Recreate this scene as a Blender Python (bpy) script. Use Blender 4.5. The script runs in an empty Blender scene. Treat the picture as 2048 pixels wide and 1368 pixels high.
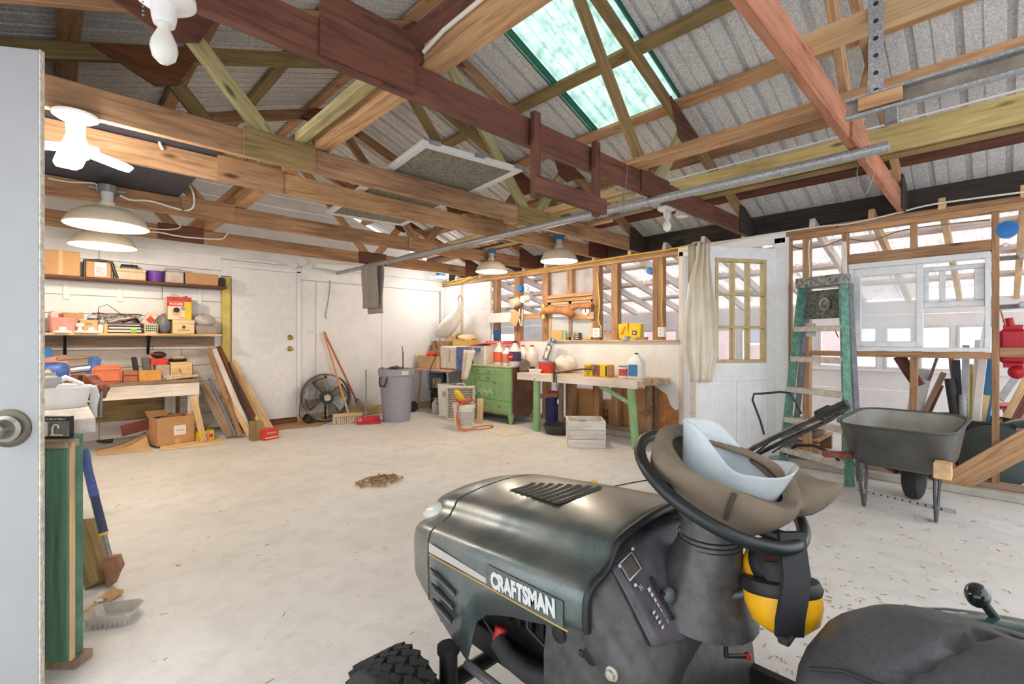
import bpy, bmesh, math, random
from mathutils import Vector, Matrix, Euler
random.seed(7)
scene = bpy.context.scene
COL = scene.collection
R_ = math.radians
# ------------------------------------------------------------------ camera, sky, exposure
FPX, CAMH, HOR = 946.6, 1.10, 681.0
TH = R_(45.85)                                     # room X axis lies this far to the right of the view axis
FX, FY = math.cos(TH), math.sin(TH)
cam_d = bpy.data.cameras.new('camera'); cam = bpy.data.objects.new('camera', cam_d); COL.objects.link(cam)
cam.location = (0, 0, CAMH); cam.rotation_euler = (R_(90), 0, TH - R_(90))
cam_d.sensor_width = 36.0; cam_d.lens = FPX / 2048 * 36.0; cam_d.shift_y = (HOR - 684.0) / 2048
cam_d.clip_start = 0.02; cam_d.clip_end = 300
scene.camera = cam
world = bpy.data.worlds.new('overcast_sky'); scene.world = world; world.use_nodes = True
bg = world.node_tree.nodes['Background']; bg.inputs[0].default_value = (0.93, 0.96, 1.0, 1); bg.inputs[1].default_value = 1.8
scene.view_settings.view_transform = 'Standard'; scene.view_settings.look = 'None'
scene.view_settings.gamma = 1.0; scene.view_settings.use_curve_mapping = False
scene.view_settings.exposure = 0.48

def W(px, py, X=None, Y=None, Z=None, t=None):
    """world point on the ray of a photo pixel, on a known plane of the room"""
    a = (px - 1024) / FPX; b = (HOR - py) / FPX
    dx = FX + FY * a; dy = FY - FX * a
    if t is None:
        if X is not None: t = X / dx
        elif Y is not None: t = Y / dy
        else: t = (Z - CAMH) / b
    return Vector((t * dx, t * dy, CAMH + t * b))

# ------------------------------------------------------------------ materials
def C(r, g, b):
    f = lambda v: (v / 255 / 12.92) if v / 255 <= 0.04045 else ((v / 255 + 0.055) / 1.055) ** 2.4
    return (f(r), f(g), f(b), 1.0)
MATS = {}
def newmat(name):
    m = bpy.data.materials.new(name); m.use_nodes = True
    nt = m.node_tree; b = nt.nodes['Principled BSDF']; MATS[name] = m
    return m, nt, b
def ramp(nt, stops):
    r = nt.nodes.new('ShaderNodeValToRGB'); e = r.color_ramp.elements
    while len(e) < len(stops): e.new(0.5)
    for i, (p, c) in enumerate(stops): e[i].position = p; e[i].color = c
    return r
def coords(nt, scale=(1, 1, 1), kind='Object'):
    tc = nt.nodes.new('ShaderNodeTexCoord'); mp = nt.nodes.new('ShaderNodeMapping')
    mp.inputs['Scale'].default_value = scale
    nt.links.new(tc.outputs[kind], mp.inputs[0]); return mp
def noise(nt, vec, scale, detail=4, rough=0.6, dist=0.0):
    n = nt.nodes.new('ShaderNodeTexNoise'); n.inputs['Scale'].default_value = scale
    n.inputs['Detail'].default_value = detail; n.inputs['Roughness'].default_value = rough
    n.inputs['Distortion'].default_value = dist
    nt.links.new(vec.outputs[0], n.inputs['Vector']); return n
def bump(nt, b, src, strength=0.2, dist=0.01):
    u = nt.nodes.new('ShaderNodeBump'); u.inputs['Strength'].default_value = strength; u.inputs['Distance'].default_value = dist
    nt.links.new(src, u.inputs['Height']); nt.links.new(u.outputs[0], b.inputs['Normal'])
def mixc(nt, fac, c1, c2):
    x = nt.nodes.new('ShaderNodeMix'); x.data_type = 'RGBA'
    for sock, v in ((0, fac), (6, c1), (7, c2)):
        if hasattr(v, 'type') or hasattr(v, 'is_linked'): nt.links.new(v, x.inputs[sock])
        else: x.inputs[sock].default_value = v
    return x.outputs[2]
def P(name, col, rough=0.55, metal=0.0, var=0.12, scale=14.0, bmp=0.0, alpha=None, trans=0.0, coat=0.0):
    """painted / plastic / metal: plain colour with slight uneven wear"""
    if name in MATS: return MATS[name]
    m, nt, b = newmat(name)
    b.inputs['Roughness'].default_value = rough; b.inputs['Metallic'].default_value = metal
    if var > 0:
        mp = coords(nt); n = noise(nt, mp, scale, 5)
        d = tuple(max(0, c * (1 - var * 1.6)) for c in col[:3]) + (1,); l = tuple(min(1, c * (1 + var)) for c in col[:3]) + (1,)
        r = ramp(nt, [(0.3, d), (0.7, l)]); nt.links.new(n.outputs[0], r.inputs[0]); nt.links.new(r.outputs[0], b.inputs['Base Color'])
        if bmp: bump(nt, b, n.outputs[0], bmp, 0.01)
    else: b.inputs['Base Color'].default_value = col
    if trans: b.inputs['Transmission Weight'].default_value = trans
    if coat: b.inputs['Coat Weight'].default_value = coat
    if alpha is not None: b.inputs['Alpha'].default_value = alpha
    return m
def WOOD(name, dark, light, rough=0.7, scale=3.0, knots=True, stretch=14):
    """sawn timber, grain along the object's local X"""
    if name in MATS: return MATS[name]
    m, nt, b = newmat(name); b.inputs['Roughness'].default_value = rough
    oi = nt.nodes.new('ShaderNodeObjectInfo')
    tc = nt.nodes.new('ShaderNodeTexCoord'); add = nt.nodes.new('ShaderNodeVectorMath'); add.operation = 'ADD'
    sc = nt.nodes.new('ShaderNodeVectorMath'); sc.operation = 'SCALE'; sc.inputs['Scale'].default_value = 37.0
    cx = nt.nodes.new('ShaderNodeCombineXYZ')
    for i in range(3): nt.links.new(oi.outputs['Random'], cx.inputs[i])
    nt.links.new(cx.outputs[0], sc.inputs[0]); nt.links.new(tc.outputs['Object'], add.inputs[0]); nt.links.new(sc.outputs[0], add.inputs[1])
    mp = nt.nodes.new('ShaderNodeMapping'); mp.inputs['Scale'].default_value = (1, stretch, stretch); nt.links.new(add.outputs[0], mp.inputs[0])
    n = noise(nt, mp, scale, 6, 0.65, 0.6)
    mp2 = nt.nodes.new('ShaderNodeMapping'); mp2.inputs['Scale'].default_value = (1.3, 3, 3); nt.links.new(add.outputs[0], mp2.inputs[0])
    n2 = noise(nt, mp2, 1.6, 3, 0.5)
    r = ramp(nt, [(0.30, dark), (0.52, tuple((dark[i] + 2 * light[i]) / 3 for i in range(3)) + (1,)), (0.72, light)])
    nt.links.new(n.outputs[0], r.inputs[0])
    r2 = ramp(nt, [(0.3, (0.70, 0.68, 0.66, 1)), (0.65, (1.08, 1.06, 1.04, 1))]); nt.links.new(n2.outputs[0], r2.inputs[0])
    mx = nt.nodes.new('ShaderNodeMix'); mx.data_type = 'RGBA'; mx.blend_type = 'MULTIPLY'; mx.inputs[0].default_value = 1
    nt.links.new(r.outputs[0], mx.inputs[6]); nt.links.new(r2.outputs[0], mx.inputs[7])
    out = mx.outputs[2]
    if knots:
        mp3 = nt.nodes.new('ShaderNodeMapping'); mp3.inputs['Scale'].default_value = (1.6, 5, 5); nt.links.new(add.outputs[0], mp3.inputs[0])
        v = nt.nodes.new('ShaderNodeTexVoronoi'); v.inputs['Scale'].default_value = 1.3; nt.links.new(mp3.outputs[0], v.inputs['Vector'])
        rk = ramp(nt, [(0.05, (1, 1, 1, 1)), (0.12, (0, 0, 0, 1))]); nt.links.new(v.outputs['Distance'], rk.inputs[0])
        out = mixc(nt, rk.outputs[0], out, tuple(c * 0.45 for c in dark[:3]) + (1,))
    nt.links.new(out, b.inputs['Base Color']); bump(nt, b, n.outputs[0], 0.15, 0.004)
    return m

# ------------------------------------------------------------------ objects
def link(o, parent=None):
    COL.objects.link(o)
    if parent is not None: o.parent = parent
    return o
def tag(o, label=None, cat=None, group=None, kind=None):
    if label: o['label'] = label
    if cat: o['category'] = cat
    if group: o['group'] = group
    if kind: o['kind'] = kind
    return o
def thing(name, label, cat, loc=(0, 0, 0), rz=0.0, group=None):
    o = bpy.data.objects.new(name, None); o.empty_display_size = 0.05; link(o)
    o.location = loc; o.rotation_euler = (0, 0, rz); return tag(o, label, cat, group)
def struct(name, loc=(0, 0, 0)):
    o = bpy.data.objects.new(name, None); o.empty_display_size = 0.05; link(o); o.location = loc; o['kind'] = 'structure'; return o
def rotm(rx=0, ry=0, rz=0): return Euler((R_(rx), R_(ry), R_(rz))).to_matrix()
class MB:
    def __init__(s): s.v = []; s.f = []
    def _add(s, vs, fs):
        k = len(s.v); s.v += [tuple(v) for v in vs]; s.f += [tuple(i + k for i in f) for f in fs]; return s
    def box(s, c, d, rot=None):
        c = Vector(c); h = [x / 2 for x in d]
        vs = [Vector((x * h[0], y * h[1], z * h[2])) for x in (-1, 1) for y in (-1, 1) for z in (-1, 1)]
        if rot is not None: vs = [rot @ v for v in vs]
        return s._add([v + c for v in vs], [(0, 1, 3, 2), (4, 6, 7, 5), (0, 4, 5, 1), (2, 3, 7, 6), (0, 2, 6, 4), (1, 5, 7, 3)])
    def mm(s, a, b): return s.box([(a[i] + b[i]) / 2 for i in range(3)], [abs(b[i] - a[i]) for i in range(3)])
    def rings(s, rs, closed=True, caps=(True, True)):
        n = len(rs[0]); vs = [v for r in rs for v in r]; fs = []
        for i in range(len(rs) - 1):
            for j in range(n if closed else n - 1):
                a = i * n + j; b = i * n + (j + 1) % n; fs.append((a, b, b + n, a + n))
        if closed and caps[0]: fs.append(tuple(reversed(range(n))))
        if closed and caps[1]: fs.append(tuple(range((len(rs) - 1) * n, len(rs) * n)))
        return s._add(vs, fs)
    def cyl(s, p0, p1, r0, r1=None, n=14, caps=(True, True)):
        return s.tube([p0, p1], [r0, r0 if r1 is None else r1], n, caps)
    def tube(s, pts, r, n=8, caps=(True, True), flat=1.0):
        pts = [Vector(p) for p in pts]; rs = r if isinstance(r, (list, tuple)) else [r] * len(pts); out = []
        t0 = (pts[1] - pts[0]).normalized()
        u = t0.orthogonal().normalized() if abs(t0.z) < 0.9 else Vector((1, 0, 0))
        if abs(t0.z) < 0.9: u = Vector((0, 0, 1)).cross(t0).normalized()
        for i, p in enumerate(pts):
            t = (pts[min(i + 1, len(pts) - 1)] - pts[max(i - 1, 0)])
            t = t.normalized() if t.length > 1e-9 else t0
            u = (u - t * u.dot(t))
            u = u.normalized() if u.length > 1e-6 else t.orthogonal().normalized()
            w = t.cross(u)
            out.append([p + (u * math.cos(2 * math.pi * k / n) + w * math.sin(2 * math.pi * k / n) * flat) * rs[i] for k in range(n)])
        return s.rings(out, True, caps)
    def lathe(s, prof, c=(0, 0, 0), n=24, rot=None, sx=1, sy=1, caps=True):
        c = Vector(c); out = []
        for r, z in prof:
            ring = [Vector((r * sx * math.cos(2 * math.pi * k / n), r * sy * math.sin(2 * math.pi * k / n), z)) for k in range(n)]
            if rot is not None: ring = [rot @ v for v in ring]
            out.append([v + c for v in ring])
        return s.rings(out, True, (caps and prof[0][0] > 1e-6, caps and prof[-1][0] > 1e-6))
    def ball(s, c, r, n=12, rot=None):
        r = r if isinstance(r, (list, tuple)) else (r, r, r); m = max(5, n // 2)
        prof = [(max(1e-5, math.sin(math.pi * i / m)), -math.cos(math.pi * i / m)) for i in range(m + 1)]
        c = Vector(c); out = []
        for q, z in prof:
            ring = [Vector((q * r[0] * math.cos(2 * math.pi * k / n), q * r[1] * math.sin(2 * math.pi * k / n), z * r[2])) for k in range(n)]
            if rot is not None: ring = [rot @ v for v in ring]
            out.append([v + c for v in ring])
        return s.rings(out, True, (False, False))
    def prism(s, poly, h, M=None):
        """polygon in XY extruded from z=0 to z=h, then placed by M"""
        n = len(poly); vs = [Vector((x, y, 0)) for x, y in poly] + [Vector((x, y, h)) for x, y in poly]
        if M is not None: vs = [M @ v for v in vs]
        return s._add(vs, [tuple(reversed(range(n))), tuple(range(n, 2 * n))] + [(i, (i + 1) % n, n + (i + 1) % n, n + i) for i in range(n)])
    def grid(s, fn, nu, nv):
        vs = [fn(i / nu, j / nv) for i in range(nu + 1) for j in range(nv + 1)]
        return s._add(vs, [(i * (nv + 1) + j, (i + 1) * (nv + 1) + j, (i + 1) * (nv + 1) + j + 1, i * (nv + 1) + j + 1) for i in range(nu) for j in range(nv)])
    def mesh(s, name, bevel=0, smooth=None, seg=1):
        me = bpy.data.meshes.new(name); me.from_pydata(s.v, [], s.f); me.update()
        bm = bmesh.new(); bm.from_mesh(me); bmesh.ops.recalc_face_normals(bm, faces=bm.faces)
        if bevel: bmesh.ops.bevel(bm, geom=list(bm.edges), offset=bevel, segments=seg, affect='EDGES', clamp_overlap=True)
        bm.to_mesh(me); bm.free()
        if smooth:
            me.polygons.foreach_set('use_smooth', [True] * len(me.polygons)); me.set_sharp_from_angle(angle=R_(smooth))
        return me
    def build(s, name, mat, parent=None, bevel=0, smooth=None, loc=(0, 0, 0), rot=None, seg=1, solid=0):
        me = s.mesh(name, bevel, smooth, seg); me.materials.append(mat)
        o = bpy.data.objects.new(name, me); link(o, parent); o.location = loc
        if rot is not None: o.rotation_euler = rot.to_euler() if hasattr(rot, 'to_euler') else rot
        if solid:
            md = o.modifiers.new('thickness', 'SOLIDIFY'); md.thickness = solid; md.offset = 0
        return o
_bm = {}
def beam(name, p0, p1, w, d, mat, parent=None, up=(0, 0, 1), bevel=0.003):
    """one piece of timber: length along local X, w across, d along up"""
    p0 = Vector(p0); p1 = Vector(p1); x = (p1 - p0); L = x.length; x = x.normalized()
    upv = Vector(up); y = upv.cross(x)
    if y.length < 1e-4: y = Vector((0, 1, 0)).cross(x) if abs(x.y) < 0.9 else Vector((1, 0, 0)).cross(x)
    y = y.normalized(); z = x.cross(y)
    key = (round(L, 3), round(w, 3), round(d, 3), mat.name)
    me = _bm.get(key)
    if me is None:
        me = MB().box((0, 0, 0), (L, w, d)).mesh(name, bevel); me.materials.append(mat); _bm[key] = me
    o = bpy.data.objects.new(name, me); link(o, parent)
    M = Matrix((x, y, z)).transposed().to_4x4(); M.translation = (p0 + p1) / 2
    o.matrix_basis = M
    return o
def text(name, s, mat, parent, M, size, ext=0.0005, align='CENTER', sx=1.0, offset=0.0):
    cu = bpy.data.curves.new(name, 'FONT'); cu.body = s; cu.size = size; cu.extrude = ext; cu.align_x = align; cu.align_y = 'CENTER'; cu.offset = offset; cu.resolution_u = 3
    t = bpy.data.objects.new(name + '_curve', cu); me = bpy.data.meshes.new_from_object(t)
    bpy.data.objects.remove(t); bpy.data.curves.remove(cu)
    me.materials.clear(); me.materials.append(mat)
    o = bpy.data.objects.new(name, me); link(o, parent); o.matrix_basis = M @ Matrix.Diagonal((sx, 1, 1, 1)); return o
def frameM(o, x, y, z=None):
    x = Vector(x).normalized(); y = Vector(y); y = (y - x * y.dot(x)).normalized(); z = x.cross(y)
    M = Matrix((x, y, z)).transposed().to_4x4(); M.translation = Vector(o); return M
# ------------------------------------------------------------------ shared materials
M_FIR = WOOD('fir_brown', C(120, 86, 60), C(190, 148, 110))
M_FIR2 = WOOD('fir_orange', C(154, 110, 74), C(214, 172, 128))
M_DARKWOOD = WOOD('stained_wood', C(70, 38, 28), C(122, 74, 56))
M_PINKWOOD = WOOD('red_fir', C(158, 94, 68), C(204, 142, 110))
M_GREENWOOD = WOOD('treated_greenish', C(132, 122, 76), C(190, 180, 132))
M_OLIVE = WOOD('weathered_olive', C(110, 90, 52), C(170, 146, 98))
M_YELLOWPINE = WOOD('yellow_pine', C(178, 154, 88), C(224, 206, 144))
M_PALEPINE = WOOD('pale_pine', C(198, 158, 108), C(236, 204, 158))
M_GREYWOOD = WOOD('grey_weathered_wood', C(122, 100, 80), C(178, 154, 130))
M_WALNUT = WOOD('dark_board', C(88, 50, 26), C(140, 88, 52))
M_WHITEWOOD = WOOD('whitewashed_wood', C(214, 202, 192), C(244, 236, 230), knots=False)
M_CHARWOOD = WOOD('blackened_wood', C(34, 30, 28), C(74, 66, 60), knots=False)
M_PLY = WOOD('plywood', C(168, 104, 58), C(206, 150, 96), stretch=6)

def floor_mat():
    m, nt, b = newmat('painted_concrete'); b.inputs['Roughness'].default_value = 0.62
    mp = coords(nt); n1 = noise(nt, mp, 0.7, 6, 0.6); n2 = noise(nt, mp, 7, 6, 0.7); n3 = noise(nt, mp, 60, 3, 0.6)
    r1 = ramp(nt, [(0.35, C(208, 205, 200)), (0.6, C(226, 225, 223))]); nt.links.new(n1.outputs[0], r1.inputs[0])
    r2 = ramp(nt, [(0.40, C(176, 166, 154)), (0.52, (1, 1, 1, 1))]); nt.links.new(n2.outputs[0], r2.inputs[0])
    mx = nt.nodes.new('ShaderNodeMix'); mx.data_type = 'RGBA'; mx.blend_type = 'MULTIPLY'; mx.inputs[0].default_value = 0.14
    nt.links.new(r1.outputs[0], mx.inputs[6]); nt.links.new(r2.outputs[0], mx.inputs[7])
    r3 = ramp(nt, [(0.27, (1, 1, 1, 1)), (0.33, (0, 0, 0, 1))]); nt.links.new(n3.outputs[0], r3.inputs[0])
    # small worn scratches, stretched noise
    mps = coords(nt, (22, 70, 1)); n4 = noise(nt, mps, 1.0, 2, 0.5, 1.5)
    r4 = ramp(nt, [(0.24, (1, 1, 1, 1)), (0.28, (0, 0, 0, 1))]); nt.links.new(n4.outputs[0], r4.inputs[0])
    c = mixc(nt, r3.outputs[0], mx.outputs[2], C(168, 158, 146)); c = mixc(nt, r4.outputs[0], c, C(140, 128, 116))
    nt.links.new(c, b.inputs['Base Color']); bump(nt, b, n2.outputs[0], 0.08, 0.01)
    return m
M_FLOOR = floor_mat()
def galv(name, base, dark, metal=0.45):
    m, nt, b = newmat(name); b.inputs['Roughness'].default_value = 0.5; b.inputs['Metallic'].default_value = metal
    mp = coords(nt); v = nt.nodes.new('ShaderNodeTexVoronoi'); v.inputs['Scale'].default_value = 95; nt.links.new(mp.outputs[0], v.inputs['Vector'])
    n = noise(nt, mp, 150, 3, 0.7); n2 = noise(nt, mp, 1.8, 4)
    r = ramp(nt, [(0.33, dark), (0.62, base)]); nt.links.new(n.outputs[0], r.inputs[0])
    sep = nt.nodes.new('ShaderNodeSeparateColor'); nt.links.new(v.outputs['Color'], sep.inputs[0])
    rv = ramp(nt, [(0.0, (0.82, 0.82, 0.84, 1)), (1.0, (1.1, 1.1, 1.08, 1))]); nt.links.new(sep.outputs[0], rv.inputs[0])
    mx = nt.nodes.new('ShaderNodeMix'); mx.data_type = 'RGBA'; mx.blend_type = 'MULTIPLY'; mx.inputs[0].default_value = 1
    nt.links.new(r.outputs[0], mx.inputs[6]); nt.links.new(rv.outputs[0], mx.inputs[7])
    r2 = ramp(nt, [(0.35, (0.9, 0.9, 0.9, 1)), (0.6, (1, 1, 1, 1))]); nt.links.new(n2.outputs[0], r2.inputs[0])
    m2 = nt.nodes.new('ShaderNodeMix'); m2.data_type = 'RGBA'; m2.blend_type = 'MULTIPLY'; m2.inputs[0].default_value = 1
    nt.links.new(mx.outputs[2], m2.inputs[6]); nt.links.new(r2.outputs[0], m2.inputs[7]); nt.links.new(m2.outputs[2], b.inputs['Base Color'])
    return m
M_GALV = galv('galvanised_sheet', C(246, 246, 244), C(190, 190, 192), 0.1)
M_PIPE = galv('galvanised_pipe', C(196, 200, 204), C(150, 154, 160), 0.6)
def whitewall():
    m, nt, b = newmat('white_painted_wall'); b.inputs['Roughness'].default_value = 0.6
    mp = coords(nt); n = noise(nt, mp, 2.2, 6, 0.65); n2 = noise(nt, mp, 26, 4, 0.6)
    r = ramp(nt, [(0.3, C(226, 225, 225)), (0.55, C(241, 241, 242))]); nt.links.new(n.outputs[0], r.inputs[0])
    r2 = ramp(nt, [(0.24, (1, 1, 1, 1)), (0.30, (0, 0, 0, 1))]); nt.links.new(n2.outputs[0], r2.inputs[0])
    nt.links.new(mixc(nt, r2.outputs[0], r.outputs[0], C(196, 190, 184)), b.inputs['Base Color']); bump(nt, b, n2.outputs[0], 0.06, 0.004)
    return m
M_WHITE = whitewall()
def greyboards():
    m, nt, b = newmat('greyed_white_boards'); b.inputs['Roughness'].default_value = 0.7
    mp = coords(nt, (1.2, 6, 6)); n = noise(nt, mp, 1.6, 6, 0.65)
    r = ramp(nt, [(0.3, C(176, 168, 160)), (0.6, C(222, 216, 210))]); nt.links.new(n.outputs[0], r.inputs[0]); nt.links.new(r.outputs[0], b.inputs['Base Color'])
    return m
M_GREYBOARD = greyboards()
M_PWHITE = P('white_paint', C(240, 240, 240), 0.5, var=0.04)
M_ALU = P('aluminium', C(206, 208, 210), 0.4, 0.6, 0.1)
M_STEEL = P('steel_grey', C(150, 150, 152), 0.42, 0.7, 0.2)
M_BLACK = P('black_plastic', C(36, 36, 38), 0.45, var=0.25)
M_BLACKM = P('black_metal', C(42, 42, 44), 0.4, 0.3, var=0.3)
M_RUBBER = P('rubber', C(44, 44, 44), 0.8, var=0.2, bmp=0.2)
M_RED = P('red_plastic', C(196, 38, 40), 0.45)
M_REDP = P('bright_red_card', C(214, 62, 46), 0.6)
M_BLUEBOX = P('blue_electrical_plastic', C(40, 120, 196), 0.5)
M_CARD = P('cardboard', C(196, 150, 104), 0.8, var=0.08, scale=5)
M_CARD2 = P('light_cardboard', C(214, 176, 130), 0.8, var=0.08, scale=5)
M_PAPER = P('paper_white', C(240, 236, 230), 0.8, var=0.03)
M_YELLOW = P('yellow_card', C(228, 196, 40), 0.6, var=0.05)
M_BRASS = P('brass', C(186, 150, 84), 0.3, 0.9, 0.1)
M_CREAM = P('cream_enamel', C(226, 214, 192), 0.4, var=0.06)
M_CABLE = P('white_cable', C(232, 226, 214), 0.5, var=0.0)
M_YCABLE = P('yellow_cable', C(226, 190, 60), 0.5, var=0.0)
M_OCABLE = P('orange_cable', C(214, 110, 60), 0.5, var=0.0)
M_PRINT = P('dark_print', C(44, 40, 38), 0.7, var=0.0)
M_REDPRINT = P('red_print', C(196, 40, 34), 0.7, var=0.0)
M_GREEN = P('green_paint', C(140, 178, 124), 0.55, var=0.12, scale=9, bmp=0.1)
M_CLEAR = P('clear_plastic', C(238, 238, 240), 0.25, var=0.0, alpha=0.45)
M_BAG = P('white_bag', C(240, 240, 240), 0.5, var=0.03)
M_GREYPL = P('grey_plastic', C(150, 152, 160), 0.55, var=0.05)
def glassm(name, col, alpha):
    m, nt, b = newmat(name); b.inputs['Base Color'].default_value = col; b.inputs['Roughness'].default_value = 0.08; b.inputs['Alpha'].default_value = alpha; return m
M_GLASS = glassm('window_glass', C(225, 235, 240), 0.12)
M_HAZEGLASS = glassm('dusty_window_glass', C(236, 238, 238), 0.45)
def translucent(name, col, tcol, mixf=0.6, spots=None):
    m, nt, b = newmat(name); out = nt.nodes['Material Output']; b.inputs['Roughness'].default_value = 0.5
    tr = nt.nodes.new('ShaderNodeBsdfTranslucent'); ms = nt.nodes.new('ShaderNodeMixShader'); ms.inputs[0].default_value = mixf
    mp = coords(nt); n = noise(nt, mp, 7 if spots is None else 11, 6, 0.7)
    r = ramp(nt, [(0.36, spots or tuple(c * 0.8 for c in col[:3]) + (1,)), (0.54, col)]); nt.links.new(n.outputs[0], r.inputs[0])
    r2 = ramp(nt, [(0.36, spots or tuple(c * 0.85 for c in tcol[:3]) + (1,)), (0.54, tcol)]); nt.links.new(n.outputs[0], r2.inputs[0])
    nt.links.new(r.outputs[0], b.inputs['Base Color']); nt.links.new(r2.outputs[0], tr.inputs[0])
    nt.links.new(b.outputs[0], ms.inputs[1]); nt.links.new(tr.outputs[0], ms.inputs[2]); nt.links.new(ms.outputs[0], out.inputs[0])
    return m
M_SKYL = translucent('fibreglass_skylight', C(230, 242, 240), C(236, 248, 245), 0.75, C(198, 224, 214))
M_TEAL = translucent('teal_fibreglass_edge', C(60, 160, 140), C(40, 150, 128), 0.5)
M_LEANROOF = translucent('pale_lean_to_sheet', C(244, 240, 240), C(248, 243, 241), 0.72)
def emis(name, col, s):
    m, nt, b = newmat(name); b.inputs['Base Color'].default_value = col; b.inputs['Emission Color'].default_value = col; b.inputs['Emission Strength'].default_value = s; return m
M_GLOW = emis('lit_bulb_glow', (1.0, 0.86, 0.62, 1), 14)
M_LED = emis('lit_led_panel', (1.0, 0.97, 0.93, 1), 12)
M_BULB = P('frosted_bulb', C(236, 232, 224), 0.25, var=0.02)
M_CERAMIC = P('white_porcelain', C(240, 238, 234), 0.2, var=0.02)
# ------------------------------------------------------------------ the shell
XR, YB, XL, YF = 4.75, 6.60, -1.15, -1.60          # right stud wall, back wall, left wall, open front
XC = 1.93                                           # ridge
def zt(x): return 2.26 + 0.372 * (4.6 - (x if x > XC else 2 * XC - x))     # underside of the truss top chords
COSR = math.cos(math.atan(0.372))
fl = MB().mm((-3.2, -5.0, -0.10), (7.02, 9.3, 0.0)).build('floor', M_FLOOR); fl['kind'] = 'structure'
M_SNOW = P('snow', C(240, 242, 246), 0.9, var=0.03, scale=0.4)
g = MB().mm((-60, -60, -0.35), (90, 90, -0.12)).build('floor_outside', M_SNOW); g['kind'] = 'structure'

# ---- roof: corrugated sheets on purlins
ceiling = struct('ceiling')
def sheet(name, y0, y1, xa, xb, mat, parent, dz=0.0, zfun=None, rib=0.034, period=0.2, ov=0.03):
    """one ribbed sheet; ribs run down the slope"""
    zf = zfun or (lambda x: zt(x) + 0.145)
    n = max(1, round((y1 - y0) / period)); p = (y1 - y0) / n; prof = []
    for k in range(n):
        y = y0 + k * p
        prof += [(y, 0), (y + p * .28, 0), (y + p * .295, .010), (y + p * .335, .010), (y + p * .35, 0), (y + p * .66, 0), (y + p * .70, rib), (y + p * .84, rib), (y + p * .88, 0)]
    prof += [(y1, 0), (y1 + ov, 0.001)]
    m = MB(); xs = [xa, (xa + xb) / 2, xb]
    m.rings([[Vector((x, y, zf(x) + dz + h)) for y, h in prof] for x in xs], closed=False)
    return m.build(name, mat, parent, solid=0.0015)
ys = [-1.6, -0.8, 0.0, 0.81, 1.62, 2.42, 3.24, 4.05, 4.86, 5.67, 6.64]
for i in range(10):
    y0, y1 = ys[i], ys[i + 1]; dz = 0.004 * (i % 2)
    if i == 4:
        sheet('skylight_panel', y0 + .03, y1 - .06, XC + .02, 3.42, M_SKYL, ceiling, dz)['label'] = 'translucent fibreglass skylight panel stained green'
        sheet('skylight_edge', y1 - .06, y1 + .02, XC + .02, 3.42, M_TEAL, ceiling, dz, ov=0.0, period=.09)['label'] = 'teal painted edge of the skylight'
        sheet('skylight_edge', y0, y0 + .03, XC + .02, 3.42, M_TEAL, ceiling, dz, ov=0.0, period=.09)
        sheet('roof_sheet', y0, y1, 3.36, 5.1, M_GALV, ceiling, dz + .006)
    else:
        sheet('roof_sheet', y0, y1, XC + .01, 5.1, M_GALV, ceiling, dz)
    sheet('roof_sheet', y0, y1, -1.25, XC - .01, M_GALV, ceiling, dz, period=.10, rib=.020)
MB().rings([[Vector((XC + dx, y, zt(XC) + .19 - abs(dx) * .36)) for dx in (-.16, 0, .16)] for y in (-1.6, 6.64)], closed=False).build('ridge_cap', M_GALV, ceiling, solid=.002)
def purlin(x, mat, w=.085):
    s = -1 if x > XC else 1
    up = Vector((-s * .372, 0, 1)).normalized()
    z = zt(x) + .096 + .021
    return beam('purlin', (x, YF, z), (x, YB + .02, z), w, .038, mat, ceiling, up=up)
for i, x in enumerate((-.95, -.42, .06, .63, 1.19, 1.76, 2.14, 2.80, 3.33, 3.90, 4.49)):
    purlin(x, [M_FIR, M_OLIVE, M_FIR2][i % 3] if x < 4 else M_DARKWOOD, .09)
beam('eave_purlin', (4.905, YF, 2.195), (4.905, YB, 2.195), .03, .20, M_CHARWOOD, ceiling)['label'] = 'blackened eave board'

# ---- back wall: boards, door, panels, gable
wall_back = struct('wall_back')
Yw = YB
for i in range(11):
    z0 = .05 + i * .19; h = .186
    zc = z0 + h / 2; bd = random.uniform(-.002, .003)
    mat = M_GREYBOARD if i < 5 else M_WHITE
    brk = .35 + .9 * ((i * 37) % 10) / 10
    for x0, x1 in ((XL, brk), (brk + .004, 1.475)):
        beam('wall_board', (x0, Yw + .012 - bd, zc), (x1, Yw + .012 - bd, zc), .024, h, mat, wall_back, bevel=.004)
beam('corner_post', (1.52, Yw - .02, .02), (1.52, Yw - .02, 1.87), .09, .05, P('yellow_painted_post', C(222, 200, 110), .6, var=.1, scale=8), wall_back, up=(0, 1, 0))['label'] = 'yellow painted upright post'
beam('wall_board', (1.475, Yw + .012, 1.99), (2.42, Yw + .012, 1.99), .024, .20, M_WHITE, wall_back)
beam('door_casing', (2.385, Yw - .006, .06), (2.385, Yw - .006, 2.03), .06, .03, M_PWHITE, wall_back, up=(0, 1, 0))
beam('door_casing', (1.57, Yw - .006, 2.03), (2.41, Yw - .006, 2.03), .03, .05, M_PWHITE, wall_back)
seams = [2.42, 2.62, 3.62, 4.70]
for a, b_ in zip(seams, seams[1:]):
    MB().mm((a + .003, Yw, .10), (b_ - .003, Yw + .02, 1.92)).build('wall_panel', M_WHITE, wall_back, bevel=.002)
for a, b_ in ((2.42, 3.3), (3.304, 4.84)):
    beam('wall_board', (a, Yw + .012, 2.01), (b_, Yw + .012, 2.01), .03, .17, M_WHITE, wall_back)
beam('sole_plate', (2.36, Yw - .01, .05), (4.75, Yw - .01, .05), .05, .10, M_PALEPINE, wall_back)['label'] = 'bare wood plate at the foot of the wall'
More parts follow.
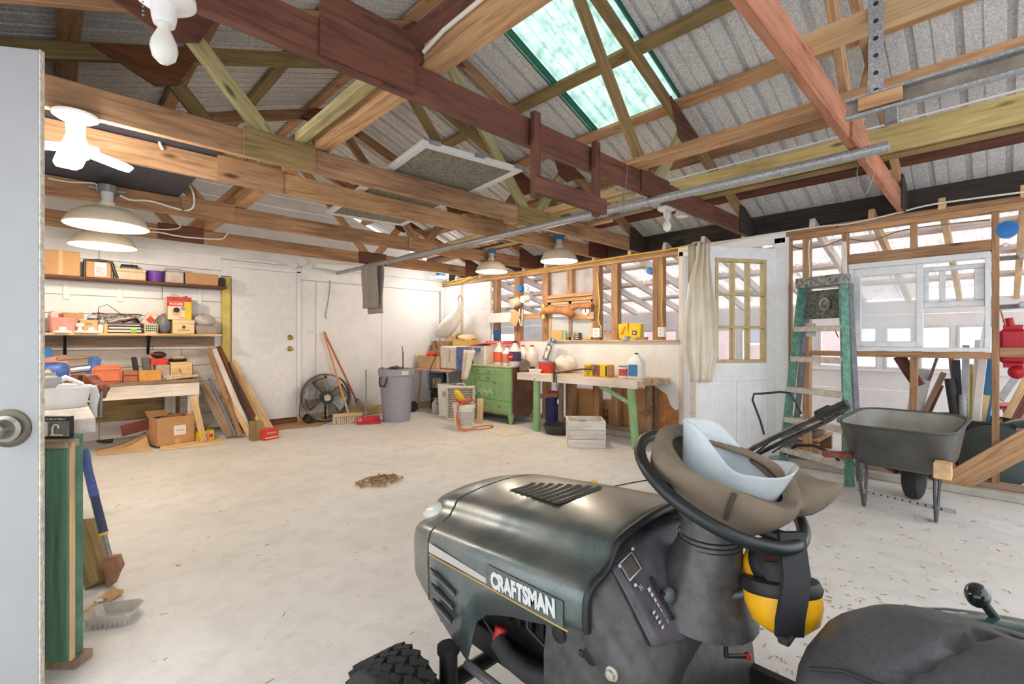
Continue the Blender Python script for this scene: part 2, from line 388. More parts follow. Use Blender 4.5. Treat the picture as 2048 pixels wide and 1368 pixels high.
MB().mm((1.57, Yw - .03, 0), (2.40, Yw + .05, .065)).build('threshold', M_WALNUT, wall_back, bevel=.004)
# gable boards above the plate line
z = 2.10; k = 0
while z < 3.30:
    h = .15
    half = lambda zz: max(0.04, (zt(XC) + .10 - zz) / .372)
    w0, w1 = half(z), half(z + h)
    M = Matrix.Translation((XC, Yw + .03 + .0, z)) @ Matrix.Rotation(R_(90), 4, 'X')
    x0, x1 = max(XL - XC, -w0), min(4.84 - XC, w0)
    xa, xb = max(XL - XC, -w1), min(4.84 - XC, w1)
    MB().prism([(x0, 0), (x1, 0), (xb, h - .004), (xa, h - .004)], .022, M).build('gable_board', M_WHITE, wall_back, bevel=.003)
    z += h; k += 1
beam('gable_batten', (1.75, Yw - .008, 2.62), (2.35, Yw - .008, 2.08), .016, .11, M_PWHITE, wall_back)
beam('gable_batten', (2.25, Yw - .005, 2.3), (2.55, Yw - .005, 2.08), .016, .11, M_PWHITE, wall_back)
MB().mm((-1.2, Yw + .06, -.1), (4.9, Yw + .08, 2.2)).build('sheathing', M_GREYBOARD, wall_back)
# light switch
sw = MB().mm((2.50, Yw - .008, 1.15), (2.60, Yw, 1.30)).build('switch_plate', M_PWHITE, wall_back, bevel=.003)
for dx in (.03, .07): MB().box((2.5 + dx, Yw - .012, 1.225), (.012, .012, .03)).build('toggle', M_CREAM, sw, bevel=.002)
# back door (flush, white) with two brass knobs
door2 = struct('door_2', (0, 0, 0))
MB().mm((1.58, Yw - .025, .075), (2.35, Yw + .015, 2.0)).build('door_leaf', M_PWHITE, door2, bevel=.003)
for zz, nm, r in ((.99, 'door_knob', .028), (1.14, 'deadbolt', .022)):
    m = MB().lathe([(.034, 0), (.034, .006), (.012, .012), (.012, .03), (r, .036), (r, .052), (.012, .06)], (2.265, Yw - .025, zz), 16, rotm(90, 0, 0))
    m.build(nm, M_BRASS, door2, smooth=40)

# ---- left wall (out of frame) and near open door
wall_left = struct('wall_left')
for i in range(11):
    beam('wall_board', (XL, 2.75, .15 + i * .19), (XL, YB, .15 + i * .19), .03, .186, M_WHITE, wall_left)
beam('door_post', (-.80, 2.70, 0), (-.80, 2.70, 2.09), .10, .09, M_WHITEWOOD, wall_left, up=(0, 1, 0))
MB().mm((XL, 2.66, 0), (-.86, 2.74, 2.09)).build('stub_wall', M_WHITE, wall_left)
light_block_wall = struct('light_block_wall')  # unseen wall added to keep sky light off the near door
for i in range(11): beam('wall_board', (XL, YF, .15 + i * .19), (.25, YF, .15 + i * .19), .03, .186, M_WHITE, light_block_wall)
door1 = struct('door_1', (-.03, 2.07, 0)); door1.rotation_euler = (0, 0, math.atan2(.53, -.85))
M_DOOR1 = P('old_white_door_paint', C(170, 171, 172), .5, var=.04, scale=4)
MB().mm((0, -.0, .012), (.82, -.016, 2.0)).build('door_leaf', M_DOOR1, door1, bevel=.003)
MB().mm((-.004, .001, .012), (.0, -.017, 2.0)).build('door_edge_strip', P('chipped_edge', C(222, 214, 200), .6, var=.25, scale=60), door1)
kb = MB().lathe([(.058, 0), (.058, .004), (.050, .008), (.044, .009)], (.076, 0.0, .832), 28, rotm(-90, 0, 0)).build('lock_plate', P('aged_brass', C(104, 98, 84), .38, .8, .2), door1, smooth=40)
MB().lathe([(.040, .006), (.040, .016), (.030, .022), (.024, .05), (.030, .062), (.028, .078), (.012, .082)], (.076, 0, .832), 28, rotm(-90, 0, 0)).build('door_knob', P('nickel_knob', C(178, 176, 170), .3, .9, .1), kb, smooth=40)

# ---- right stud wall
wall_right = struct('wall_right')
def yr(px, X=XR): return W(px, 681, X=X).y
SD = .085
def stud(pl, pr, z0=.095, z1=2.005, mat=M_FIR, name='stud'):
    ya, yb_ = yr(pr), yr(pl); yc = (ya + yb_) / 2; w = max(.034, yb_ - ya)
    return beam(name, (XR + SD / 2, yc, z0), (XR + SD / 2, yc, z1), w, SD, mat, wall_right, up=(1, 0, 0))
beam('top_plate', (XR + .045, -1.6, 2.028), (XR + .045, 1.58, 2.028), .09, .042, M_FIR2, wall_right)
beam('top_plate', (XR + .045, 1.585, 2.028), (XR + .045, YB, 2.028), .09, .042, M_FIR2, wall_right)
beam('top_plate', (XR + .045, -1.6, 2.070), (XR + .045, .95, 2.070), .09, .040, M_FIR, wall_right)
beam('top_plate', (XR + .045, .955, 2.070), (XR + .045, YB, 2.070), .09, .040, M_FIR, wall_right)
MB().mm((XR - .09, -1.6, 0), (XR + .10, YB, .055)).build('curb', P('concrete_curb', C(186, 180, 168), .85, var=.15, scale=6, bmp=.3), wall_right, bevel=.008)
beam('sole_plate', (XR + .045, -1.6, .075), (XR + .045, 1.40, .075), .09, .04, M_GREYWOOD, wall_right)
beam('sole_plate', (XR + .045, 2.30, .075), (XR + .045, YB, .075), .09, .04, M_GREYWOOD, wall_right)
for pl, pr in ((1572, 1580), (1605, 1619), (1683, 1695), (1983, 1999), (1222, 1235), (1185, 1198), (1084, 1095), (1028, 1039), (986, 994)):
    stud(pl, pr, mat=M_FIR2 if pl in (1605, 1572) else M_FIR)
stud(1305, 1315); stud(1315.5, 1325)
stud(1820, 1833, 1.81, 2.005); stud(1819, 1834, .095, .965); stud(1133, 1144, 1.70, 2.005)
stud(1360, 1371, mat=M_WHITEWOOD); stud(1131, 1146, .095, .66, M_FIR)
stud(2150, 2165); stud(2240, 2256)
def rail(pl, pr, z0, z1, mat=M_FIR2, name='rail', x0=XR, x1=XR + SD):
    ya, yb_ = yr(pr), yr(pl)
    return beam(name, ((x0 + x1) / 2, ya, (z0 + z1) / 2), ((x0 + x1) / 2, yb_, (z0 + z1) / 2), x1 - x0, z1 - z0, mat, wall_right)
rail(1695, 1983, 1.735, 1.815, M_FIR, 'window_header'); rail(1580, 1605, .97, 1.012); rail(1619, 1683, .97, 1.012)
rail(1695, 1983, .968, 1.015, M_FIR, 'window_rail'); rail(1999, 2140, .985, 1.05, M_FIR, 'window_rail')
rail(1095, 1185, 1.655, 1.70, M_FIR2, 'window_header'); rail(1095, 1185, 1.605, 1.645, M_FIR2, 'window_header')
rail(1039, 1084, 1.06, 1.10, M_FIR2); rail(1039, 1084, 1.40, 1.47, M_FIR2, 'rail', XR - .03, XR + .01); rail(1144, 1190, 1.36, 1.45, M_FIR2, 'rail', XR - .03, XR + .01)
beam('brace', W(1895, 972, X=4.72), W(2130, 842, X=4.72), .04, .15, M_FIR2, wall_right)['label'] = 'diagonal wooden brace board'
beam('brace', W(1798, 712, X=4.86), W(1838, 772, X=4.86), .04, .08, M_DARKWOOD, wall_right)
# white painted splash panel above the bench, torn lower edge
ya, yb_ = yr(1361), yr(990); poly = [(ya, 1.087), (yb_, 1.087), (yb_, .66)]
k = 0
y = yb_
while y > ya + .30: poly.append((y, .645 + .02 * ((k * 7) % 5) / 5)); y -= .12; k += 1
poly += [(ya + .22, .56), (ya + .15, .52), (ya + .10, .40), (ya + .05, .36), (ya, .38)]
MB().prism([(-p[0], p[1]) for p in poly], .012, Matrix(((0, 0, 1, XR - .014), (-1, 0, 0, 0), (0, 1, 0, 0), (0, 0, 0, 1)))).build('splash_panel', M_WHITE, wall_right)['label'] = 'white painted panel with torn lower edge above the workbench'
rail(1098, 1361, 1.087, 1.107, M_PALEPINE, 'ledge', XR - .05, XR + .09)
MB().mm((XR - .01, yr(1366), .17), (XR + .004, yr(1321), .60)).build('plywood_patch', M_PLY, wall_right, bevel=.002)
# corner: white strips and closed six panel door
MB().mm((XR + .0, yr(925), .05), (XR + .03, YB, 2.0)).build('corner_panel', M_WHITE, wall_right)
beam('corner_strip', (XR - .005, yr(925) + .02, .1), (XR - .005, yr(925) + .02, 2.0), .02, .02, M_PALEPINE, wall_right)
beam('corner_strip', (XR - .02, YB - .03, .1), (XR - .02, YB - .03, 2.0), .04, .05, M_PWHITE, wall_right)
door4 = struct('door_4')
y0, y1 = yr(981), yr(927)
MB().mm((XR - .005, y0, .06), (XR + .035, y1, 2.0)).build('door_leaf', M_PWHITE, door4, bevel=.003)
w = y1 - y0
for za, zb in ((.18, .78), (.88, 1.48), (1.58, 1.90)):
    for fa in (.14, .56):
        ya, yb_ = y0 + w * fa, y0 + w * (fa + .30)
        o = MB().mm((XR - .011, ya, za), (XR - .003, yb_, zb)).build('panel', M_PWHITE, door4, bevel=.006)
# infill panels above the small window
for pl, pr in ((1095, 1133), (1144, 1185)):
    MB().rings([[Vector((XR + .07 + .006 * (k % 2), yr(pr) + (yr(pl) - yr(pr)) * k / 24, zz)) for k in range(25)] for zz in (1.70, 2.0)], closed=False).build('infill_panel', M_LEANROOF, wall_right, solid=.002)
# small interior window between studs
win2 = struct('window_2')
y0, y1 = yr(1185), yr(1095); zb, ztp = 1.107, 1.605
for nm, a, b_ in (('frame', (y0, zb), (y0 + .04, ztp)), ('frame', (y1 - .04, zb), (y1, ztp)), ('frame', (y0, ztp - .035), (y1, ztp)), ('frame', (y0, zb), (y1, zb + .035)), ('mullion', ((y0 + y1) / 2 - .025, zb), ((y0 + y1) / 2 + .025, ztp))):
    MB().mm((XR + .02, a[0], a[1]), (XR + .06, b_[0], b_[1])).build(nm, M_PALEPINE if nm == 'frame' else M_GREYWOOD, win2, bevel=.003)
for a, b_ in ((y0 + .04, (y0 + y1) / 2 - .025), ((y0 + y1) / 2 + .025, y1 - .04)):
    MB().mm((XR + .035, a, zb + .035), (XR + .039, b_, ztp - .035)).build('pane', M_HAZEGLASS, win2)
# big sliding window with aluminium frame
win1 = struct('window_1')
y0, y1 = yr(1983) + .004, yr(1695) - .004; zb, ztp = 1.018, 1.733; ym = yr(1842)
M_WIN = P('white_aluminium', C(224, 226, 227), .4, .2, .06)
def wbar(nm, ya, za, yb_, zb_, x0=.0, x1=.085, mat=None, par=None): return MB().mm((XR + x0, ya, za), (XR + x1, yb_, zb_)).build(nm, mat or M_WIN, par or win1, bevel=.003)
wbar('frame', y0, ztp - .045, y1, ztp); wbar('frame', y0, zb, y1, zb + .03); wbar('frame', y0, zb + .03, y0 + .03, ztp - .045); wbar('frame', y1 - .035, zb + .03, y1, ztp - .045)
for nm, a, b_, c, d in (('sash', ym - .012, zb + .03, ym + .03, ztp - .045), ('sash', y1 - .085, zb + .03, y1 - .037, ztp - .045), ('sash', ym + .03, ztp - .11, y1 - .085, ztp - .045), ('sash', ym + .03, zb + .03, y1 - .085, zb + .075)):
    wbar(nm, a, b_, c, d, .012, .05)
MB().mm((XR + .030, ym + .03, zb + .075), (XR + .034, y1 - .085, ztp - .11)).build('pane', M_HAZEGLASS, win1)
wbar('sash', y0 + .03, ztp - .11, ym - .012, ztp - .075, .045, .075, M_ALU); wbar('sash', y0 + .03, zb + .33, ym - .012, zb + .375, .045, .075, M_ALU)
wbar('sash', y0 + .03, zb + .375, y0 + .085, ztp - .11, .045, .075, M_ALU); wbar('sash', ym - .135, zb + .375, ym - .10, ztp - .11, .045, .075, M_ALU); wbar('sash', ym - .04, zb + .375, ym - .012, ztp - .11, .045, .075, M_ALU)
MB().mm((XR + .058, y0 + .085, zb + .375), (XR + .061, ym - .04, ztp - .11)).build('pane', M_GLASS, win1)
beam('loose_bar', (XR + .03, y0 + .05, zb + .03), (XR + .02, y0 - .0, zb + .40), .02, .035, M_WIN, win1, up=(1, 0, 0))

# ---- doorway and open nine-pane door
beam('door_jamb', (XR + .04, 1.40, .02), (XR + .04, 1.40, 2.005), .045, .12, M_PWHITE, wall_right, up=(1, 0, 0))
beam('door_casing', (XR - .012, 1.375, .02), (XR - .012, 1.375, 2.03), .115, .025, M_PWHITE, wall_right, up=(1, 0, 0))
beam('door_jamb', (XR + .04, 2.30, .02), (XR + .04, 2.30, 2.005), .03, .12, M_PWHITE, wall_right, up=(1, 0, 0))
beam('door_casing', (XR - .012, 2.325, .02), (XR - .012, 2.325, 2.03), .05, .025, M_WHITEWOOD, wall_right, up=(1, 0, 0))
beam('door_casing', (XR - .012, 1.34, 2.03), (XR - .012, 2.36, 2.03), .025, .10, M_PWHITE, wall_right)
door3 = struct('door_3', (4.06, 1.85, 0)); door3.rotation_euler = (0, 0, math.atan2(-.42, .69))
DW, DH = .805, 1.935
def dbox(nm, a, b_, c, d, y0=-.022, y1=.022, mat=None, bev=.002): return MB().mm((a, y0, b_), (c, y1, d)).build(nm, mat or M_PWHITE, door3, bevel=bev)
dbox('stile', 0, .012, .17, DH); dbox('stile', .69, .012, DW, DH); dbox('rail', .17, 1.825, .69, DH); dbox('rail', .17, .74, .69, .905); dbox('rail', .17, .012, .69, .14); dbox('stile', .385, .14, .475, .74)
M_TRIM = P('aged_cream_trim', C(196, 176, 128), .5, var=.12, scale=20)
for a, b_, c, d in ((.165, .90, .69, .93), (.165, 1.80, .69, 1.83), (.165, .93, .195, 1.80), (.665, .93, .69, 1.80)): dbox('lite_frame', a, b_, c, d, -.03, .03, M_TRIM)
for k in (1, 2):
    x = .195 + .47 * k / 3; dbox('muntin', x - .012, .93, x + .012, 1.80, -.027, .027, M_TRIM)
    z = .93 + .87 * k / 3; dbox('muntin', .195, z - .010, .665, z + .010, -.026, .026, M_TRIM)
for i in range(3):
    for j in range(3):
        xa = .195 + .47 * i / 3 + .012; za = .93 + .87 * j / 3 + .01
        dbox('pane', xa, za, xa + .1327, za + .27, -.002, .002, M_GLASS, 0)
for a, c in ((.17, .385), (.475, .69)):
    dbox('recess', a, .14, c, .74, -.012, .012); dbox('panel', a + .035, .18, c - .035, .70, -.018, .018, bev=.006)
for z in (.25, 1.0, 1.65): MB().cyl((DW + .006, -.02, z - .05), (DW + .006, -.02, z + .05), .009, n=8).build('hinge', M_STEEL, door3)

# ---- lean-to beyond the stud wall
XO, YE = 7.0, 9.2
lean = struct('ceiling_lean_to')
zl = lambda x: 2.055 - .245 * (x - 4.80)            # rafter centre line
for k, y in enumerate((-1.4, -.98, -.55, -.12, .30, .72, 1.135, 1.7, 2.1, 2.52, 2.95, 3.45, 3.85, 4.24, 4.65, 5.0, 5.6, 6.2, 6.9, 7.6, 8.3)):
    x0 = 4.735
    beam('rafter', (x0, y, zl(x0) + .05), (XO + .06, y, zl(XO + .06) + .05), .042, .085, M_WHITEWOOD if y > 1.0 else M_PALEPINE, lean)
for x in (5.35, 5.95, 6.55):
    beam('purlin', (x, -1.6, zl(x) + .115), (x, YE, zl(x) + .115), .09, .036, M_WHITEWOOD, lean, up=(.245, 0, 1))
i = 0; y = -1.6
while y < YE:
    for xa, xb, dz in ((4.925, 5.97, .012), (5.90, 7.25, 0)):
        sheet('roof_sheet', y, min(y + .8, YE), xa, xb, M_LEANROOF, lean, dz + .003 * (i % 2), lambda x: zl(x) + .14, rib=.018, period=.16)
    y += .8; i += 1
wall_outer = struct('wall_outer')
WINS = [(-1.4, -.8), (-.7, -.1), (.02, .32), (.36, .63), (.68, .94), (1.0, 1.26), (1.31, 1.6), (1.66, 2.0), (2.2, 2.55), (2.6, 2.95), (3.5, 4.1), (7.0, 7.9)]
zb, ztp = .76, 1.27
zs = [0.0, .26, .52, zb]
for a, b_ in zip(zs, zs[1:]): beam('wall_board', (XO + .02, -1.6, (a + b_) / 2), (XO + .02, YE, (a + b_) / 2), .03, b_ - a - .003, M_WHITE, wall_outer)
for a, b_ in ((1.27, 1.40), (1.40, 1.56)): beam('wall_board', (XO + .02, -1.6, (a + b_) / 2), (XO + .02, YE, (a + b_) / 2), .03, b_ - a - .003, M_WHITE, wall_outer)
prev = -1.6
for n_, (a, b_) in enumerate(WINS + [(YE, YE)]):
    if a - prev > .005: MB().mm((XO + .005, prev, zb), (XO + .035, a, ztp)).build('wall_pier', M_WHITE, wall_outer)
    prev = b_
for n_, (a, b_) in enumerate(WINS):
    wn = struct('window_%d' % (n_ + 3))
    for p, q in (((a, zb), (b_, zb + .03)), ((a, ztp - .03), (b_, ztp)), ((a, zb + .03), (a + .025, ztp - .03)), ((b_ - .025, zb + .03), (b_, ztp - .03))):
        MB().mm((XO - .012, p[0], p[1]), (XO + .045, q[0], q[1])).build('frame', M_WIN, wn, bevel=.003)
    MB().mm((XO + .014, a + .025, zb + .03), (XO + .018, b_ - .025, ztp - .03)).build('pane', M_GLASS, wn)
beam('window_sill', (XO - .01, -1.6, zb - .012), (XO - .01, 3.2, zb - .012), .07, .024, M_PWHITE, wall_outer)
we = struct('wall_lean_to_end')
for k in range(11): beam('wall_board', (4.8, YE, .09 + k * .18), (XO, YE, .09 + k * .18), .03, .177, M_WHITE, we)
for k in range(11): beam('wall_board', (4.86, YB + .06, .09 + k * .18), (4.86, YE, .09 + k * .18), .03, .177, M_WHITE, we)
# neighbour's brick house far outside
nb = thing('brick_house', 'red brick house seen faintly through the lean-to windows', 'house', (24, 12.5, -.12))
M_BRICK = P('faded_brick', C(206, 170, 168), .9, var=.12, scale=3)
MB().mm((0, -7, 0), (6, 7, 3.0)).build('wall', M_BRICK, nb)
MB().prism([(-.6, 0), (6.6, 0), (3, 2.2)], 15, Matrix.Translation((0, 7.5, 3.0)) @ Matrix.Rotation(R_(90), 4, 'X')).build('roof', M_SNOW, nb)
for y in (-5, -2, 1.5, 4.5):
    wd = MB().mm((-.05, y, 1.0), (.02, y + 1.1, 2.2)).build('window', M_PWHITE, nb); MB().mm((-.06, y + .1, 1.1), (-.04, y + 1.0, 2.1)).build('pane', M_GREYPL, wd)

# ------------------------------------------------------------------ trusses
def web(name, x0, z0, x1, z1, y, mat, par, d=.085, w=.036): return beam(name, (x0, y, z0), (x1, y, z1), w, d, mat, par)
def gusset(y, xa, xb, z0, z1, mat, par, th=.012, poly=None):
    for s in (-1,):
        if poly: MB().prism(poly, th, Matrix.Translation((0, y - .019, 0)) @ Matrix.Rotation(R_(90), 4, 'X')).build('gusset_plate', mat, par, bevel=.001)
        else: beam('gusset_plate', (xa, y - .019 - th / 2, (z0 + z1) / 2), (xb, y - .019 - th / 2, (z0 + z1) / 2), th, z1 - z0, mat, par, bevel=.001)
TR = [(.53, M_PINKWOOD, M_PINKWOOD, M_FIR2, 'roof truss with reddish bottom chord above the wheelbarrow, nearest on the right'),
      (1.68, M_DARKWOOD, M_DARKWOOD, M_OLIVE, 'dark stained roof truss crossing in front of the skylight, wooden hanger on its chord'),
      (2.83, M_FIR, M_OLIVE, M_GREENWOOD, 'brown roof truss with a greenish web, carrying the lit leaf-shaped lamp'),
      (3.38, M_FIR2, M_FIR, M_OLIVE, 'orange brown roof truss close behind the greenish-webbed one, under the screen door'),
      (4.53, M_FIR, M_FIR, M_FIR, 'roof truss carrying the larger left enamel pendant lamp'),
      (5.70, M_FIR, M_DARKWOOD, M_FIR2, 'rearmost roof truss beside the white gable wall')]
TOPM = [M_FIR2, M_OLIVE, M_FIR, M_OLIVE, M_FIR, M_FIR]
trusses = []
for i, (y, mb_, mg, mw, lab) in enumerate(TR):
    t = thing('roof_truss', lab, 'truss', (0, y, 0)); trusses.append(t); y = 0.0
    g2 = (.73, 1.11) if i not in (1,) else (.67, 1.055)
    beam('bottom_chord', (XL, y, 2.16), (.92, y, 2.16), .038, .14, mb_, t); beam('bottom_chord', (.921, y, 2.16), (4.86, y, 2.16), .038, .14, mb_, t)
    off = .048
    beam('top_chord', (4.92, y, zt(4.92) + off), (XC + .01, y, zt(XC) + off), .038, .089, TOPM[i], t)
    beam('top_chord', (-1.06, y, zt(-1.06) + off), (XC - .01, y, zt(XC) + off), .038, .089, TOPM[i], t)
    zg = (2.085, 2.245) if i != 1 else (2.10, 2.34)
    gusset(y, g2[0], g2[1], zg[0], zg[1], mg, t)
    gusset(y, 2.80, 3.18, 2.085, 2.24, mg, t)
    web('web', .98, 2.20, XC - .05, zt(XC) + .02, y - .0, M_DARKWOOD if i == 1 else mw, t, .12 if i == 1 else .085); web('web', .88, 2.20, .42, zt(.42) + .03, y, mw, t)
    web('web', 2.92, 2.20, XC + .05, zt(XC) + .02, y, mw, t); web('web', 3.04, 2.20, 3.46, zt(3.46) + .03, y, M_GREENWOOD if i in (1, 2) else mw, t)
    gd = M_DARKWOOD if i in (0, 1, 2, 5) else M_WALNUT
    gusset(y, 0, 0, 0, 0, gd, t, poly=[(3.20, zt(3.2) + .085), (3.72, zt(3.72) + .085), (3.58, zt(3.58) - .0), (3.44, zt(3.44) - .12), (3.33, zt(3.44) - .08)])
    gusset(y, 0, 0, 0, 0, gd, t, poly=[(.14, zt(.14) + .085), (.66, zt(.66) + .085), (.53, zt(.44) - .10), (.42, zt(.44) - .15)])
    gusset(y, 0, 0, 0, 0, gd, t, poly=[(XC - .3, zt(XC) - .10), (XC + .3, zt(XC) - .10), (XC + .16, zt(XC) + .03), (XC, zt(XC) + .09), (XC - .16, zt(XC) + .03)])
    gusset(y, 0, 0, 0, 0, M_CHARWOOD if i < 3 else M_DARKWOOD, t, poly=[(4.52, 2.09), (4.87, 2.09), (4.87, 2.24), (4.60, 2.345), (4.52, 2.34)])
# ------------------------------------------------------------------ things overhead
o = beam('ridge_carrying_beam', (1.152, -1.55, 2.282), (1.152, 6.35, 2.282), .095, .095, M_FIR2); tag(o, 'long square pale beam lying along the tops of the left truss nodes', 'beam')
o = beam('loose_board', (1.02, 1.72, 2.262), (1.02, 2.80, 2.262), .06, .045, M_GREENWOOD); tag(o, 'greenish board lying beside the long pale beam', 'board')
o = beam('loose_board', (2.75, -1.5, 2.254), (2.75, 1.72, 2.254), .14, .04, M_FIR2); tag(o, 'orange plank lying on the truss chords under the roof, ending at the dark truss', 'board')
o = beam('loose_board', (2.12, -1.5, 2.252), (2.12, .56, 2.252), .12, .04, M_PALEPINE); tag(o, 'upper pale plank resting on the reddish chord beside the perforated strut', 'board')
o = beam('timber_joist', (3.62, -1.55, 2.31), (3.62, 1.95, 2.31), .04, .15, M_YELLOWPINE); tag(o, 'long yellowish timber joist on edge across the right truss chords', 'beam')
o = MB().mm((3.585, -1.5, 2.392), (3.60, 1.9, 2.40)).build('plastic_strip', M_BAG); tag(o, 'thin white plastic strip along the top of the yellowish joist', 'strip')
o = beam('loose_board', (3.74, -1.5, 2.256), (3.74, 1.72, 2.256), .09, .04, M_OLIVE); tag(o, 'weathered board lying behind the yellowish joist', 'board')
bundle = [(3.10, 2.02, 3.4, M_PALEPINE, .10), (3.28, 2.0, 4.5, M_YELLOWPINE, .05), (3.42, 2.0, 3.5, M_FIR2, .06), (3.55, 2.4, 4.6, M_PALEPINE, .05), (3.72, 2.1, 4.0, M_GREYWOOD, .05), (3.86, 2.6, 4.6, M_PALEPINE, .06), (3.36, 4.5, 5.9, M_YELLOWPINE, .05), (3.62, 4.62, 6.1, M_FIR2, .06), (3.98, 4.5, 5.8, M_PALEPINE, .04)]
LUMLAB = ['wide pale strip nearest the wooden hanger on the right truss chords', 'long yellow strip left in the lumber bundle over the right chords', 'orange strip in the middle of the lumber bundle over the right chords', 'long pale strip above the pendant lamp by the nine-pane door', 'grey weathered strip in the lumber bundle over the right chords', 'pale strip nearest the bench wall in the overhead lumber bundle', 'yellow strip far back in the overhead lumber near the corner', 'orange strip far back in the overhead lumber near the corner', 'thinnest pale strip far back, nearest the right wall plate']
for k, (x, ya, yb_, mt, w_) in enumerate(bundle):
    o = beam('lumber_strip', (x, ya, 2.246 + .012 * (k % 2)), (x + .1, yb_, 2.246 + .012 * (k % 2)), w_, .022, mt)
    tag(o, LUMLAB[k], 'lumber', 'lumber strips stored on the right truss chords')
o = MB().mm((-.62, 2.86, 2.236), (.72, 4.60, 2.25)).build('dark_sheet', P('dark_sheet', C(64, 66, 78), .6, var=.2)); tag(o, 'large dark sheet lying on the left truss chords above the leaf lamp', 'panel')
# wooden U hanger on the dark truss
h = thing('wooden_hanger', 'U-shaped dark wooden hanger nailed to the dark truss chord', 'hanger', (2.3, 1.63, 1.84))
xa, xb = W(1068, 300, Y=1.64).x - 2.3, W(1189, 360, Y=1.64).x - 2.3
beam('upright', (xa, 0, -.02), (xa, 0, .41), .045, .035, M_DARKWOOD, h, up=(0, 1, 0)); beam('upright', (xb, 0, -.02), (xb, 0, .41), .045, .035, M_DARKWOOD, h, up=(0, 1, 0))
beam('crossbar', (xa - .035, -.036, .03), (xb + .035, -.036, .03), .036, .085, M_DARKWOOD, h)
# galvanised pipe slung under the chords
p = thing('galvanised_pipe', 'long galvanised steel pipe slung under the truss chords', 'pipe', (2.95, 3.5, 2.061))
MB().tube([(.02, -3.12, 0), (0, -1.0, 0), (-.02, 3.1, 0)], .027, 16).build('pipe_body', M_PIPE, p, smooth=40)
for y_ in (1.68, 4.53):
    MB().tube([(.0 + .031 * math.cos(a_) , y_ - 3.5, .031 * math.sin(a_) + (.10 if math.sin(a_) > .5 else 0)) for a_ in [k * math.pi / 8 for k in range(17)]], .002, 5).build('wire_tie', M_STEEL, p)
# grey towel folded over the pipe
Yt = 5.6; M_TOWEL, nt, b = newmat('grey_ribbed_towel'); b.inputs['Roughness'].default_value = .95
mp = coords(nt, (1, 1, 1)); wv = nt.nodes.new('ShaderNodeTexWave'); wv.inputs['Scale'].default_value = 14; wv.bands_direction = 'Y'; nt.links.new(mp.outputs[0], wv.inputs[0])
r = ramp(nt, [(.2, C(138, 132, 128)), (.8, C(172, 166, 160))]); nt.links.new(wv.outputs[0], r.inputs[0]); nt.links.new(r.outputs[0], b.inputs['Base Color'])
tw = thing('hanging_towel', 'grey ribbed towel folded over the galvanised pipe', 'towel', (2.94, Yt, 2.06))
def towel(side, L, dy=0):
    def f(u, v):
        y = (v - .5) * .36 + dy; x = side * (.031 + .012 * math.sin(v * 9 + side)) ; s = u * L
        if u < .12: a_ = math.pi / 2 * (1 - u / .12); return Vector((side * .034 * math.cos(a_), y, .034 * math.sin(a_)))
        return Vector((x + side * .01 * math.sin(s * 9), y * (1 + .02 * math.sin(s * 6)), -(s - .12 * L)))
    return MB().grid(f, 20, 16)
towel(-1, .62).build('front_fold', M_TOWEL, tw, smooth=60, solid=.012); towel(1, .70, -.02).build('back_fold', M_TOWEL, tw, smooth=60, solid=.012)
MB().mm((-.052, -.175, -.44), (-.046, .175, -.432)).build('hem', P('towel_hem', C(178, 172, 166), .9, var=0), tw)
# aluminium screen door lying on the chords
q = [W(845, 283, Z=2.25), W(1045, 340, Z=2.25), W(801, 450, Z=2.25), W(655, 426, Z=2.25)]
O_ = q[0]; ux = (q[1] - q[0]); L1 = ux.length; vy = ((q[3] - q[0]) + (q[2] - q[1])) / 2; L2 = vy.length
ang = math.atan2(vy.y, vy.x) - R_(90)
sd = thing('screen_door', 'white framed aluminium screen door lying flat on the truss chords', 'screen door', (O_.x, O_.y, 2.238), ang)
for a, b_ in (((0, 0), (L1, .05)), ((0, L2 - .05), (L1, L2)), ((0, .05), (.05, L2 - .05)), ((L1 - .05, .05), (L1, L2 - .05)), ((.05, L2 * .47), (L1 - .05, L2 * .47 + .06))):
    MB().mm((a[0], a[1], 0), (b_[0], b_[1], .028)).build('frame_bar', M_WIN, sd, bevel=.003)
M_MESH, nt, b = newmat('dusty_screen_mesh'); b.inputs['Roughness'].default_value = .8
n = noise(nt, coords(nt), 60, 4); r = ramp(nt, [(.35, C(92, 90, 84)), (.6, C(140, 136, 122))]); nt.links.new(n.outputs[0], r.inputs[0]); nt.links.new(r.outputs[0], b.inputs['Base Color'])
MB().mm((.05, .05, .008), (L1 - .05, L2 * .47, .011)).build('screen_mesh', M_MESH, sd); MB().mm((.05, L2 * .47 + .06, .008), (L1 - .05, L2 - .05, .011)).build('screen_mesh', M_MESH, sd)
for k in range(3): MB().box((.08 + k * L1 * .42, -.008, .02), (.07, .016, .02)).build('hinge', M_STEEL, sd)
# hanging strut with a wall track on the right
st = thing('perforated_strut', 'perforated galvanised strut hanging from the roof beside the pale plank', 'strut', W(1752, 215, X=2.05))
b0 = W(1752, 215, X=2.05); t0 = Vector((0, 0, zt(2.05) - b0.z + .1))
beam('angle_leg', (0, 0, 0), t0, .042, .003, M_PIPE, st, up=(1, 0, 0), bevel=0); beam('angle_leg', (.02, .021, 0), t0 + Vector((.02, .021, 0)), .003, .04, M_PIPE, st, up=(1, 0, 0), bevel=0)
for k in range(9): MB().cyl((-.0022, 0, .06 + k * .06), (.0022, 0, .06 + k * .06), .008, n=8).build('bolt_hole', M_PRINT, st)
tr = thing('door_track', 'weathered horizontal door track hanging below the strut', 'track', W(1690, 240, X=2.02))
b0 = W(1690, 240, X=2.02)
for dz, w_ in ((.0, .03), (.062, .03)): beam('track_flange', (0, 0, dz), (0, -1.9, dz + .0), w_, .012, M_PIPE, tr)
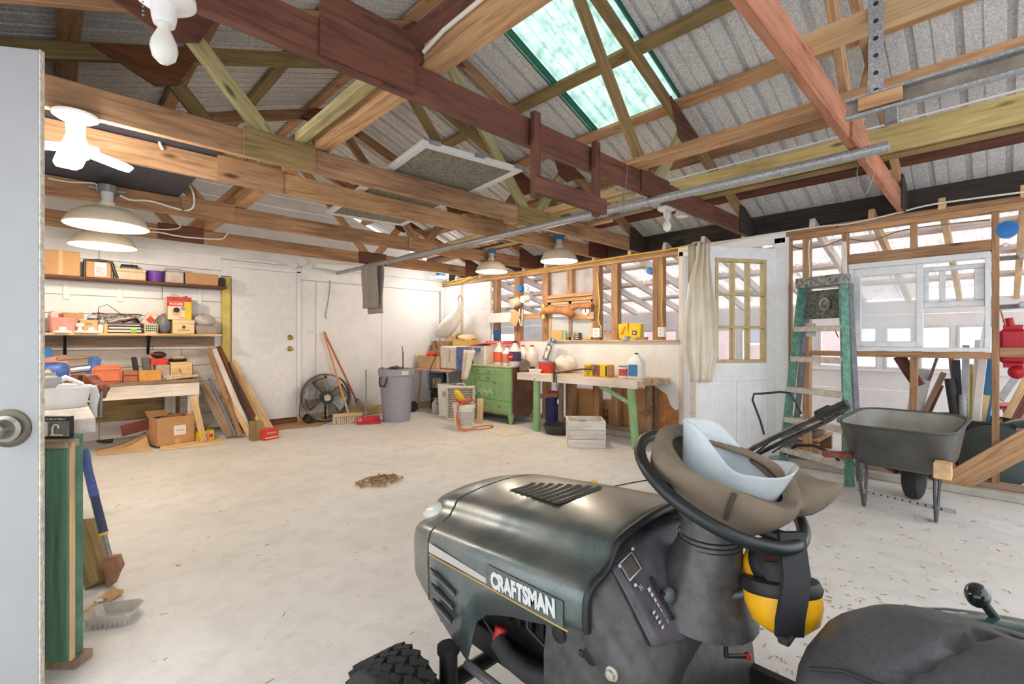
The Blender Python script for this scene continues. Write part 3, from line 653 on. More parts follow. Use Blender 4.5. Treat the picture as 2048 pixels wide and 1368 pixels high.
beam('track_web', (.018, 0, .03), (.018, -1.9, .03), .004, .06, P('rusty_galv', C(150, 140, 128), .6, .3, .25), tr)
beam('wood_block', (-.005, -.04, .033), (-.005, -.16, .033), .03, .045, M_FIR2, tr)
MB().box((0, -.13, -.03), (.03, .04, .05)).build('clamp', M_STEEL, tr, bevel=.004)
# conduit along the pale beam
c = thing('cable_conduit', 'thin white cable clipped along the long pale beam', 'cable', (1.09, 0, 2.30))
MB().tube([(0, -1.5, .02), (.0, .2, .03), (.004, .9, .02), (-.004, 1.5, .0), (.0, 1.64, -.02)], .009, 8).build('cable_body', M_CABLE, c, smooth=50)
MB().box((0, 1.2, .008), (.03, .02, .03)).build('blue_clip', M_BLUEBOX, c)
# ---- lamps
def point(name, loc, parent, watts, col, r=.05):
    l = bpy.data.lights.new(name, 'POINT'); l.energy = watts; l.color = col; l.shadow_soft_size = r
    o = bpy.data.objects.new(name, l); link(o, parent); o.location = loc; return o
WARM = (1.0, .87, .70); NEUT = (1.0, .93, .84)
def pendant(loc, dia, label, watts, boxmat, drop=.12):
    t = thing('pendant_lamp', label, 'lamp', loc, 0, 'enamel barn pendant lamps'); R = dia / 2
    MB().lathe([(.030, .17), (.042, .165), (.05, .13), (R * .55, .115), (R * .82, .075), (R * .97, .015), (R, .0), (R * .985, -.006), (R * .95, .012), (R * .80, .068), (R * .5, .105), (.03, .118)], (0, 0, 0), 36).build('shade', M_CREAM, t, smooth=40)
    MB().cyl((0, 0, .165), (0, 0, .165 + drop * .6), .032, .036, 14).build('socket', P('lamp_socket_grey', C(196, 198, 200), .4, var=.05), t, smooth=40)
    bx = MB().cyl((0, 0, .165 + drop * .6), (0, 0, .165 + drop), .055, .055, 14); bx.build('junction_box', boxmat, t, smooth=40)
    for s in (-1, 1): MB().box((s * .075, 0, .165 + drop * .75), (.05, .02, .012)).build('bracket', M_STEEL, t)
    MB().ball((0, 0, .03), (.038, .038, .05), 14).build('bulb', M_GLOW, t, smooth=60)
    point('bulb_light', (0, 0, -.045), t, watts, WARM, .04); return t
p1 = W(215, 452, Y=4.40); pendant(p1, .48, 'cream enamel pendant lamp, the larger and nearer of the two above the left bench', 20, M_STEEL)
p2 = W(207, 492, Y=5.55); pendant(p2, .48, 'cream enamel pendant lamp partly hidden below another, closest to the cardboard box shelf', 20, M_STEEL, .08)
p3 = W(1118, 522, Y=3.28); pendant(p3, .40, 'cream pendant lamp above the right workbench, nearer the nine-pane door', 19, M_BLUEBOX, .10)
p4 = W(983, 543, Y=4.42); pendant(p4, .40, 'cream pendant lamp with a dangling pull cord above the green cabinet', 19, M_BLUEBOX, .10)
o = MB().cyl((p4.x - .07, p4.y - .12, p4.z - .02), (p4.x - .03, p4.y - .1, p4.z + .18), .004, n=6).build('pull_cord', M_BLACK); tag(o, 'dark pull cord hanging from the pendant lamp above the green cabinet', 'cord')
def bare_bulb(loc, label, box=None, lit=0, watts=0):
    t = thing('bare_bulb_lamp', label, 'lamp', loc)
    MB().lathe([(.078, 0), (.078, -.012), (.062, -.024), (.034, -.032), (.030, -.07), (.026, -.085)], (0, 0, 0), 28).build('porcelain_base', M_CERAMIC, t, smooth=40)
    if box: MB().cyl((0, 0, 0), (0, 0, .04), .05, n=14).build('junction_box', box, t, smooth=40)
    MB().lathe([(.014, -.08), (.016, -.10), (.031, -.135), (.034, -.155), (.028, -.18), (.012, -.195), (.001, -.197)], (0, 0, 0), 20).build('bulb', M_BULB, t, smooth=60)
    for k in range(6): MB().ball((-.05, -.02, -.03 - k * .012), .003, 6).build('pull_chain', M_STEEL, t)
    return t
b1 = W(318, 22, Z=2.088); bare_bulb((b1.x, 1.665, 2.088), 'unlit bare bulb in a white porcelain holder under the dark truss')
b2 = (3.62, 1.90, 2.19); bl2 = bare_bulb(b2, 'unlit bare bulb with blue box under the end of the yellowish joist', M_BLUEBOX)
MB().lathe([(.05, .03), (.055, .0), (.05, -.03), (.03, -.035)], (.18, -.04, -.02), 18).build('side_socket', M_CERAMIC, bl2, smooth=40); MB().tube([(.0, 0, .03), (.10, -.02, .03), (.18, -.04, .0)], .010, 8).build('side_arm', M_STEEL, bl2)
# leaf-shaped LED lamp
lp = W(150, 240, Z=2.088); lf = thing('leaf_led_lamp', 'lit LED lamp with four white leaf panels under the brown truss', 'lamp', (lp.x, 2.81, 2.088))
MB().cyl((0, 0, -.002), (0, 0, .0), .06, n=16).build('blue_backing', M_BLUEBOX, lf)
MB().lathe([(.078, -.002), (.078, -.014), (.060, -.026), (.034, -.034), (.032, -.09), (.038, -.11), (.045, -.13)], (0, 0, 0), 28).build('porcelain_base', M_CERAMIC, lf, smooth=40)
MB().lathe([(.045, -.13), (.05, -.15), (.045, -.185), (.02, -.20)], (0, 0, 0), 20).build('led_core', M_LED, lf, smooth=50)
for a_ in (8, 98, 188, 278):
    Mx = Matrix.Rotation(R_(a_), 4, 'Z') @ Matrix.Rotation(R_(12), 4, 'Y') @ Matrix.Translation((.045, 0, -.15))
    MB().prism([(0, -.03), (.03, -.05), (.15, -.05), (.185, -.035), (.185, .035), (.15, .05), (.03, .05), (0, .03)], .012, Mx).build('led_panel', M_LED, lf, bevel=.003)
point('led_light', (0, 0, -.31), lf, 9, NEUT, .12); point('led_light', (.07, .07, -.15), lf, 7, NEUT, .05)  # second point light added among the leaves to brighten the roof
cl = W(880, 556, Y=6.0); cr = thing('corner_led_lamp', 'small glaring LED lamp hanging in the far corner', 'lamp', cl)
MB().lathe([(.045, .09), (.06, .08), (.06, .03), (.04, .025)], (0, 0, 0), 14).build('blue_box', M_BLUEBOX, cr, smooth=40); MB().cyl((0, 0, .0), (0, 0, .028), .035, n=12).build('led_core', M_LED, cr)
for a_ in (20, 140, 260):
    MB().prism([(0, -.02), (.13, -.025), (.13, .025), (0, .02)], .008, Matrix.Rotation(R_(a_), 4, 'Z') @ Matrix.Translation((.02, 0, .004))).build('led_panel', M_LED, cr)
MB().tube([(0, 0, .09), (.01, 0, .14), (.0, -.1, .22), (0, -.28, .22)], .004, 6).build('wire', M_CABLE, cr)
point('led_light', (-.02, -.02, -.07), cr, 8, NEUT, .08)
# ---- wires
def wire(label, pts, r=.006, mat=None, cat='cable', name='electric_cable'):
    P_ = [Vector(p) for p in pts]; out = []
    for i in range(len(P_) - 1):
        p0 = P_[max(0, i - 1)]; p1_ = P_[i]; p2_ = P_[i + 1]; p3_ = P_[min(len(P_) - 1, i + 2)]
        for k in range(6):
            t = k / 6; out.append(.5 * ((2 * p1_) + (-p0 + p2_) * t + (2 * p0 - 5 * p1_ + 4 * p2_ - p3_) * t * t + (-p0 + 3 * p1_ - 3 * p2_ + p3_) * t ** 3))
    out.append(P_[-1]); o = MB().tube(out, r, 7).build(name, mat or M_CABLE, None, smooth=60)
    return tag(o, label, cat)
y4 = 4.505
wire('white cable looping from the left pendant box up over the truss', [W(240, 391, Y=y4), W(262, 400, Y=y4), W(300, 402, Y=y4), W(345, 415, Y=y4), W(372, 421, Y=y4), W(387, 412, Y=y4 - .02), W(386, 385, Y=y4 - .03), W(370, 356, Y=y4 - .05)], .008)
wire('thin white cable above the left pendant lamp', [W(95, 356, Y=y4), W(140, 364, Y=y4), W(190, 367, Y=y4), W(194, 380, Y=y4), W(206, 388, Y=y4)], .005)
wire('white cable hanging down behind the leaf lamp truss', [W(319, 278, Y=3.36), W(320, 288, Y=3.34), W(326, 300, Y=3.34)], .008)
y5 = 5.67
wire('white cable with orange joint along the rear truss', [W(287, 463, Y=y5), W(320, 465, Y=y5), W(345, 470, Y=y5), W(380, 475, Y=y5), W(440, 478, Y=y5), W(452, 470, Y=y5), W(460, 460, Y=y5)], .008)
wire('white cable looping down to the rear pendant lamp', [W(287, 455, Y=y5), W(330, 459, Y=y5), W(358, 456, Y=y5), W(358, 446, Y=y5), W(350, 436, Y=y5)], .007)
wire('white cable stapled along the top of the back wall', [W(470, 517, Y=6.57), W(545, 522, Y=6.57), W(575, 532, Y=6.57), W(600, 537, Y=6.57), W(622, 526, Y=6.57), W(660, 528, Y=6.57), W(735, 532, Y=6.57)], .006)
wire('thin dark cord hanging down the white back wall', [W(660, 560, Y=6.58), W(659, 580, Y=6.58), W(655, 610, Y=6.58), W(651, 630, Y=6.58), W(654, 638, Y=6.58)], .004, M_BLACK, 'cord')
wire('white cable running over blocks on the right top plate', [W(1365, 503, X=4.70), W(1480, 478, X=4.70), W(1560, 465, X=4.70), W(1640, 453, X=4.70), W(1700, 447, X=4.70), W(1790, 427, X=4.70), W(1870, 408, X=4.70), W(2048, 384, X=4.70)], .007)
wire('yellow cable bundle along the right top plate', [W(900, 563, X=4.72), W(960, 551, X=4.72), W(1050, 544, X=4.72), W(1250, 512, X=4.72), W(1330, 500, X=4.72), W(1400, 486, X=4.72)], .008, M_YCABLE)
wire('yellow cable hanging in the far corner below the top plate', [W(885, 566, X=4.66), W(915, 566, X=4.66), W(940, 556, X=4.66), W(975, 548, X=4.66)], .007, M_YCABLE)
wire('brown cable sagging across the lean-to above the sliding window', [W(1580, 490, X=4.86), W(1605, 498, X=4.86), W(1650, 492, X=4.86), W(1690, 478, X=4.86), W(1740, 482, X=4.86), W(1800, 462, X=4.86), W(1880, 450, X=4.86), W(1980, 440, X=4.86)], .005, P('brown_cable', C(150, 128, 110), .6, var=0))
wire('white cable down the stud beside the ladder', [W(1620, 480, X=4.73), W(1617, 500, X=4.73), W(1619, 540, X=4.73), W(1618, 600, X=4.73)], .006)
wire('loop of bare wire dangling from the reddish chord', [W(1716, 326, X=3.3), W(1714, 352, X=3.3), W(1716, 378, X=3.3), W(1728, 390, X=3.3), W(1738, 376, X=3.3), W(1748, 345, X=3.3)], .003, M_STEEL, 'wire')
wire('bare wire hanging from the dark truss near its hanger', [W(1255, 330, Y=1.64), W(1252, 365, Y=1.64), W(1246, 395, Y=1.64), W(1250, 420, Y=1.62), W(1262, 424, Y=1.62)], .003, M_STEEL, 'wire')
# ------------------------------------------------------------------ lawn tractor (points along +Y)
tx = 1.05
tractor = thing('lawn_tractor', 'dark green riding lawn tractor with grey hood in the foreground', 'lawn tractor', (tx, 0, 0))
def hoodmat():
    m, nt, b = newmat('green_hood_dust_reflections'); b.inputs['Roughness'].default_value = .3; b.inputs['Coat Weight'].default_value = .3; b.inputs['Coat Roughness'].default_value = .2
    mp = coords(nt); n = noise(nt, mp, 3.2, 5, .6); n2 = noise(nt, mp, 160, 3, .7)
    b.inputs['Metallic'].default_value = .55
    r = ramp(nt, [(.35, C(82, 102, 102)), (.65, C(138, 138, 134))]); nt.links.new(n.outputs[0], r.inputs[0])  # greyer end paints in hood reflections as well as dust
    r2 = ramp(nt, [(.3, (.82, .82, .82, 1)), (.7, (1.1, 1.1, 1.1, 1))]); nt.links.new(n2.outputs[0], r2.inputs[0])
    mx = nt.nodes.new('ShaderNodeMix'); mx.data_type = 'RGBA'; mx.blend_type = 'MULTIPLY'; mx.inputs[0].default_value = 1
    nt.links.new(r.outputs[0], mx.inputs[6]); nt.links.new(r2.outputs[0], mx.inputs[7]); nt.links.new(mx.outputs[2], b.inputs['Base Color'])
    rr = ramp(nt, [(.3, (.24, .24, .24, 1)), (.7, (.42, .42, .42, 1))]); nt.links.new(n.outputs[0], rr.inputs[0]); nt.links.new(rr.outputs[0], b.inputs['Roughness'])
    return m
M_HOOD = hoodmat()
M_DASH = P('dusty_black_dash', C(84, 82, 82), .36, .15, var=.25, scale=30, bmp=.05)
M_DASHP = P('dash_panel_violet_black', C(92, 88, 98), .38, var=.35, scale=16)
M_TEALF = P('glossy_teal_fender', C(48, 92, 88), .25, var=.2, scale=5, coat=.6)
M_ENGINE = P('greasy_engine', C(40, 38, 37), .5, .3, .4, 18)
def interp(tab, y):
    for (a, va), (b_, vb) in zip(tab, tab[1:]):
        if y <= b_: return va + (vb - va) * (y - a) / (b_ - a)
    return tab[-1][1]
ZB = [(.50, .535), (.59, .522), (.70, .485), (.80, .462), (.867, .434), (.905, .40), (.925, .345), (.944, .288), (1.0, .31), (1.12, .37), (1.20, .40), (1.35, .42)]
def hood_section(y, ku, dz, flat=1.0):
    zb = interp(ZB, y) + min(0, dz) * .1
    half = [(.297, zb), (.300, zb + (.565 - zb) * .5), (.299, .556 + dz), (.292, .576 + dz), (.276, .587 + dz), (.250, .592 + dz), (.226, .602 + dz), (.208, .622 + dz), (.196, .640 + dz), (.180, .648 + dz), (.15, .654 + dz), (.09, .661 + dz), (.045, .664 + dz)]
    pts = [Vector((-u * ku, y, z)) for u, z in half] + [Vector((0, y, .665 + dz))] + [Vector((u * ku, y, z)) for u, z in reversed(half)]
    return pts
secs = []
for y, ku, dz in ((.565, .985, .022), (.60, .985, .020), (.66, .985, .016), (.72, .985, .012), (.78, .985, .008), (.83, .985, .005), (.867, .985, .002), (.89, .985, 0), (.905, .985, 0), (.925, .985, -.002), (.944, .985, -.004), (.97, .98, -.006), (1.02, .975, -.010), (1.07, .97, -.014), (1.12, .955, -.020), (1.17, .93, -.028), (1.215, .895, -.038), (1.25, .84, -.052), (1.275, .75, -.072), (1.29, .60, -.096), (1.297, .40, -.12)):
    secs.append(hood_section(y, ku, dz))
m = MB(); m.rings(secs, closed=False)
k = (len(secs) - 1) * len(secs[0]); m.f.append(tuple(range(k, k + len(secs[0]))))
hood = m.build('hood', M_HOOD, tractor, smooth=38, solid=.006)
# seam between hood and nose grille
nose = [[p + Vector((0, 0, 0)) + (p - Vector((0, 1.0, .45))).normalized() * .0045 for p in hood_section(y, ku, dz)] for y, ku, dz in ((1.118, .956, -.020), (1.124, .953, -.0205))]
MB().rings(nose, closed=False).build('nose_seam', M_PRINT, hood)
for s in (-1, 1):
    MB().ball((s * .196, 1.222, .572), (.035, .045, .018), 12, rotm(-20, s * 25, s * -30)).build('headlight', P('headlight_lens', C(206, 206, 200), .15, var=.05), hood, smooth=60)
# hood louvres
for k in range(8):
    y = .80 + k * .027
    def lz(u, yy): 
        dz = interp([(.565, .022), (.72, .012), (.867, .002), (1.02, -.010), (1.2, -.034)], yy); return .6655 + dz - .10 * abs(u) ** 1.7
    wv = .105 - .008 * k
    def f(a_, b_, y=y, wv=wv):
        u = (a_ * 2 - 1) * wv - .004 * k; yy = y + .018 * (b_ - .5) + .05 * (abs(a_ - .45)) ** 2; return Vector((u, yy, lz(u, yy) + .0035))
    MB().grid(f, 12, 1).build('louvre_slot_shade', M_PRINT, hood)  # dark strips on the hood surface paint in the slots' shade
    def f2(a_, b_, y=y, wv=wv):
        u = (a_ * 2 - 1) * wv - .004 * k; yy = y + .012 + .010 * (b_ - .5) + .05 * (abs(a_ - .45)) ** 2; return Vector((u, yy, lz(u, yy) + .002 + .003 * math.sin(b_ * math.pi)))
    MB().grid(f2, 12, 4).build('louvre_rib', M_HOOD, hood, smooth=60)
# side decal, gold line, letters, slots (left side faces the camera)
M_DECAL = P('silver_decal', C(190, 188, 184), .4, .2, .05); M_GOLD = P('gold_line', C(178, 150, 84), .4, .3, .05); M_LETTER = P('silver_letters', C(214, 214, 214), .4, .1, .02)
us = -.2965 * .99 - .0045
def sidep(y, z): 
    return Vector((us - .0015, y, z))
for s in (-1, 1):
    MB()._add([Vector((s * -us + s * .0012, y, z)) for y, z in ((1.105, .512), (1.105, .538), (.87, .527), (.64, .522), (.62, .515))], [(0, 1, 2, 3, 4)]).build('silver_stripe', M_DECAL if s < 0 else M_DECAL, hood, solid=.0008)
    MB().tube([(s * -us + s * .001, 1.105, .505), (s * -us + s * .001, .61, .509)], .0025, 6).build('gold_line', M_GOLD, hood)
Mx = Matrix.Translation((us - .0045, .742, .536)) @ Matrix(((0, 0, -1, 0), (-1, 0, 0, 0), (0, 1, 0, 0), (0, 0, 0, 1))) @ Matrix.Rotation(R_(3.0), 4, 'Z')
MB()._add([Vector((us - .0030, y, z)) for y, z in ((.862, .512), (.862, .562), (.622, .566), (.622, .512))], [(0, 1, 2, 3)]).build('name_plate', M_HOOD, hood)
text('lettering', 'CRAFTSMAN', M_LETTER, hood, Mx, .050, .0006, sx=.70, offset=.0028)
for k in range(3):
    za, zb_ = .462 - k * .040, .452 - k * .040
    MB().tube([(us - .0008, 1.098 - k * .006, za + .008), (us - .0008, 1.06, za), (us - .0008, .985 - .0 * k + .008 * k, zb_ - .006)], [.003, .0075, .006], 8, flat=.55).build('side_slot_shade', M_PRINT, hood, smooth=60)  # dark capsules colour in the shade of the indents
    MB().tube([(us - .002, 1.09 - k * .006, za - .004), (us - .002, 1.05, za - .010), (us - .002, .985 + .008 * k, zb_ - .014)], [.002, .004, .003], 8).build('slot_lip', M_HOOD, hood, smooth=60)
# black gap trim around the rear of the hood
def shell(y, ku, dz): return hood_section(y, ku, dz)
rr = [p for p in hood_section(.566, .99, .026)]
MB().tube(rr, .009, 8).build('hood_gasket', M_BLACK, tractor, smooth=60)
# dash moulding behind the hood
dsec = []
for y, ku, dz, zl_ in ((.59, .955, .004, .50), (.565, .93, -.018, .47), (.54, .90, -.048, .42), (.51, .88, -.088, .40), (.48, .86, -.128, .38), (.455, .82, -.160, .36), (.435, .74, -.185, .36)):
    half = [(.297, zl_ - .0), (.298, .552 + dz), (.284, .586 + dz), (.25, .606 + dz), (.20, .632 + dz), (.12, .650 + dz)]
    dsec.append([Vector((-u * ku, y, z)) for u, z in half] + [Vector((0, y, .656 + dz))] + [Vector((u * ku, y, z)) for u, z in reversed(half)])
m = MB(); m.rings(dsec, closed=False); dash = m.build('dash', M_DASH, tractor, smooth=45, solid=.006)
def dz_at(y): return interp([(.435, -.185), (.455, -.160), (.48, -.128), (.51, -.088), (.54, -.048), (.565, -.018), (.59, .004)], y)
def dashp(u, y, lift=.006): 
    z = .656 + dz_at(y) - .028 * (abs(u) / .18) ** 1.6; return Vector((u, y - lift * .6, z + lift))
def panel(u0, u1, y0, y1, name, mat, lift, n=8, solid=.002):
    return MB().grid(lambda a_, b_: dashp(u0 + (u1 - u0) * a_, y0 + (y1 - y0) * b_, lift), n, n).build(name, mat, dash, smooth=60, solid=solid)
MB().grid(lambda a_, b_: dashp(-.205 + .41 * a_, (.442 + .038 * abs(2 * a_ - 1) ** 2) * (1 - b_) + .578 * b_, .006), 16, 10).build('control_panel', M_DASHP, dash, smooth=60, solid=.002)
lever_slot = panel(-.128, -.120, .478, .530, 'lever_slot', M_PRINT, .0105)
panel(-.182, -.138, .546, .570, 'blank_plate', P('blank_plate_grey', C(84, 78, 74), .6, var=.3), .0095, 4)
for a, b_, c, d in ((-.184, -.136, .569, .571), (-.184, -.136, .545, .547), (-.184, -.182, .545, .571), (-.138, -.136, .545, .571)): panel(a, b_, c, d, 'plate_outline', M_LETTER, .0105, 2, .0006)
pN = dashp(-.165, .530, .0115); 
ny = Vector((0, .55, .83)); nx = Vector((1, 0, 0))
text('neutral_letter', 'N', M_LETTER, dash, frameM(pN, (1, .1, 0), (-.05, .62, .8)), .016, .0004)
for k in range(7):
    yk = .524 - k * .0065; panel(-.150 + k * .0015, -.139 - k * .0006, yk - .005, yk, 'speed_mark', M_LETTER, .0105, 1, .0005)
for k in range(4): panel(-.168 + .001 * k, -.158 + .001 * k, .502 - k * .006 - .003, .502 - k * .006, 'speed_mark', M_LETTER, .0105, 1, .0005)
pk = dashp(-.108, .500, .016); MB().ball(pk, (.017, .012, .017), 12).build('throttle_knob', P('grey_green_knob', C(96, 108, 106), .5, var=.2), dash, smooth=60)
MB().tube([dashp(-.124, .505, .008), dashp(-.124, .505, .02), pk], .0035, 6).build('throttle_stem', M_PRINT, dash)
for u, y in ((-.176, .537), (-.13, .572), (-.188, .568)): MB().ball(dashp(u, y, .012), .004, 8).build('panel_screw', M_LETTER, dash)
# lower body
bsec = []
for z, hu, y0, y1 in ((.10, .20, .39, .74), (.20, .235, .405, .73), (.32, .25, .425, .72), (.40, .262, .44, .71), (.455, .266, .465, .70), (.50, .266, .50, .70), (.53, .262, .53, .64)):
    bsec.append([Vector(p + (z,)) for p in ((-hu, y0 + .05), (-hu, y1), (hu, y1), (hu, y0 + .05), (hu - .05, y0), (-hu + .05, y0))])
MB().rings(bsec).build('lower_body', M_DASH, tractor, smooth=30)
for y, z, r in ((.575, .462, .012), (.66, .468, .012)): MB().lathe([(r * 1.5, 0), (r * 1.5, .003), (r * .6, .005)], (-.268, y, z), 14, rotm(0, -90, 0)).build('bolt_boss', M_BLACKM, tractor, smooth=40)
MB().lathe([(.014, 0), (.014, .004), (.009, .005), (.009, .012), (.0, .013)], (-.267, .525, .452), 12, rotm(0, -90, 0)).build('bolt_head', P('bolt_zinc', C(206, 202, 190), .3, .7, .1), tractor, smooth=40)
MB().box((-.268, .60, .455), (.004, .012, .012)).build('square_hole', M_PRINT, tractor)
# column and wheel
hub = Vector((0.0, .432, .785)); nw = Vector((0, -math.sin(R_(27)), math.cos(R_(27))))
MB().tube([(0, .475, .50), (0, .468, .55), (.0, .455, .62), (.0, .448, .66), (.0, .442, .715)], [.125, .098, .075, .066, .058], 22).build('steering_column', M_DASH, tractor, smooth=50)
for z in (.652, .662, .672): MB().lathe([(.0665, -.0015), (.068, 0), (.0665, .0015)], (0, .449, z), 22).build('column_ring', M_BLACK, tractor, smooth=60)
wx = Vector((1, 0, 0)); wy = nw.cross(wx)
def onwheel(a_, r, h=0): return hub + (wx * math.cos(a_) + wy * math.sin(a_)) * r + nw * h
M_WHEEL = P('black_steering_wheel', C(30, 36, 38), .38, var=.2)
m = MB(); n_ = 48
m.rings([[onwheel(2 * math.pi * i / n_, .180 + .013 * math.cos(2 * math.pi * j / 12), .013 * math.sin(2 * math.pi * j / 12)) for j in range(12)] for i in range(n_ + 1)], True, (False, False))
sw_ = m.build('steering_wheel', M_WHEEL, tractor, smooth=60)
MB().tube([hub - nw * .09, hub - nw * .03], [.058, .05], 18).build('hub', M_BLACK, sw_, smooth=50)
for a_ in (.3, math.pi - .3, -math.pi / 2): MB().tube([hub - nw * .05, onwheel(a_, .09, -.035), onwheel(a_, .172, -.004)], [.02, .014, .012], 10).build('spoke', M_WHEEL, sw_, smooth=60)
# seat and fenders
def seat(a_, b_):
    th = a_ * 2 * math.pi; r = b_
    cx = math.copysign(abs(math.cos(th)) ** .6, math.cos(th)) * .25 * r; cy = math.copysign(abs(math.sin(th)) ** .6, math.sin(th)) * .27 * r
    z = .618 - .06 * r ** 6 - .22 * abs(cx) ** 1.2 + .012 * math.cos(cx * 12) - (.018 if abs(cy - .12 + .35 * (cx + .12)) < .008 and cx < .08 else 0)
    return Vector((-.012 + cx, -.055 + cy - .20 * cx, z))
MB().grid(seat, 40, 14).build('seat', P('black_vinyl_seat', C(78, 80, 84), .45, var=.15, scale=120, bmp=.08), tractor, smooth=60, solid=.02)
MB().tube([(-.012 - .165, -.055 + cy + .033, .618 - .06 * max(.66, abs(cy) / .27) ** 6 - .22 * .165 ** 1.2 + .012 * math.cos(.165 * 12) + .0105) for cy in (.235, .19, .14, .08, .0, -.08, -.16)], .0035, 8).build('seat_seam', M_PRINT, tractor, smooth=60)
MB().box((.0, -.18, .70), (.44, .06, .24), rotm(-14, 0, 0)).build('seat_back', P('black_vinyl_seat', C(62, 62, 66)), tractor, bevel=.02, seg=3, loc=(0, -.18, 0))
for s in (-1, 1):
    def fen(a_, b_, s=s):
        y = .19 - .80 * a_; k = math.sin(math.pi * min(1, a_ * 1.05)) ** .5
        u = .265 + .28 * b_; return Vector((s * u, y - .05 * b_ * (1 - a_), .455 + .085 * k - .13 * (b_ - .35) ** 2 - .05 * b_ * b_))
    MB().grid(fen, 18, 8).build('fender', M_TEALF, tractor, smooth=60, solid=.01)
MB().mm((-.28, -.62, .22), (.28, .12, .46)).build('rear_frame', M_BLACKM, tractor, bevel=.03)
lv0 = Vector((.36, -.03, .47)); lv1 = W(1955, 1190, X=1.42) - Vector((tx, 0, 0))
MB().tube([lv0, lv1], .009, 10).build('deck_lever', M_BLACK, tractor); MB().ball(lv1, (.028, .022, .022), 16, rotm(0, -30, 0)).build('lever_knob', P('glossy_black_knob', C(28, 40, 40), .15, var=.1, coat=.5), tractor, smooth=60)
# small red-tipped parking lever
q0 = W(1450, 1235, X=1.0) - Vector((tx, 0, 0)); q1 = W(1452, 1312, X=1.0) - Vector((tx, 0, 0)); q2 = W(1495, 1312, X=1.06) - Vector((tx, 0, 0))
MB().tube([q0, q1, q2], .005, 8).build('brake_lever', M_BLACKM, tractor); MB().ball(q2, (.010, .008, .008), 10).build('red_tip', M_RED, tractor, smooth=60)
# wheels
def wheel(x, y, r, w, name):
    t = MB().lathe([(r * .55, -w * .5), (r * .80, -w * .52), (r * .94, -w * .46), (r, -w * .30), (r, w * .30), (r * .94, w * .46), (r * .80, w * .52), (r * .55, w * .5)], (0, 0, 0), 40, rotm(0, 90, 0))
    o = t.build(name, M_RUBBER, tractor, smooth=40, loc=(x, y, r))
    MB().lathe([(.02, -w * .30), (r * .40, -w * .26), (r * .56, -w * .46), (r * .57, w * .46), (r * .40, w * .26), (.02, w * .30)], (0, 0, 0), 28, rotm(0, 90, 0)).build('rim', P('rim_grey', C(176, 174, 168), .45, .2, .12), o, smooth=40)
    tm = MB(); nb_ = 26
    for i in range(nb_):
        a_ = 2 * math.pi * i / nb_
        for s in (-1, 0, 1):
            for j in (0, 1):
                off = s * w * .27 + (j - .5) * w * .11; aa = a_ + (j - .5) * .10
                M4 = Matrix.Rotation(aa, 3, 'X')
                tm.box(M4 @ Vector((off, 0, r + .002)), (w * .135, .026, .012), M4 @ Matrix.Rotation(R_(32 * (1 if j else -1)), 3, 'Z'))
    tm.build('tread', M_RUBBER, o)['kind'] = 'stuff'
    return o
for x in (-.44, .44): wheel(x, 1.04, .152, .145, 'front_wheel')
for x in (-.42, .42): wheel(x, -.30, .24, .20, 'rear_wheel')
MB().cyl((-.36, 1.03, .18), (.36, 1.03, .18), .022, n=12).build('front_axle', M_BLACKM, tractor)
for s in (-1, 1):
    MB().cyl((s * .31, 1.0, .13), (s * .31, 1.0, .29), .024, n=14).build('spindle', M_ENGINE, tractor, smooth=40); MB().cyl((s * .31, 1.0, .29), (s * .31, 1.0, .305), .03, n=14).build('spindle_cap', M_ENGINE, tractor, smooth=40)
    beam('frame_rail', (s * .18, -.5, .27), (s * .18, 1.2, .27), .03, .07, M_BLACKM, tractor)
# engine seen through the wheel arch
eng = MB().mm((-.17, .72, .28), (.17, 1.10, .46)).build('engine_block', M_ENGINE, tractor, bevel=.02)
for k in range(6): MB().mm((-.185, .74 + k * .04, .36), (-.165, .755 + k * .04, .45)).build('cooling_fin', M_ENGINE, eng)
MB().cyl((-.10, .95, .46), (-.10, .95, .56), .07, n=16).build('air_filter', M_ENGINE, eng, smooth=40)
MB().lathe([(.016, 0), (.016, .03), (.012, .034)], (-.235, .89, .335), 12, rotm(0, 20, 0)).build('red_fitting', M_RED, tractor, smooth=40)
MB().tube([(-.24, .885, .34), (-.245, .84, .32), (-.24, .78, .31), (-.22, .70, .315)], .022, 12).build('exhaust_hose', M_RUBBER, tractor, smooth=60)
MB().tube([(-.23, .94, .45), (-.25, .93, .38), (-.235, .90, .34), (-.25, .86, .30)], .004, 6).build('hose', M_BLACK, tractor)
MB().tube([(-.21, .82, .47), (-.22, .80, .40), (-.20, .75, .36)], .004, 6).build('hose', M_BLACK, tractor)
MB().cyl((-.26, .99, .24), (-.22, .60, .20), .012, n=8).build('drag_link', M_STEEL, tractor)
MB().mm((-.34, .56, .16), (-.20, .10, .18)).build('footrest', M_BLACKM, tractor, bevel=.01); MB().mm((.20, .56, .16), (.34, .10, .18)).build('footrest', M_BLACKM, tractor, bevel=.01)

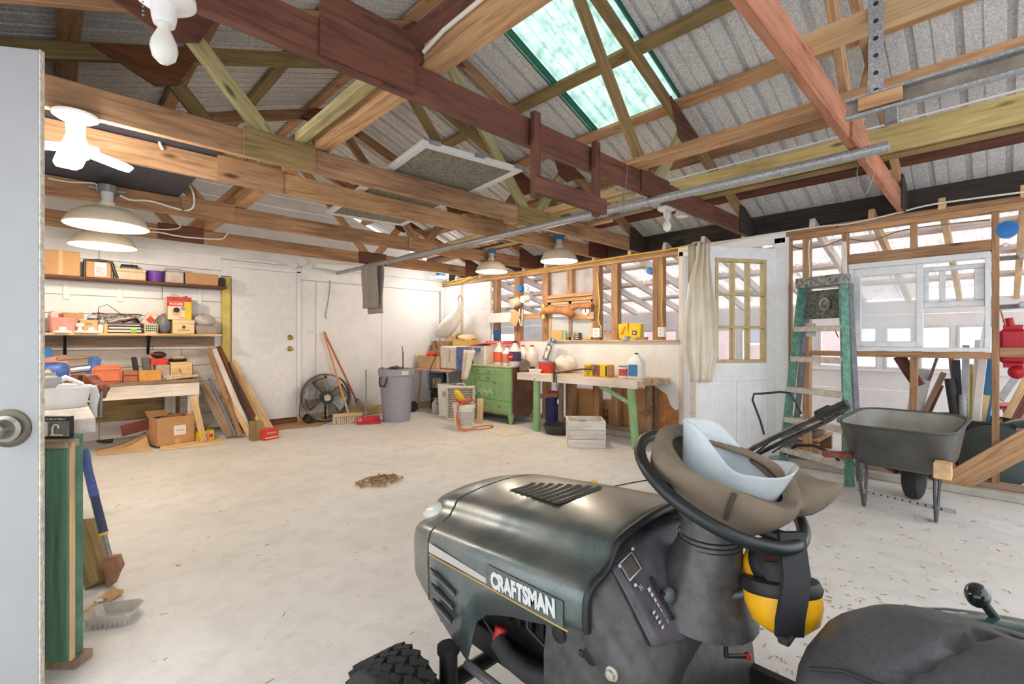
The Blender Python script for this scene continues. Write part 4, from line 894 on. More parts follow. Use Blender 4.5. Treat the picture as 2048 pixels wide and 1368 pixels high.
# ---- khaki cap lying upside down in the steering wheel
M_KHAKI = P('khaki_cloth', C(128, 114, 96), .9, var=.18, scale=9, bmp=.25)
capc = hub + Vector((tx, 0, 0)) + nw * .016
cap = thing('khaki_cap', 'khaki cloth cap lying upside down in the steering wheel', 'cap', capc)
rx = Vector((FY, -FX, 0)); cx_ = (rx - nw * rx.dot(nw)).normalized(); cy_ = nw.cross(cx_)
def cp(u, v, h): return cx_ * u + cy_ * v + nw * h
m = MB(); prof = [(.124, .030), (.152, .040), (.160, .030), (.161, .010), (.15, -.018), (.125, -.055), (.08, -.082), (.03, -.09)]
rng = random.Random(3)
m.rings([[cp(r * (1.02 + .03 * math.sin(5 * a_ + i)) * math.cos(a_), r * .84 * (1 + .03 * math.sin(4 * a_)) * math.sin(a_), h + .006 * math.sin(3 * a_ + i * .7)) for a_ in [2 * math.pi * k / 40 for k in range(40)]] for i, (r, h) in enumerate(prof)], True, (False, True))
m.build('crown', M_KHAKI, cap, smooth=60, solid=.004)
MB().tube([cp(.160 * math.cos(-1.9) , .84 * .160 * math.sin(-1.9), .044), cp(.166 * math.cos(-1.9), .84 * .168 * math.sin(-1.9), .02), cp(.160 * math.cos(-1.85), .84 * .164 * math.sin(-1.85), -.012)], .005, 8).build('side_seam', P('dark_seam', C(70, 62, 54), .9, var=.1), cap, smooth=60)
def brim(a_, b_):
    v = (b_ - .5) * 2; u0 = .13 * math.sqrt(max(0, 1 - (v * .62) ** 2)); L = .135 * math.sqrt(max(0, 1 - v * v * .92)); u = u0 + L * a_
    return cp(u, v * .085 + .0 * a_ + .02 * a_, .020 + .010 * math.sin(a_ * 3) - .05 * v * v * a_ + .035 * a_ - .012 * math.sin(v * 5) * a_)
MB().grid(brim, 14, 16).build('brim', M_KHAKI, cap, smooth=60, solid=.007)
# ---- cut translucent plastic jug standing in the cap
jc = capc + cp(.035, .0, 0) + nw * -.035
jug = thing('cut_plastic_jug', 'translucent white cut plastic scoop standing in the khaki cap', 'plastic scoop', jc)
M_JUG, nt, b = newmat('milky_plastic'); b.inputs['Base Color'].default_value = C(226, 236, 240); b.inputs['Roughness'].default_value = .25; b.inputs['Alpha'].default_value = .62; b.inputs['Subsurface Weight'].default_value = 0
n = noise(nt, coords(nt), 8, 3); r = ramp(nt, [(.3, C(206, 220, 226)), (.7, C(238, 244, 246))]); nt.links.new(n.outputs[0], r.inputs[0]); nt.links.new(r.outputs[0], b.inputs['Base Color'])
def jugf(a_, b_):
    th = a_ * 2 * math.pi; c_, s_ = math.cos(th), math.sin(th)
    r_ = .092 + .016 * b_ + .014 * b_ * max(0, c_) ** 6
    q_ = min(1, max(0, (math.cos(th - 2.62) + .25) / .95)); H = .060 + .085 * q_ * q_ * (3 - 2 * q_) + .022 * max(0, c_) ** 3
    return rx * (r_ * 1.06 * c_ + .02 * b_) + Vector((FX, FY, 0)) * (r_ * .80 * s_) + Vector((0, 0, 1)) * (.005 + H * b_) - nw * .0 - Vector((0, 0, .32)) * (r_ * c_) * .45
MB().grid(jugf, 48, 12).build('scoop_wall', M_JUG, jug, smooth=60, solid=.0015)
MB().lathe([(.001, .004), (.075, .004)], (0, 0, 0), 24, rotm(0, 0, 0)).build('scoop_base', M_JUG, jug, rot=Matrix.Rotation(R_(16), 3, Vector((FX, FY, 0))).to_3x3(), solid=.0015)
# ---- yellow ear defenders hanging from the wheel
ep = W(1575, 1080, t=.955); em = thing('ear_defenders', 'yellow ear defenders with black headband hanging from the steering wheel', 'ear defenders', ep)
L = lambda px, py, t: W(px, py, t=t) - ep
M_EAR = P('safety_yellow', C(240, 178, 24), .35, var=.06); M_PAD = P('black_pad', C(32, 32, 36), .55, var=.2)
def strip(path, w_, th, name, mat, side):
    return MB().rings([[p + side * (w_ * sx_) + n2 * (th * sy_) for sx_, sy_ in ((-.5, -.5), (.5, -.5), (.5, .5), (-.5, .5))] for p, n2 in path]).build(name, mat, em, smooth=40, bevel=0)
back = Vector((FX, FY, 0)); sd_ = rx
strip([(L(1582, 1064, .925), back), (L(1586, 1105, .905), back), (L(1592, 1150, .885), back), (L(1588, 1195, .868), back), (L(1580, 1240, .864), back), (L(1578, 1272, .866), back)], .050, .010, 'headband', M_PAD, sd_)
strip([(L(1548, 1070, .99), back), (L(1545, 1095, 1.0), back), (L(1542, 1120, 1.0), back)], .045, .008, 'headband', P('dark_red_strap', C(90, 46, 36), .6, var=.1), sd_)
def cup(c, ax, r, dep, name):
    ax = ax.normalized(); u = ax.orthogonal().normalized(); v = ax.cross(u)
    rotm_ = Matrix((u, v, ax)).transposed()
    o = MB().lathe([(r, 0), (r * 1.0, dep * .35), (r * .86, dep * .75), (r * .5, dep), (.001, dep * 1.04)], c, 28, rotm_, 1, 1.0, False).build(name, M_EAR, em, smooth=60)
    MB().lathe([(r * 1.0, .004), (r * 1.06, -.006), (r * .98, -.020), (r * .70, -.022), (r * .62, -.010), (r * .60, .01), (.001, .012)], c, 28, rotm_).build('ear_pad', M_PAD, o, smooth=60)
cup(L(1550, 1135, .99), back * .75 + Vector((0, 0, -.65)) + rx * -.25, .058, .05, 'ear_cup')
cup(L(1562, 1178, .95), Vector((0, 0, -1)) + back * -.25, .070, .075, 'ear_cup')
MB().tube([L(1500, 1185, .97), L(1470, 1192, .985), L(1440, 1200, .99)], .007, 8).build('side_arm', P('grey_green_rod', C(74, 82, 78), .5, var=.1), em)
MB().box(L(1575, 1272, .866), (.05, .02, .014)).build('band_end', M_PAD, em, bevel=.003)
# ------------------------------------------------------------------ helpers for placing things against the walls
def place(name, label, cat, p0, p1, ytop, zb, Yf=None, Xf=None, d=.2, group=None, h=None):
    """front face spans photo columns p0..p1 on the plane Y=Yf (back wall) or X=Xf (right wall)"""
    if Yf is not None:
        a, b_ = W(p0, 681, Y=Yf).x, W(p1, 681, Y=Yf).x; w_ = b_ - a
        hh = h or (W((p0 + p1) / 2, ytop, Y=Yf).z - zb); t = thing(name, label, cat, ((a + b_) / 2, Yf + d / 2, zb), 0, group)
    else:
        a, b_ = W(p0, 681, X=Xf).y, W(p1, 681, X=Xf).y; w_ = a - b_
        hh = h or (W((p0 + p1) / 2, ytop, X=Xf).z - zb); t = thing(name, label, cat, (Xf + d / 2, (a + b_) / 2, zb), R_(-90), group)
    return t, w_, d, max(.01, hh)
def body(t, w_, d, h, mat, name='body', bev=.004): return MB().mm((-w_ / 2, -d / 2, 0), (w_ / 2, d / 2, h)).build(name, mat, t, bevel=bev)
def front(t, x0, x1, z0, z1, d, mat, name='label_print', lift=.0012): return MB().mm((x0, -d / 2 - lift, z0), (x1, -d / 2 + .0005, z1)).build(name, mat, t)
def ftext(t, s, x, z, d, size, mat, name='lettering', sx=1.0, lift=.002, off=0.0): return text(name, s, mat, t, Matrix.Translation((x, -d / 2 - lift, z)) @ Matrix.Rotation(R_(90), 4, 'X'), size, .0003, sx=sx, offset=off)
def basin(t, w_, d, h, mat, name='tub', th=.006, k=.86):
    rs = []
    def ring(f, z, e=0): 
        return [Vector((sx * (w_ / 2 - e) * f - (sx * c1), sy * (d / 2 - e) * f - (sy * c2), z)) for sx, sy, c1, c2 in ((-1, -1, .0, .02), (-1, -1, .02, 0), (1, -1, .02, 0), (1, -1, 0, .02), (1, 1, 0, .02), (1, 1, .02, 0), (-1, 1, .02, 0), (-1, 1, 0, .02))]
    return MB().rings([ring(k, 0), ring(1, h), ring(1.03, h + .002), ring(1.03, h - .006), ring(.99, h - .004, th), ring(k, th, th)]).build(name, mat, t)
def jugshape(t, r, h, mat, name='bottle', cap=None, label=None, labelz=(.2, .6), sy=1.0, neck=.3):
    o = MB().lathe([(r * .9, 0), (r, h * .05), (r, h * .55), (r * .92, h * .65), (r * neck * 1.2, h * .85), (r * neck, h * .90), (r * neck, h * .96)], (0, 0, 0), 18, None, 1, sy).build(name, mat, t, smooth=45)
    if cap: MB().cyl((0, 0, h * .93), (0, 0, h), r * neck * 1.15, n=14).build('cap', cap, t, smooth=40)
    if label: MB().lathe([(r * 1.01, h * labelz[0]), (r * 1.015, h * labelz[1])], (0, 0, 0), 18, None, 1, sy).build('label_band', label, t, smooth=40)
    return o
def flapbox(t, w_, d, h, mat, open_=.9, inner=True):
    th = .004; m = MB()
    for a, b_ in (((-w_ / 2, -d / 2, 0), (w_ / 2, -d / 2 + th, h)), ((-w_ / 2, d / 2 - th, 0), (w_ / 2, d / 2, h)), ((-w_ / 2, -d / 2, 0), (-w_ / 2 + th, d / 2, h)), ((w_ / 2 - th, -d / 2, 0), (w_ / 2, d / 2, h)), ((-w_ / 2, -d / 2, 0), (w_ / 2, d / 2, th))): m.mm(a, b_)
    return m.build('carton', mat, t)
def blob(seed, rx_, ry_, rz_, n=14, amp=.12, freq=3.0):
    rg = random.Random(seed); ph = [rg.uniform(0, 6) for _ in range(6)]; m = MB(); k = n // 2 + 2; rs = []
    for i in range(k + 1):
        f = math.pi * i / k; rr = math.sin(f)
        rs.append([Vector((rx_ * rr * math.cos(2 * math.pi * j / n) * (1 + amp * math.sin(freq * 2 * math.pi * j / n + ph[0] + 3 * f)), ry_ * rr * math.sin(2 * math.pi * j / n) * (1 + amp * math.sin(freq * f + ph[1] + j)), rz_ * (1 - math.cos(f)) * .5 * 2 * (1 + amp * .5 * math.sin(j * 1.7 + ph[2])))) for j in range(n)])
    return m.rings(rs, True, (False, False))

# ------------------------------------------------------------------ back wall: shelves
ZS1, ZS2, ZBB = 1.735, 1.175, .68
sh = thing('wall_shelf', 'upper dark brown plank shelf on the white board wall, carrying cartons', 'shelf', (.2, 6.46, ZS1))
beam('plank', (-1.3, 0, -.012), (1.275, 0, -.012), .28, .024, M_DARKWOOD, sh)
for x in (-.1, .32, 1.05): beam('bracket', (x, .135, -.22), (x, .135, -.024), .05, .02, M_WHITE, sh, up=(0, 1, 0))
sh = thing('wall_shelf', 'lower pale plank shelf on the board wall, crowded with basins and jars', 'shelf', (.2, 6.46, ZS2))
beam('plank', (-1.3, 0, -.012), (1.22, 0, -.012), .28, .024, M_PALEPINE, sh); beam('back_rail', (-1.3, .135, -.09), (1.2, .135, -.09), .02, .11, M_GREYWOOD, sh)
for x in (-.11, .56):
    bk = beam('bracket', (x, .0, -.03), (x, .13, -.22), .02, .012, M_BLACKM, sh); beam('bracket', (x, .128, -.23), (x, .128, -.024), .025, .01, M_BLACKM, sh, up=(0, 1, 0)); beam('bracket', (x, -.1, -.03), (x, .13, -.03), .025, .01, M_BLACKM, sh)
YS = 6.37
t, w_, d, h = place('cardboard_box', 'large brown cardboard carton at the left end of the upper shelf', 'box', 60, 160, 500, ZS1, Yf=YS); body(t, w_, d, h, M_CARD); front(t, .02, .05, .0, h, d, M_CARD2, 'tape')
t, w_, d, h = place('cardboard_box', 'brown carton in a black plastic bag with white label on the upper shelf', 'box', 172, 222, 523, ZS1, Yf=YS); body(t, w_, d, h, M_CARD); front(t, -.03, .06, .02, h - .01, d, M_PAPER)
for k in range(4): front(t, -.02, .05, .04 + k * .02, .045 + k * .02, d, M_REDPRINT, 'print_line', .0018)
MB().tube([(-w_ / 2 - .012, -.09, .0), (-w_ / 2 - .01, -.1, h), (0, -.108, h + .01), (w_ / 2 + .0, -.11, h + .008), (w_ / 2 + .05, -.1, .01)], .014, 8, flat=.5).build('bag_edge', M_BLACK, t, smooth=60)
t, w_, d, h = place('toolbox', 'beige tool box with black handle on the upper shelf', 'tool box', 229, 292, 537, ZS1, Yf=YS); body(t, w_, d, h * .72, P('beige_plastic', C(206, 182, 152), .5), bev=.008); MB().mm((-w_ / 2 - .004, -d / 2 - .004, h * .72), (w_ / 2 + .004, d / 2 + .004, h)).build('lid', P('beige_plastic', C(206, 182, 152)), t, bevel=.008)
MB().tube([(-.07, 0, h), (-.065, 0, h + .04), (.065, 0, h + .04), (.07, 0, h)], .012, 8).build('handle', M_BLACK, t)
t, w_, d, h = place('purple_basin', 'round purple plastic basin on the upper shelf', 'basin', 294, 332, 541, ZS1, Yf=YS); MB().lathe([(w_ * .36, 0), (w_ * .5, h), (w_ * .52, h), (w_ * .49, h - .004), (w_ * .35, .006), (.001, .006)], (0, 0, 0), 24).build('bowl', P('purple_plastic', C(112, 62, 160), .4), t, smooth=40)
t, w_, d, h = place('storage_bin', 'clear lidded plastic bin on the upper shelf', 'bin', 332, 368, 539, ZS1, Yf=YS); body(t, w_, d, h * .85, P('greyish_clear_bin', C(196, 188, 182), .3, var=.1), bev=.01); MB().mm((-w_ / 2 - .008, -d / 2 - .008, h * .85), (w_ / 2 + .008, d / 2 + .008, h)).build('lid', P('grey_lid', C(178, 172, 166), .4), t, bevel=.006)
MB().mm((-.08, -.03, h), (.08, .03, h + .02)).build('handle', P('grey_lid', C(178, 172, 166)), t, bevel=.006); MB().ball((0, -d / 2 - .002, h * .35), (.05, .004, .035), 10).build('contents', P('pinkish', C(206, 170, 160), .6), t)
t, w_, d, h = place('cardboard_box', 'flat long brown carton at the right end of the upper shelf', 'box', 371, 437, 547, ZS1, Yf=YS); body(t, w_, d, h, M_CARD); MB().mm((-w_ / 2, -.01, h), (w_ / 2, .01, h + .001)).build('tape', M_CARD2, t)
t, w_, d, h = place('black_pouch', 'small black pouch beside the yellow post on the upper shelf', 'pouch', 439, 452, 556, ZS1, Yf=YS, d=.12); body(t, w_, d, h, M_BLACK, bev=.012)

# lower shelf
t, w_, d, h = place('pink_basin', 'pink plastic basin of odds and ends on the lower shelf', 'basin', 96, 156, 635, ZS2, Yf=YS - .02); basin(t, w_, d, h, P('pink_plastic', C(232, 150, 138), .45))
MB().box((-.05, 0, h + .02), (.10, .10, .07), rotm(0, 20, 10)).build('contents', P('white_red_pack', C(226, 200, 196), .6), t, bevel=.01); MB().box((.06, 0, h + .02), (.16, .1, .06), rotm(0, -6, 20)).build('contents', M_CARD, t, bevel=.004); MB().box((-.02, -.03, h + .01), (.03, .04, .06)).build('contents', M_REDP, t, bevel=.004)
t, w_, d, h = place('cardboard_box', 'small tan carton behind the porcelain knob on the lower shelf', 'box', 160, 196, 640, ZS2, Yf=YS + .03); body(t, w_, d, h, M_CARD2); ftext(t, 'pins', 0, h * .7, d, .03, M_PRINT); MB().ball((.02, 0, h + .008), (.035, .03, .018), 10).build('blue_lump', M_BLUEBOX, t)
kt = thing('porcelain_insulator', 'white porcelain knob insulator standing on the lower shelf front', 'insulator', W(160, 663, Y=6.34)); kt.location.z = ZS2
MB().lathe([(.05, 0), (.055, .012), (.02, .03), (.016, .05), (.034, .07), (.034, .09), (.015, .10)], (0, 0, 0), 18).build('knob_body', M_CERAMIC, kt, smooth=40)
for k, (px, nm) in enumerate(((125, 'flat white porcelain lampholder beside the pink basin'), (183, 'white porcelain lampholder right of the porcelain knob'))):
    p = W(px, 666, Y=6.34); kt = thing('porcelain_lampholder', nm + ' on the lower shelf', 'lampholder', (p.x, 6.36, ZS2)); MB().lathe([(.075, 0), (.07, .02), (.03, .03), (.028, .055), (.02, .058)], (0, 0, 0), 20).build('holder_ring', M_CERAMIC, kt, smooth=40)
for px0, px1, yt, mt, lb in ((196, 207, 645, M_PAPER, 'white paper labelled jar on the lower shelf'), (208, 217, 643, P('yellow_jar', C(226, 190, 110), .4), 'yellowish jar beside the magazine stack on the lower shelf'), (198, 212, 634, P('glass_jar_clear', C(214, 206, 196), .2, var=.05), 'clear glass jar behind two small jars on the lower shelf')):
    t, w_, d, h = place('jar', lb, 'jar', px0, px1, yt, ZS2, Yf=YS + (.06 if yt == 634 else -.01), d=.06); MB().lathe([(w_ * .48, 0), (w_ * .5, h * .7), (w_ * .36, h * .82), (w_ * .36, h * .86)], (0, 0, 0), 16).build('glass', mt, t, smooth=40); MB().cyl((0, 0, h * .84), (0, 0, h), w_ * .4, n=14).build('lid', M_STEEL, t)
mats_ = [M_PRINT, M_PAPER, P('mag_brown', C(120, 90, 80), .6), M_PAPER, M_PRINT, P('mag_cream', C(222, 206, 180), .6), P('mag_purple', C(100, 84, 96), .6)]
t, w_, d, h = place('magazine_stack', 'stack of worn magazines with a green label on the lower shelf', 'magazines', 217, 285, 647, ZS2, Yf=YS - .02)
z_ = 0; rg = random.Random(5)
for k, mt in enumerate(mats_):
    th_ = h / 7 * rg.uniform(.8, 1.2); MB().box((rg.uniform(-.01, .01), rg.uniform(-.005, .01), z_ + th_ / 2), (w_ * rg.uniform(.9, 1), d, th_ * .95), rotm(0, 0, rg.uniform(-3, 3))).build('magazine', mt, t); z_ += th_
front(t, .04, .09, .005, .05, d + .01, P('lime_label', C(132, 200, 60), .5, var=0)); 
for k in range(3): MB().tube([(-.12 + .05 * k, -.02, z_ + .005), (-.05 + .05 * k, -.06, z_ + .035), (.03 + .03 * k, -.05, z_ + .05), (.08 + .02 * k, .02, z_ + .01)], .016, 8, flat=.5).build('cloth_fold', [M_PAPER, P('rag_red', C(190, 120, 100), .9), M_BLACK][k], t, smooth=60)
t = thing('wire_bundle', 'tangled brown wire coils above the magazine stack', 'wire', W(235, 640, Y=6.48)); t.location.z = ZS2 + .11
for k in range(9):
    a0 = rg.uniform(0, 6); r_ = rg.uniform(.08, .16); MB().tube([(r_ * 1.6 * math.cos(a0 + s * .5) + rg.uniform(-.03, .03), .05 * math.sin(a0 + s * .5), .04 + .06 * math.sin(a0 + s * .5 + k)) for s in range(11)], .0035, 5).build('wire_coil', [P('brown_wire', C(150, 110, 84), .6, var=.1), M_BLACK, M_STEEL][k % 3], t, smooth=60)
MB().tube([(-.16, 0, .0), (-.15, 0, .16), (-.08, 0, .19), (.0, 0, .12), (.08, 0, .05)], .0035, 5).build('wire_coil', M_BLACK, t, smooth=60)
t, w_, d, h = place('white_jug', 'white plastic jug leaning behind the green basket on the lower shelf', 'jug', 284, 318, 612, ZS2, Yf=YS + .05, d=.12); MB().box((0, 0, h * .45), (w_ * .8, .11, h * .75), rotm(0, 28, 0)).build('bottle', P('jug_cream', C(226, 206, 192), .5), t, bevel=.03, seg=3); MB().box((.0, -.058, h * .5), (.06, .004, .06), rotm(0, 45, 0)).build('label_print', M_REDP, t)
t, w_, d, h = place('plastic_basket', 'pale green slotted plastic basket on the lower shelf', 'basket', 288, 318, 648, ZS2, Yf=YS - .02, d=.14); basin(t, w_, d, h, P('pale_green_plastic', C(206, 210, 178), .5), 'basket')
for i in range(6):
    for j in range(3): front(t, -w_ * .38 + i * w_ * .13, -w_ * .38 + i * w_ * .13 + .010, h * .25 + j * .024, h * .25 + j * .024 + .012, d * .95, M_PRINT, 'slot', .004)
t, w_, d, h = place('grey_bag', 'bulging grey plastic bag with blue label on the lower shelf', 'bag', 316, 344, 628, ZS2, Yf=YS, d=.14); blob(2, w_ * .5, .07, h * .5, 16, .1).build('bag_body', P('grey_bag_film', C(134, 124, 120), .4), t, smooth=60); MB().ball((.0, -.07, h * .40), (.025, .008, .025), 10).build('blue_label', M_BLUEBOX, t)
t, w_, d, h = place('beige_box', 'beige lidded box under the nappy carton on the lower shelf', 'box', 346, 389, 640, ZS2, Yf=YS - .02, d=.22); body(t, w_, d, h * .72, P('cream_box', C(232, 206, 160), .7, var=.05)); MB().mm((-w_ / 2 - .003, -d / 2 - .003, h * .72), (w_ / 2 + .003, d / 2 + .003, h)).build('lid', P('cream_box', C(232, 206, 160)), t, bevel=.003); ftext(t, 'COGNAC', 0, h * .25, d, .024, M_PRINT); MB().cyl((0, -d / 2 - .002, h * .48), (0, -d / 2, h * .48), .018, n=12).build('emblem', M_WALNUT, t)
zt_box = ZS2 + h
t, w_, d, h = place('nappy_carton', 'yellow and red nappy carton open at the top, standing on the beige box', 'box', 334, 383, 594, zt_box, Yf=YS, d=.18)
flapbox(t, w_, d, h, P('cream_carton', C(240, 214, 178), .6, var=.03)); front(t, w_ * .22, w_ / 2, .0, h * .78, d, M_YELLOW, 'yellow_side'); front(t, -w_ / 2, w_ * .2, h * .60, h * .79, d, M_REDPRINT, 'red_band'); ftext(t, 'HUGGIES', -w_ * .13, h * .69, d, .036, M_PAPER, sx=.85, off=.0008)
front(t, -w_ / 2, w_ / 2, h * .80, h, d, P('red_flap', C(188, 70, 60), .6), 'flap_print'); MB().cyl((-w_ * .12, -d / 2 - .002, h * .33), (-w_ * .12, -d / 2, h * .33), .042, n=18).build('baby_picture', P('skin_print', C(222, 168, 140), .7, var=0), t); MB().cyl((-w_ * .12, -d / 2 - .0025, h * .43), (-w_ * .12, -d / 2, h * .43), .03, n=14).build('baby_picture', M_PRINT, t)
ftext(t, 'One', w_ * .1, h * .1, d, .03, M_REDPRINT); MB().cyl((w_ * .14, -d / 2 - .0025, h * .50), (w_ * .14, -d / 2, h * .50), .022, n=14).build('round_badge', P('badge_blue', C(120, 170, 190), .6, var=0), t)
MB().box((-.02, 0, h - .01), (.12, .05, .07), rotm(0, 30, 0)).build('contents', P('white_red_pack', C(226, 200, 196)), t, bevel=.01); MB().box((.05, 0, h - .02), (.10, .05, .06), rotm(0, -20, 0)).build('contents', P('brown_pack', C(150, 100, 84), .6), t, bevel=.01)
t, w_, d, h = place('storage_bin', 'grey plastic bin with a bunched plastic bag on top, right end of the lower shelf', 'bin', 391, 439, 652, ZS2, Yf=YS - .02); basin(t, w_, d, h, P('grey_bin', C(168, 152, 140), .5)); o = blob(9, w_ * .48, .1, .085, 18, .12).build('plastic_bag', P('crumpled_bag', C(198, 190, 188), .4, var=.08, bmp=.3, scale=20), t, smooth=60, loc=(-.02, 0, h - .03))
# ------------------------------------------------------------------ bench along the back wall
bn = thing('back_workbench', 'whitewashed timber workbench under the shelves', 'workbench', (0, 6.33, 0))
beam('bench_top', (-1.1, 0, ZBB - .02), (1.15, 0, ZBB - .02), .50, .04, M_GREYWOOD, bn); beam('apron', (-1.1, -.235, ZBB - .10), (1.15, -.235, ZBB - .10), .03, .14, M_WHITEWOOD, bn)
for x, y in ((1.10, -.20), (.95, .20), (-1.0, -.2), (-1.0, .2)): beam('leg', (x, y, 0), (x, y, ZBB - .04), .10, .05, M_WHITEWOOD, bn, up=(0, 1, 0))
beam('back_board', (-1.1, .245, .40), (1.05, .245, .40), .02, .30, M_OLIVE, bn)
t, w_, d, h = place('orange_tray', 'orange plastic tray standing on its side at the bench front', 'tray', 184, 245, 731, ZBB, Yf=6.09, d=.06); MB().box((0, 0, h / 2), (w_, .05, h), rotm(-8, 0, 0)).build('tray_body', P('orange_plastic', C(214, 112, 66), .45, var=.08), t, bevel=.02, seg=3); MB().tube([(-w_ / 2 + .01, -.03, h * .80), (w_ / 2 - .03, -.03, h * .80), (w_ / 2 - .01, -.035, h * .6), (w_ / 2 - .012, -.035, .03)], .004, 6).build('rim', P('orange_rim', C(232, 140, 92), .45), t)
t, w_, d, h = place('wooden_box', 'small brown box beside the orange tray', 'box', 246, 276, 742, ZBB, Yf=6.16, d=.12); body(t, w_, d, h, P('terracotta_card', C(190, 116, 82), .6)); MB().mm((-w_ / 2 - .003, -d / 2 - .003, h * .55), (w_ / 2 + .003, d / 2 + .003, h * .62)).build('band', M_WALNUT, t)
t, w_, d, h = place('yellow_carton', 'orange yellow carton lying at the bench front', 'box', 278, 323, 741, ZBB, Yf=6.12, d=.10); body(t, w_, d, h, P('amber_card', C(222, 156, 72), .6))
t, w_, d, h = place('black_rod_holder', 'dark file handles sticking up behind the amber carton', 'tool', 264, 280, 714, ZBB, Yf=6.32, d=.04); MB().box((0, 0, h / 2), (.045, .04, h), rotm(0, -8, 0)).build('handle', M_BLACK, t, bevel=.006); MB().cyl((.07, 0, 0), (.06, 0, h * .95), .006, n=8).build('shank', M_PAPER, t)
t, w_, d, h = place('grey_case', 'grey instrument case standing upright on the back bench', 'case', 287, 302, 715, ZBB, Yf=6.30, d=.10); MB().box((0, 0, h / 2), (w_, d, h), rotm(0, -6, 0)).build('case_body', P('grey_case', C(110, 104, 100), .5), t, bevel=.006)
t, w_, d, h = place('grey_box', 'low grey box under the red box on the back bench', 'box', 312, 340, 730, ZBB, Yf=6.24, d=.16); body(t, w_, d, h, P('stone_grey', C(182, 166, 150), .6)); zq = ZBB + h
t, w_, d, h = place('red_box', 'flat bright red box stacked on the low grey box', 'box', 302, 335, 717, zq, Yf=6.26, d=.14); body(t, w_, d, h, M_REDP); zq += h
t, w_, d, h = place('black_case', 'black zipped case with red tab on top of the red box', 'case', 303, 335, 703, zq, Yf=6.27, d=.12); MB().ball((0, 0, h / 2), (w_ / 2, d / 2, h / 2), 16).build('case_body', P('maroon_black', C(58, 34, 34), .5), t, smooth=60); MB().box((-w_ / 2, -.03, h * .7), (.03, .03, .02)).build('tab', M_RED, t)
t, w_, d, h = place('wooden_crate', 'small pale wooden drawer box at the right of the back bench', 'box', 340, 385, 724, ZBB, Yf=6.26, d=.2); flapbox(t, w_, d, h, M_PALEPINE); MB().tube([(-.02, -d / 2 - .004, h * .6), (-.015, -d / 2 - .02, h * .45), (.0, -d / 2 - .004, h * .4)], .004, 6).build('pull', M_WALNUT, t); zq = ZBB + h
t, w_, d, h = place('coiled_belt', 'dark belt coiled around pale blocks on the wooden drawer box', 'belt', 340, 376, 712, zq, Yf=6.28, d=.16); MB().tube([(w_ * .45 * math.cos(a_), .07 * math.sin(a_), .02) for a_ in [k * math.pi / 10 for k in range(21)]], .016, 8).build('belt_loop', M_BLACK, t, smooth=60); MB().box((0, 0, .035), (w_ * .6, .08, .05)).build('block', M_PALEPINE, t, bevel=.006)
t, w_, d, h = place('chain_pile', 'small heap of steel chain in front of the wooden drawer box', 'chain', 332, 356, 737, ZBB, Yf=6.14, d=.08)
for k in range(16): MB().tube([(rg.uniform(-.06, .06) + .014 * math.cos(a_), rg.uniform(-.001, .001) + .02 * math.sin(k), .015 + .035 * rg.random() * 0 + .012 * (k % 4) + .012 * math.sin(a_)) for a_ in [j * math.pi / 4 for j in range(9)]] if False else [(-.06 + .008 * k + .013 * math.cos(a_), .02 * math.sin(k * 2.1) + .006 * math.sin(a_), .014 + .009 * (k % 4) + .012 * math.sin(a_)) for a_ in [j * math.pi / 4 for j in range(9)]], .004, 5).build('chain_link', M_ALU, t)
t, w_, d, h = place('wood_offcut', 'pale wedge-shaped plank at the right end of the back bench', 'board', 333, 398, 742, ZBB, Yf=6.12, d=.12); beam('plank', (-w_ / 2, 0, .01), (w_ / 2, .02, .035), .10, .018, M_PALEPINE, t)
t, w_, d, h = place('grinding_wheel', 'round straw-coloured buffing wheel leaning behind the orange tray', 'wheel', 184, 216, 716, ZBB, Yf=6.30, d=.05); MB().lathe([(.03, -.025), (w_ / 2, -.025), (w_ / 2 + .01, 0), (w_ / 2, .025), (.03, .025)], (0, 0, h * .45), 24, rotm(70, 0, 0)).build('disc', P('straw', C(190, 150, 104), .9, var=.2), t, smooth=40)
# blue bench vise
t, w_, d, h = place('blue_bench_vise', 'blue bench vise with chrome screw on the back bench', 'vise', 95, 186, 706, ZBB, Yf=6.10, d=.20)
M_VB = P('blue_enamel', C(72, 112, 190), .4, var=.25, scale=20)
MB().lathe([(.04, -.16), (.085, -.15), (.09, -.05), (.075, .02), (.05, .04)], (-.05, 0, h * .42), 18, rotm(0, 90, 0)).build('body', M_VB, t, smooth=40)
MB().box((.16, 0, h * .45), (.09, .12, h * .85), rotm(0, 10, 0)).build('jaw', M_VB, t, bevel=.02, seg=2); MB().box((.0, 0, .03), (.34, .14, .06)).build('base', M_VB, t, bevel=.015)
MB().cyl((.0, -.02, h * .45), (.14, -.02, h * .5), .035, n=14).build('screw', P('chrome', C(208, 206, 200), .2, .9, .1), t, smooth=40); MB().box((.05, 0, h * .85), (.30, .05, .04), rotm(0, -4, 0)).build('top_slide', M_GREYWOOD, t, bevel=.01); MB().ball((.22, -.03, h * .25), (.03, .03, .03), 10).build('knob', M_STEEL, t, smooth=60)
t, w_, d, h = place('pink_tray', 'pink tray propped behind the blue vise', 'tray', 70, 140, 700, ZBB, Yf=6.38, d=.10); MB().box((0, 0, h * .45), (w_, .03, h * .7), rotm(-14, -10, 0)).build('tray_body', P('pink_plastic', C(232, 150, 138)), t, bevel=.01)
t, w_, d, h = place('blue_box', 'bright blue box at the left edge of the back bench', 'box', 66, 103, 697, ZBB, Yf=6.46, d=.08); body(t, w_, d, h, P('sky_blue_card', C(40, 140, 214), .5))
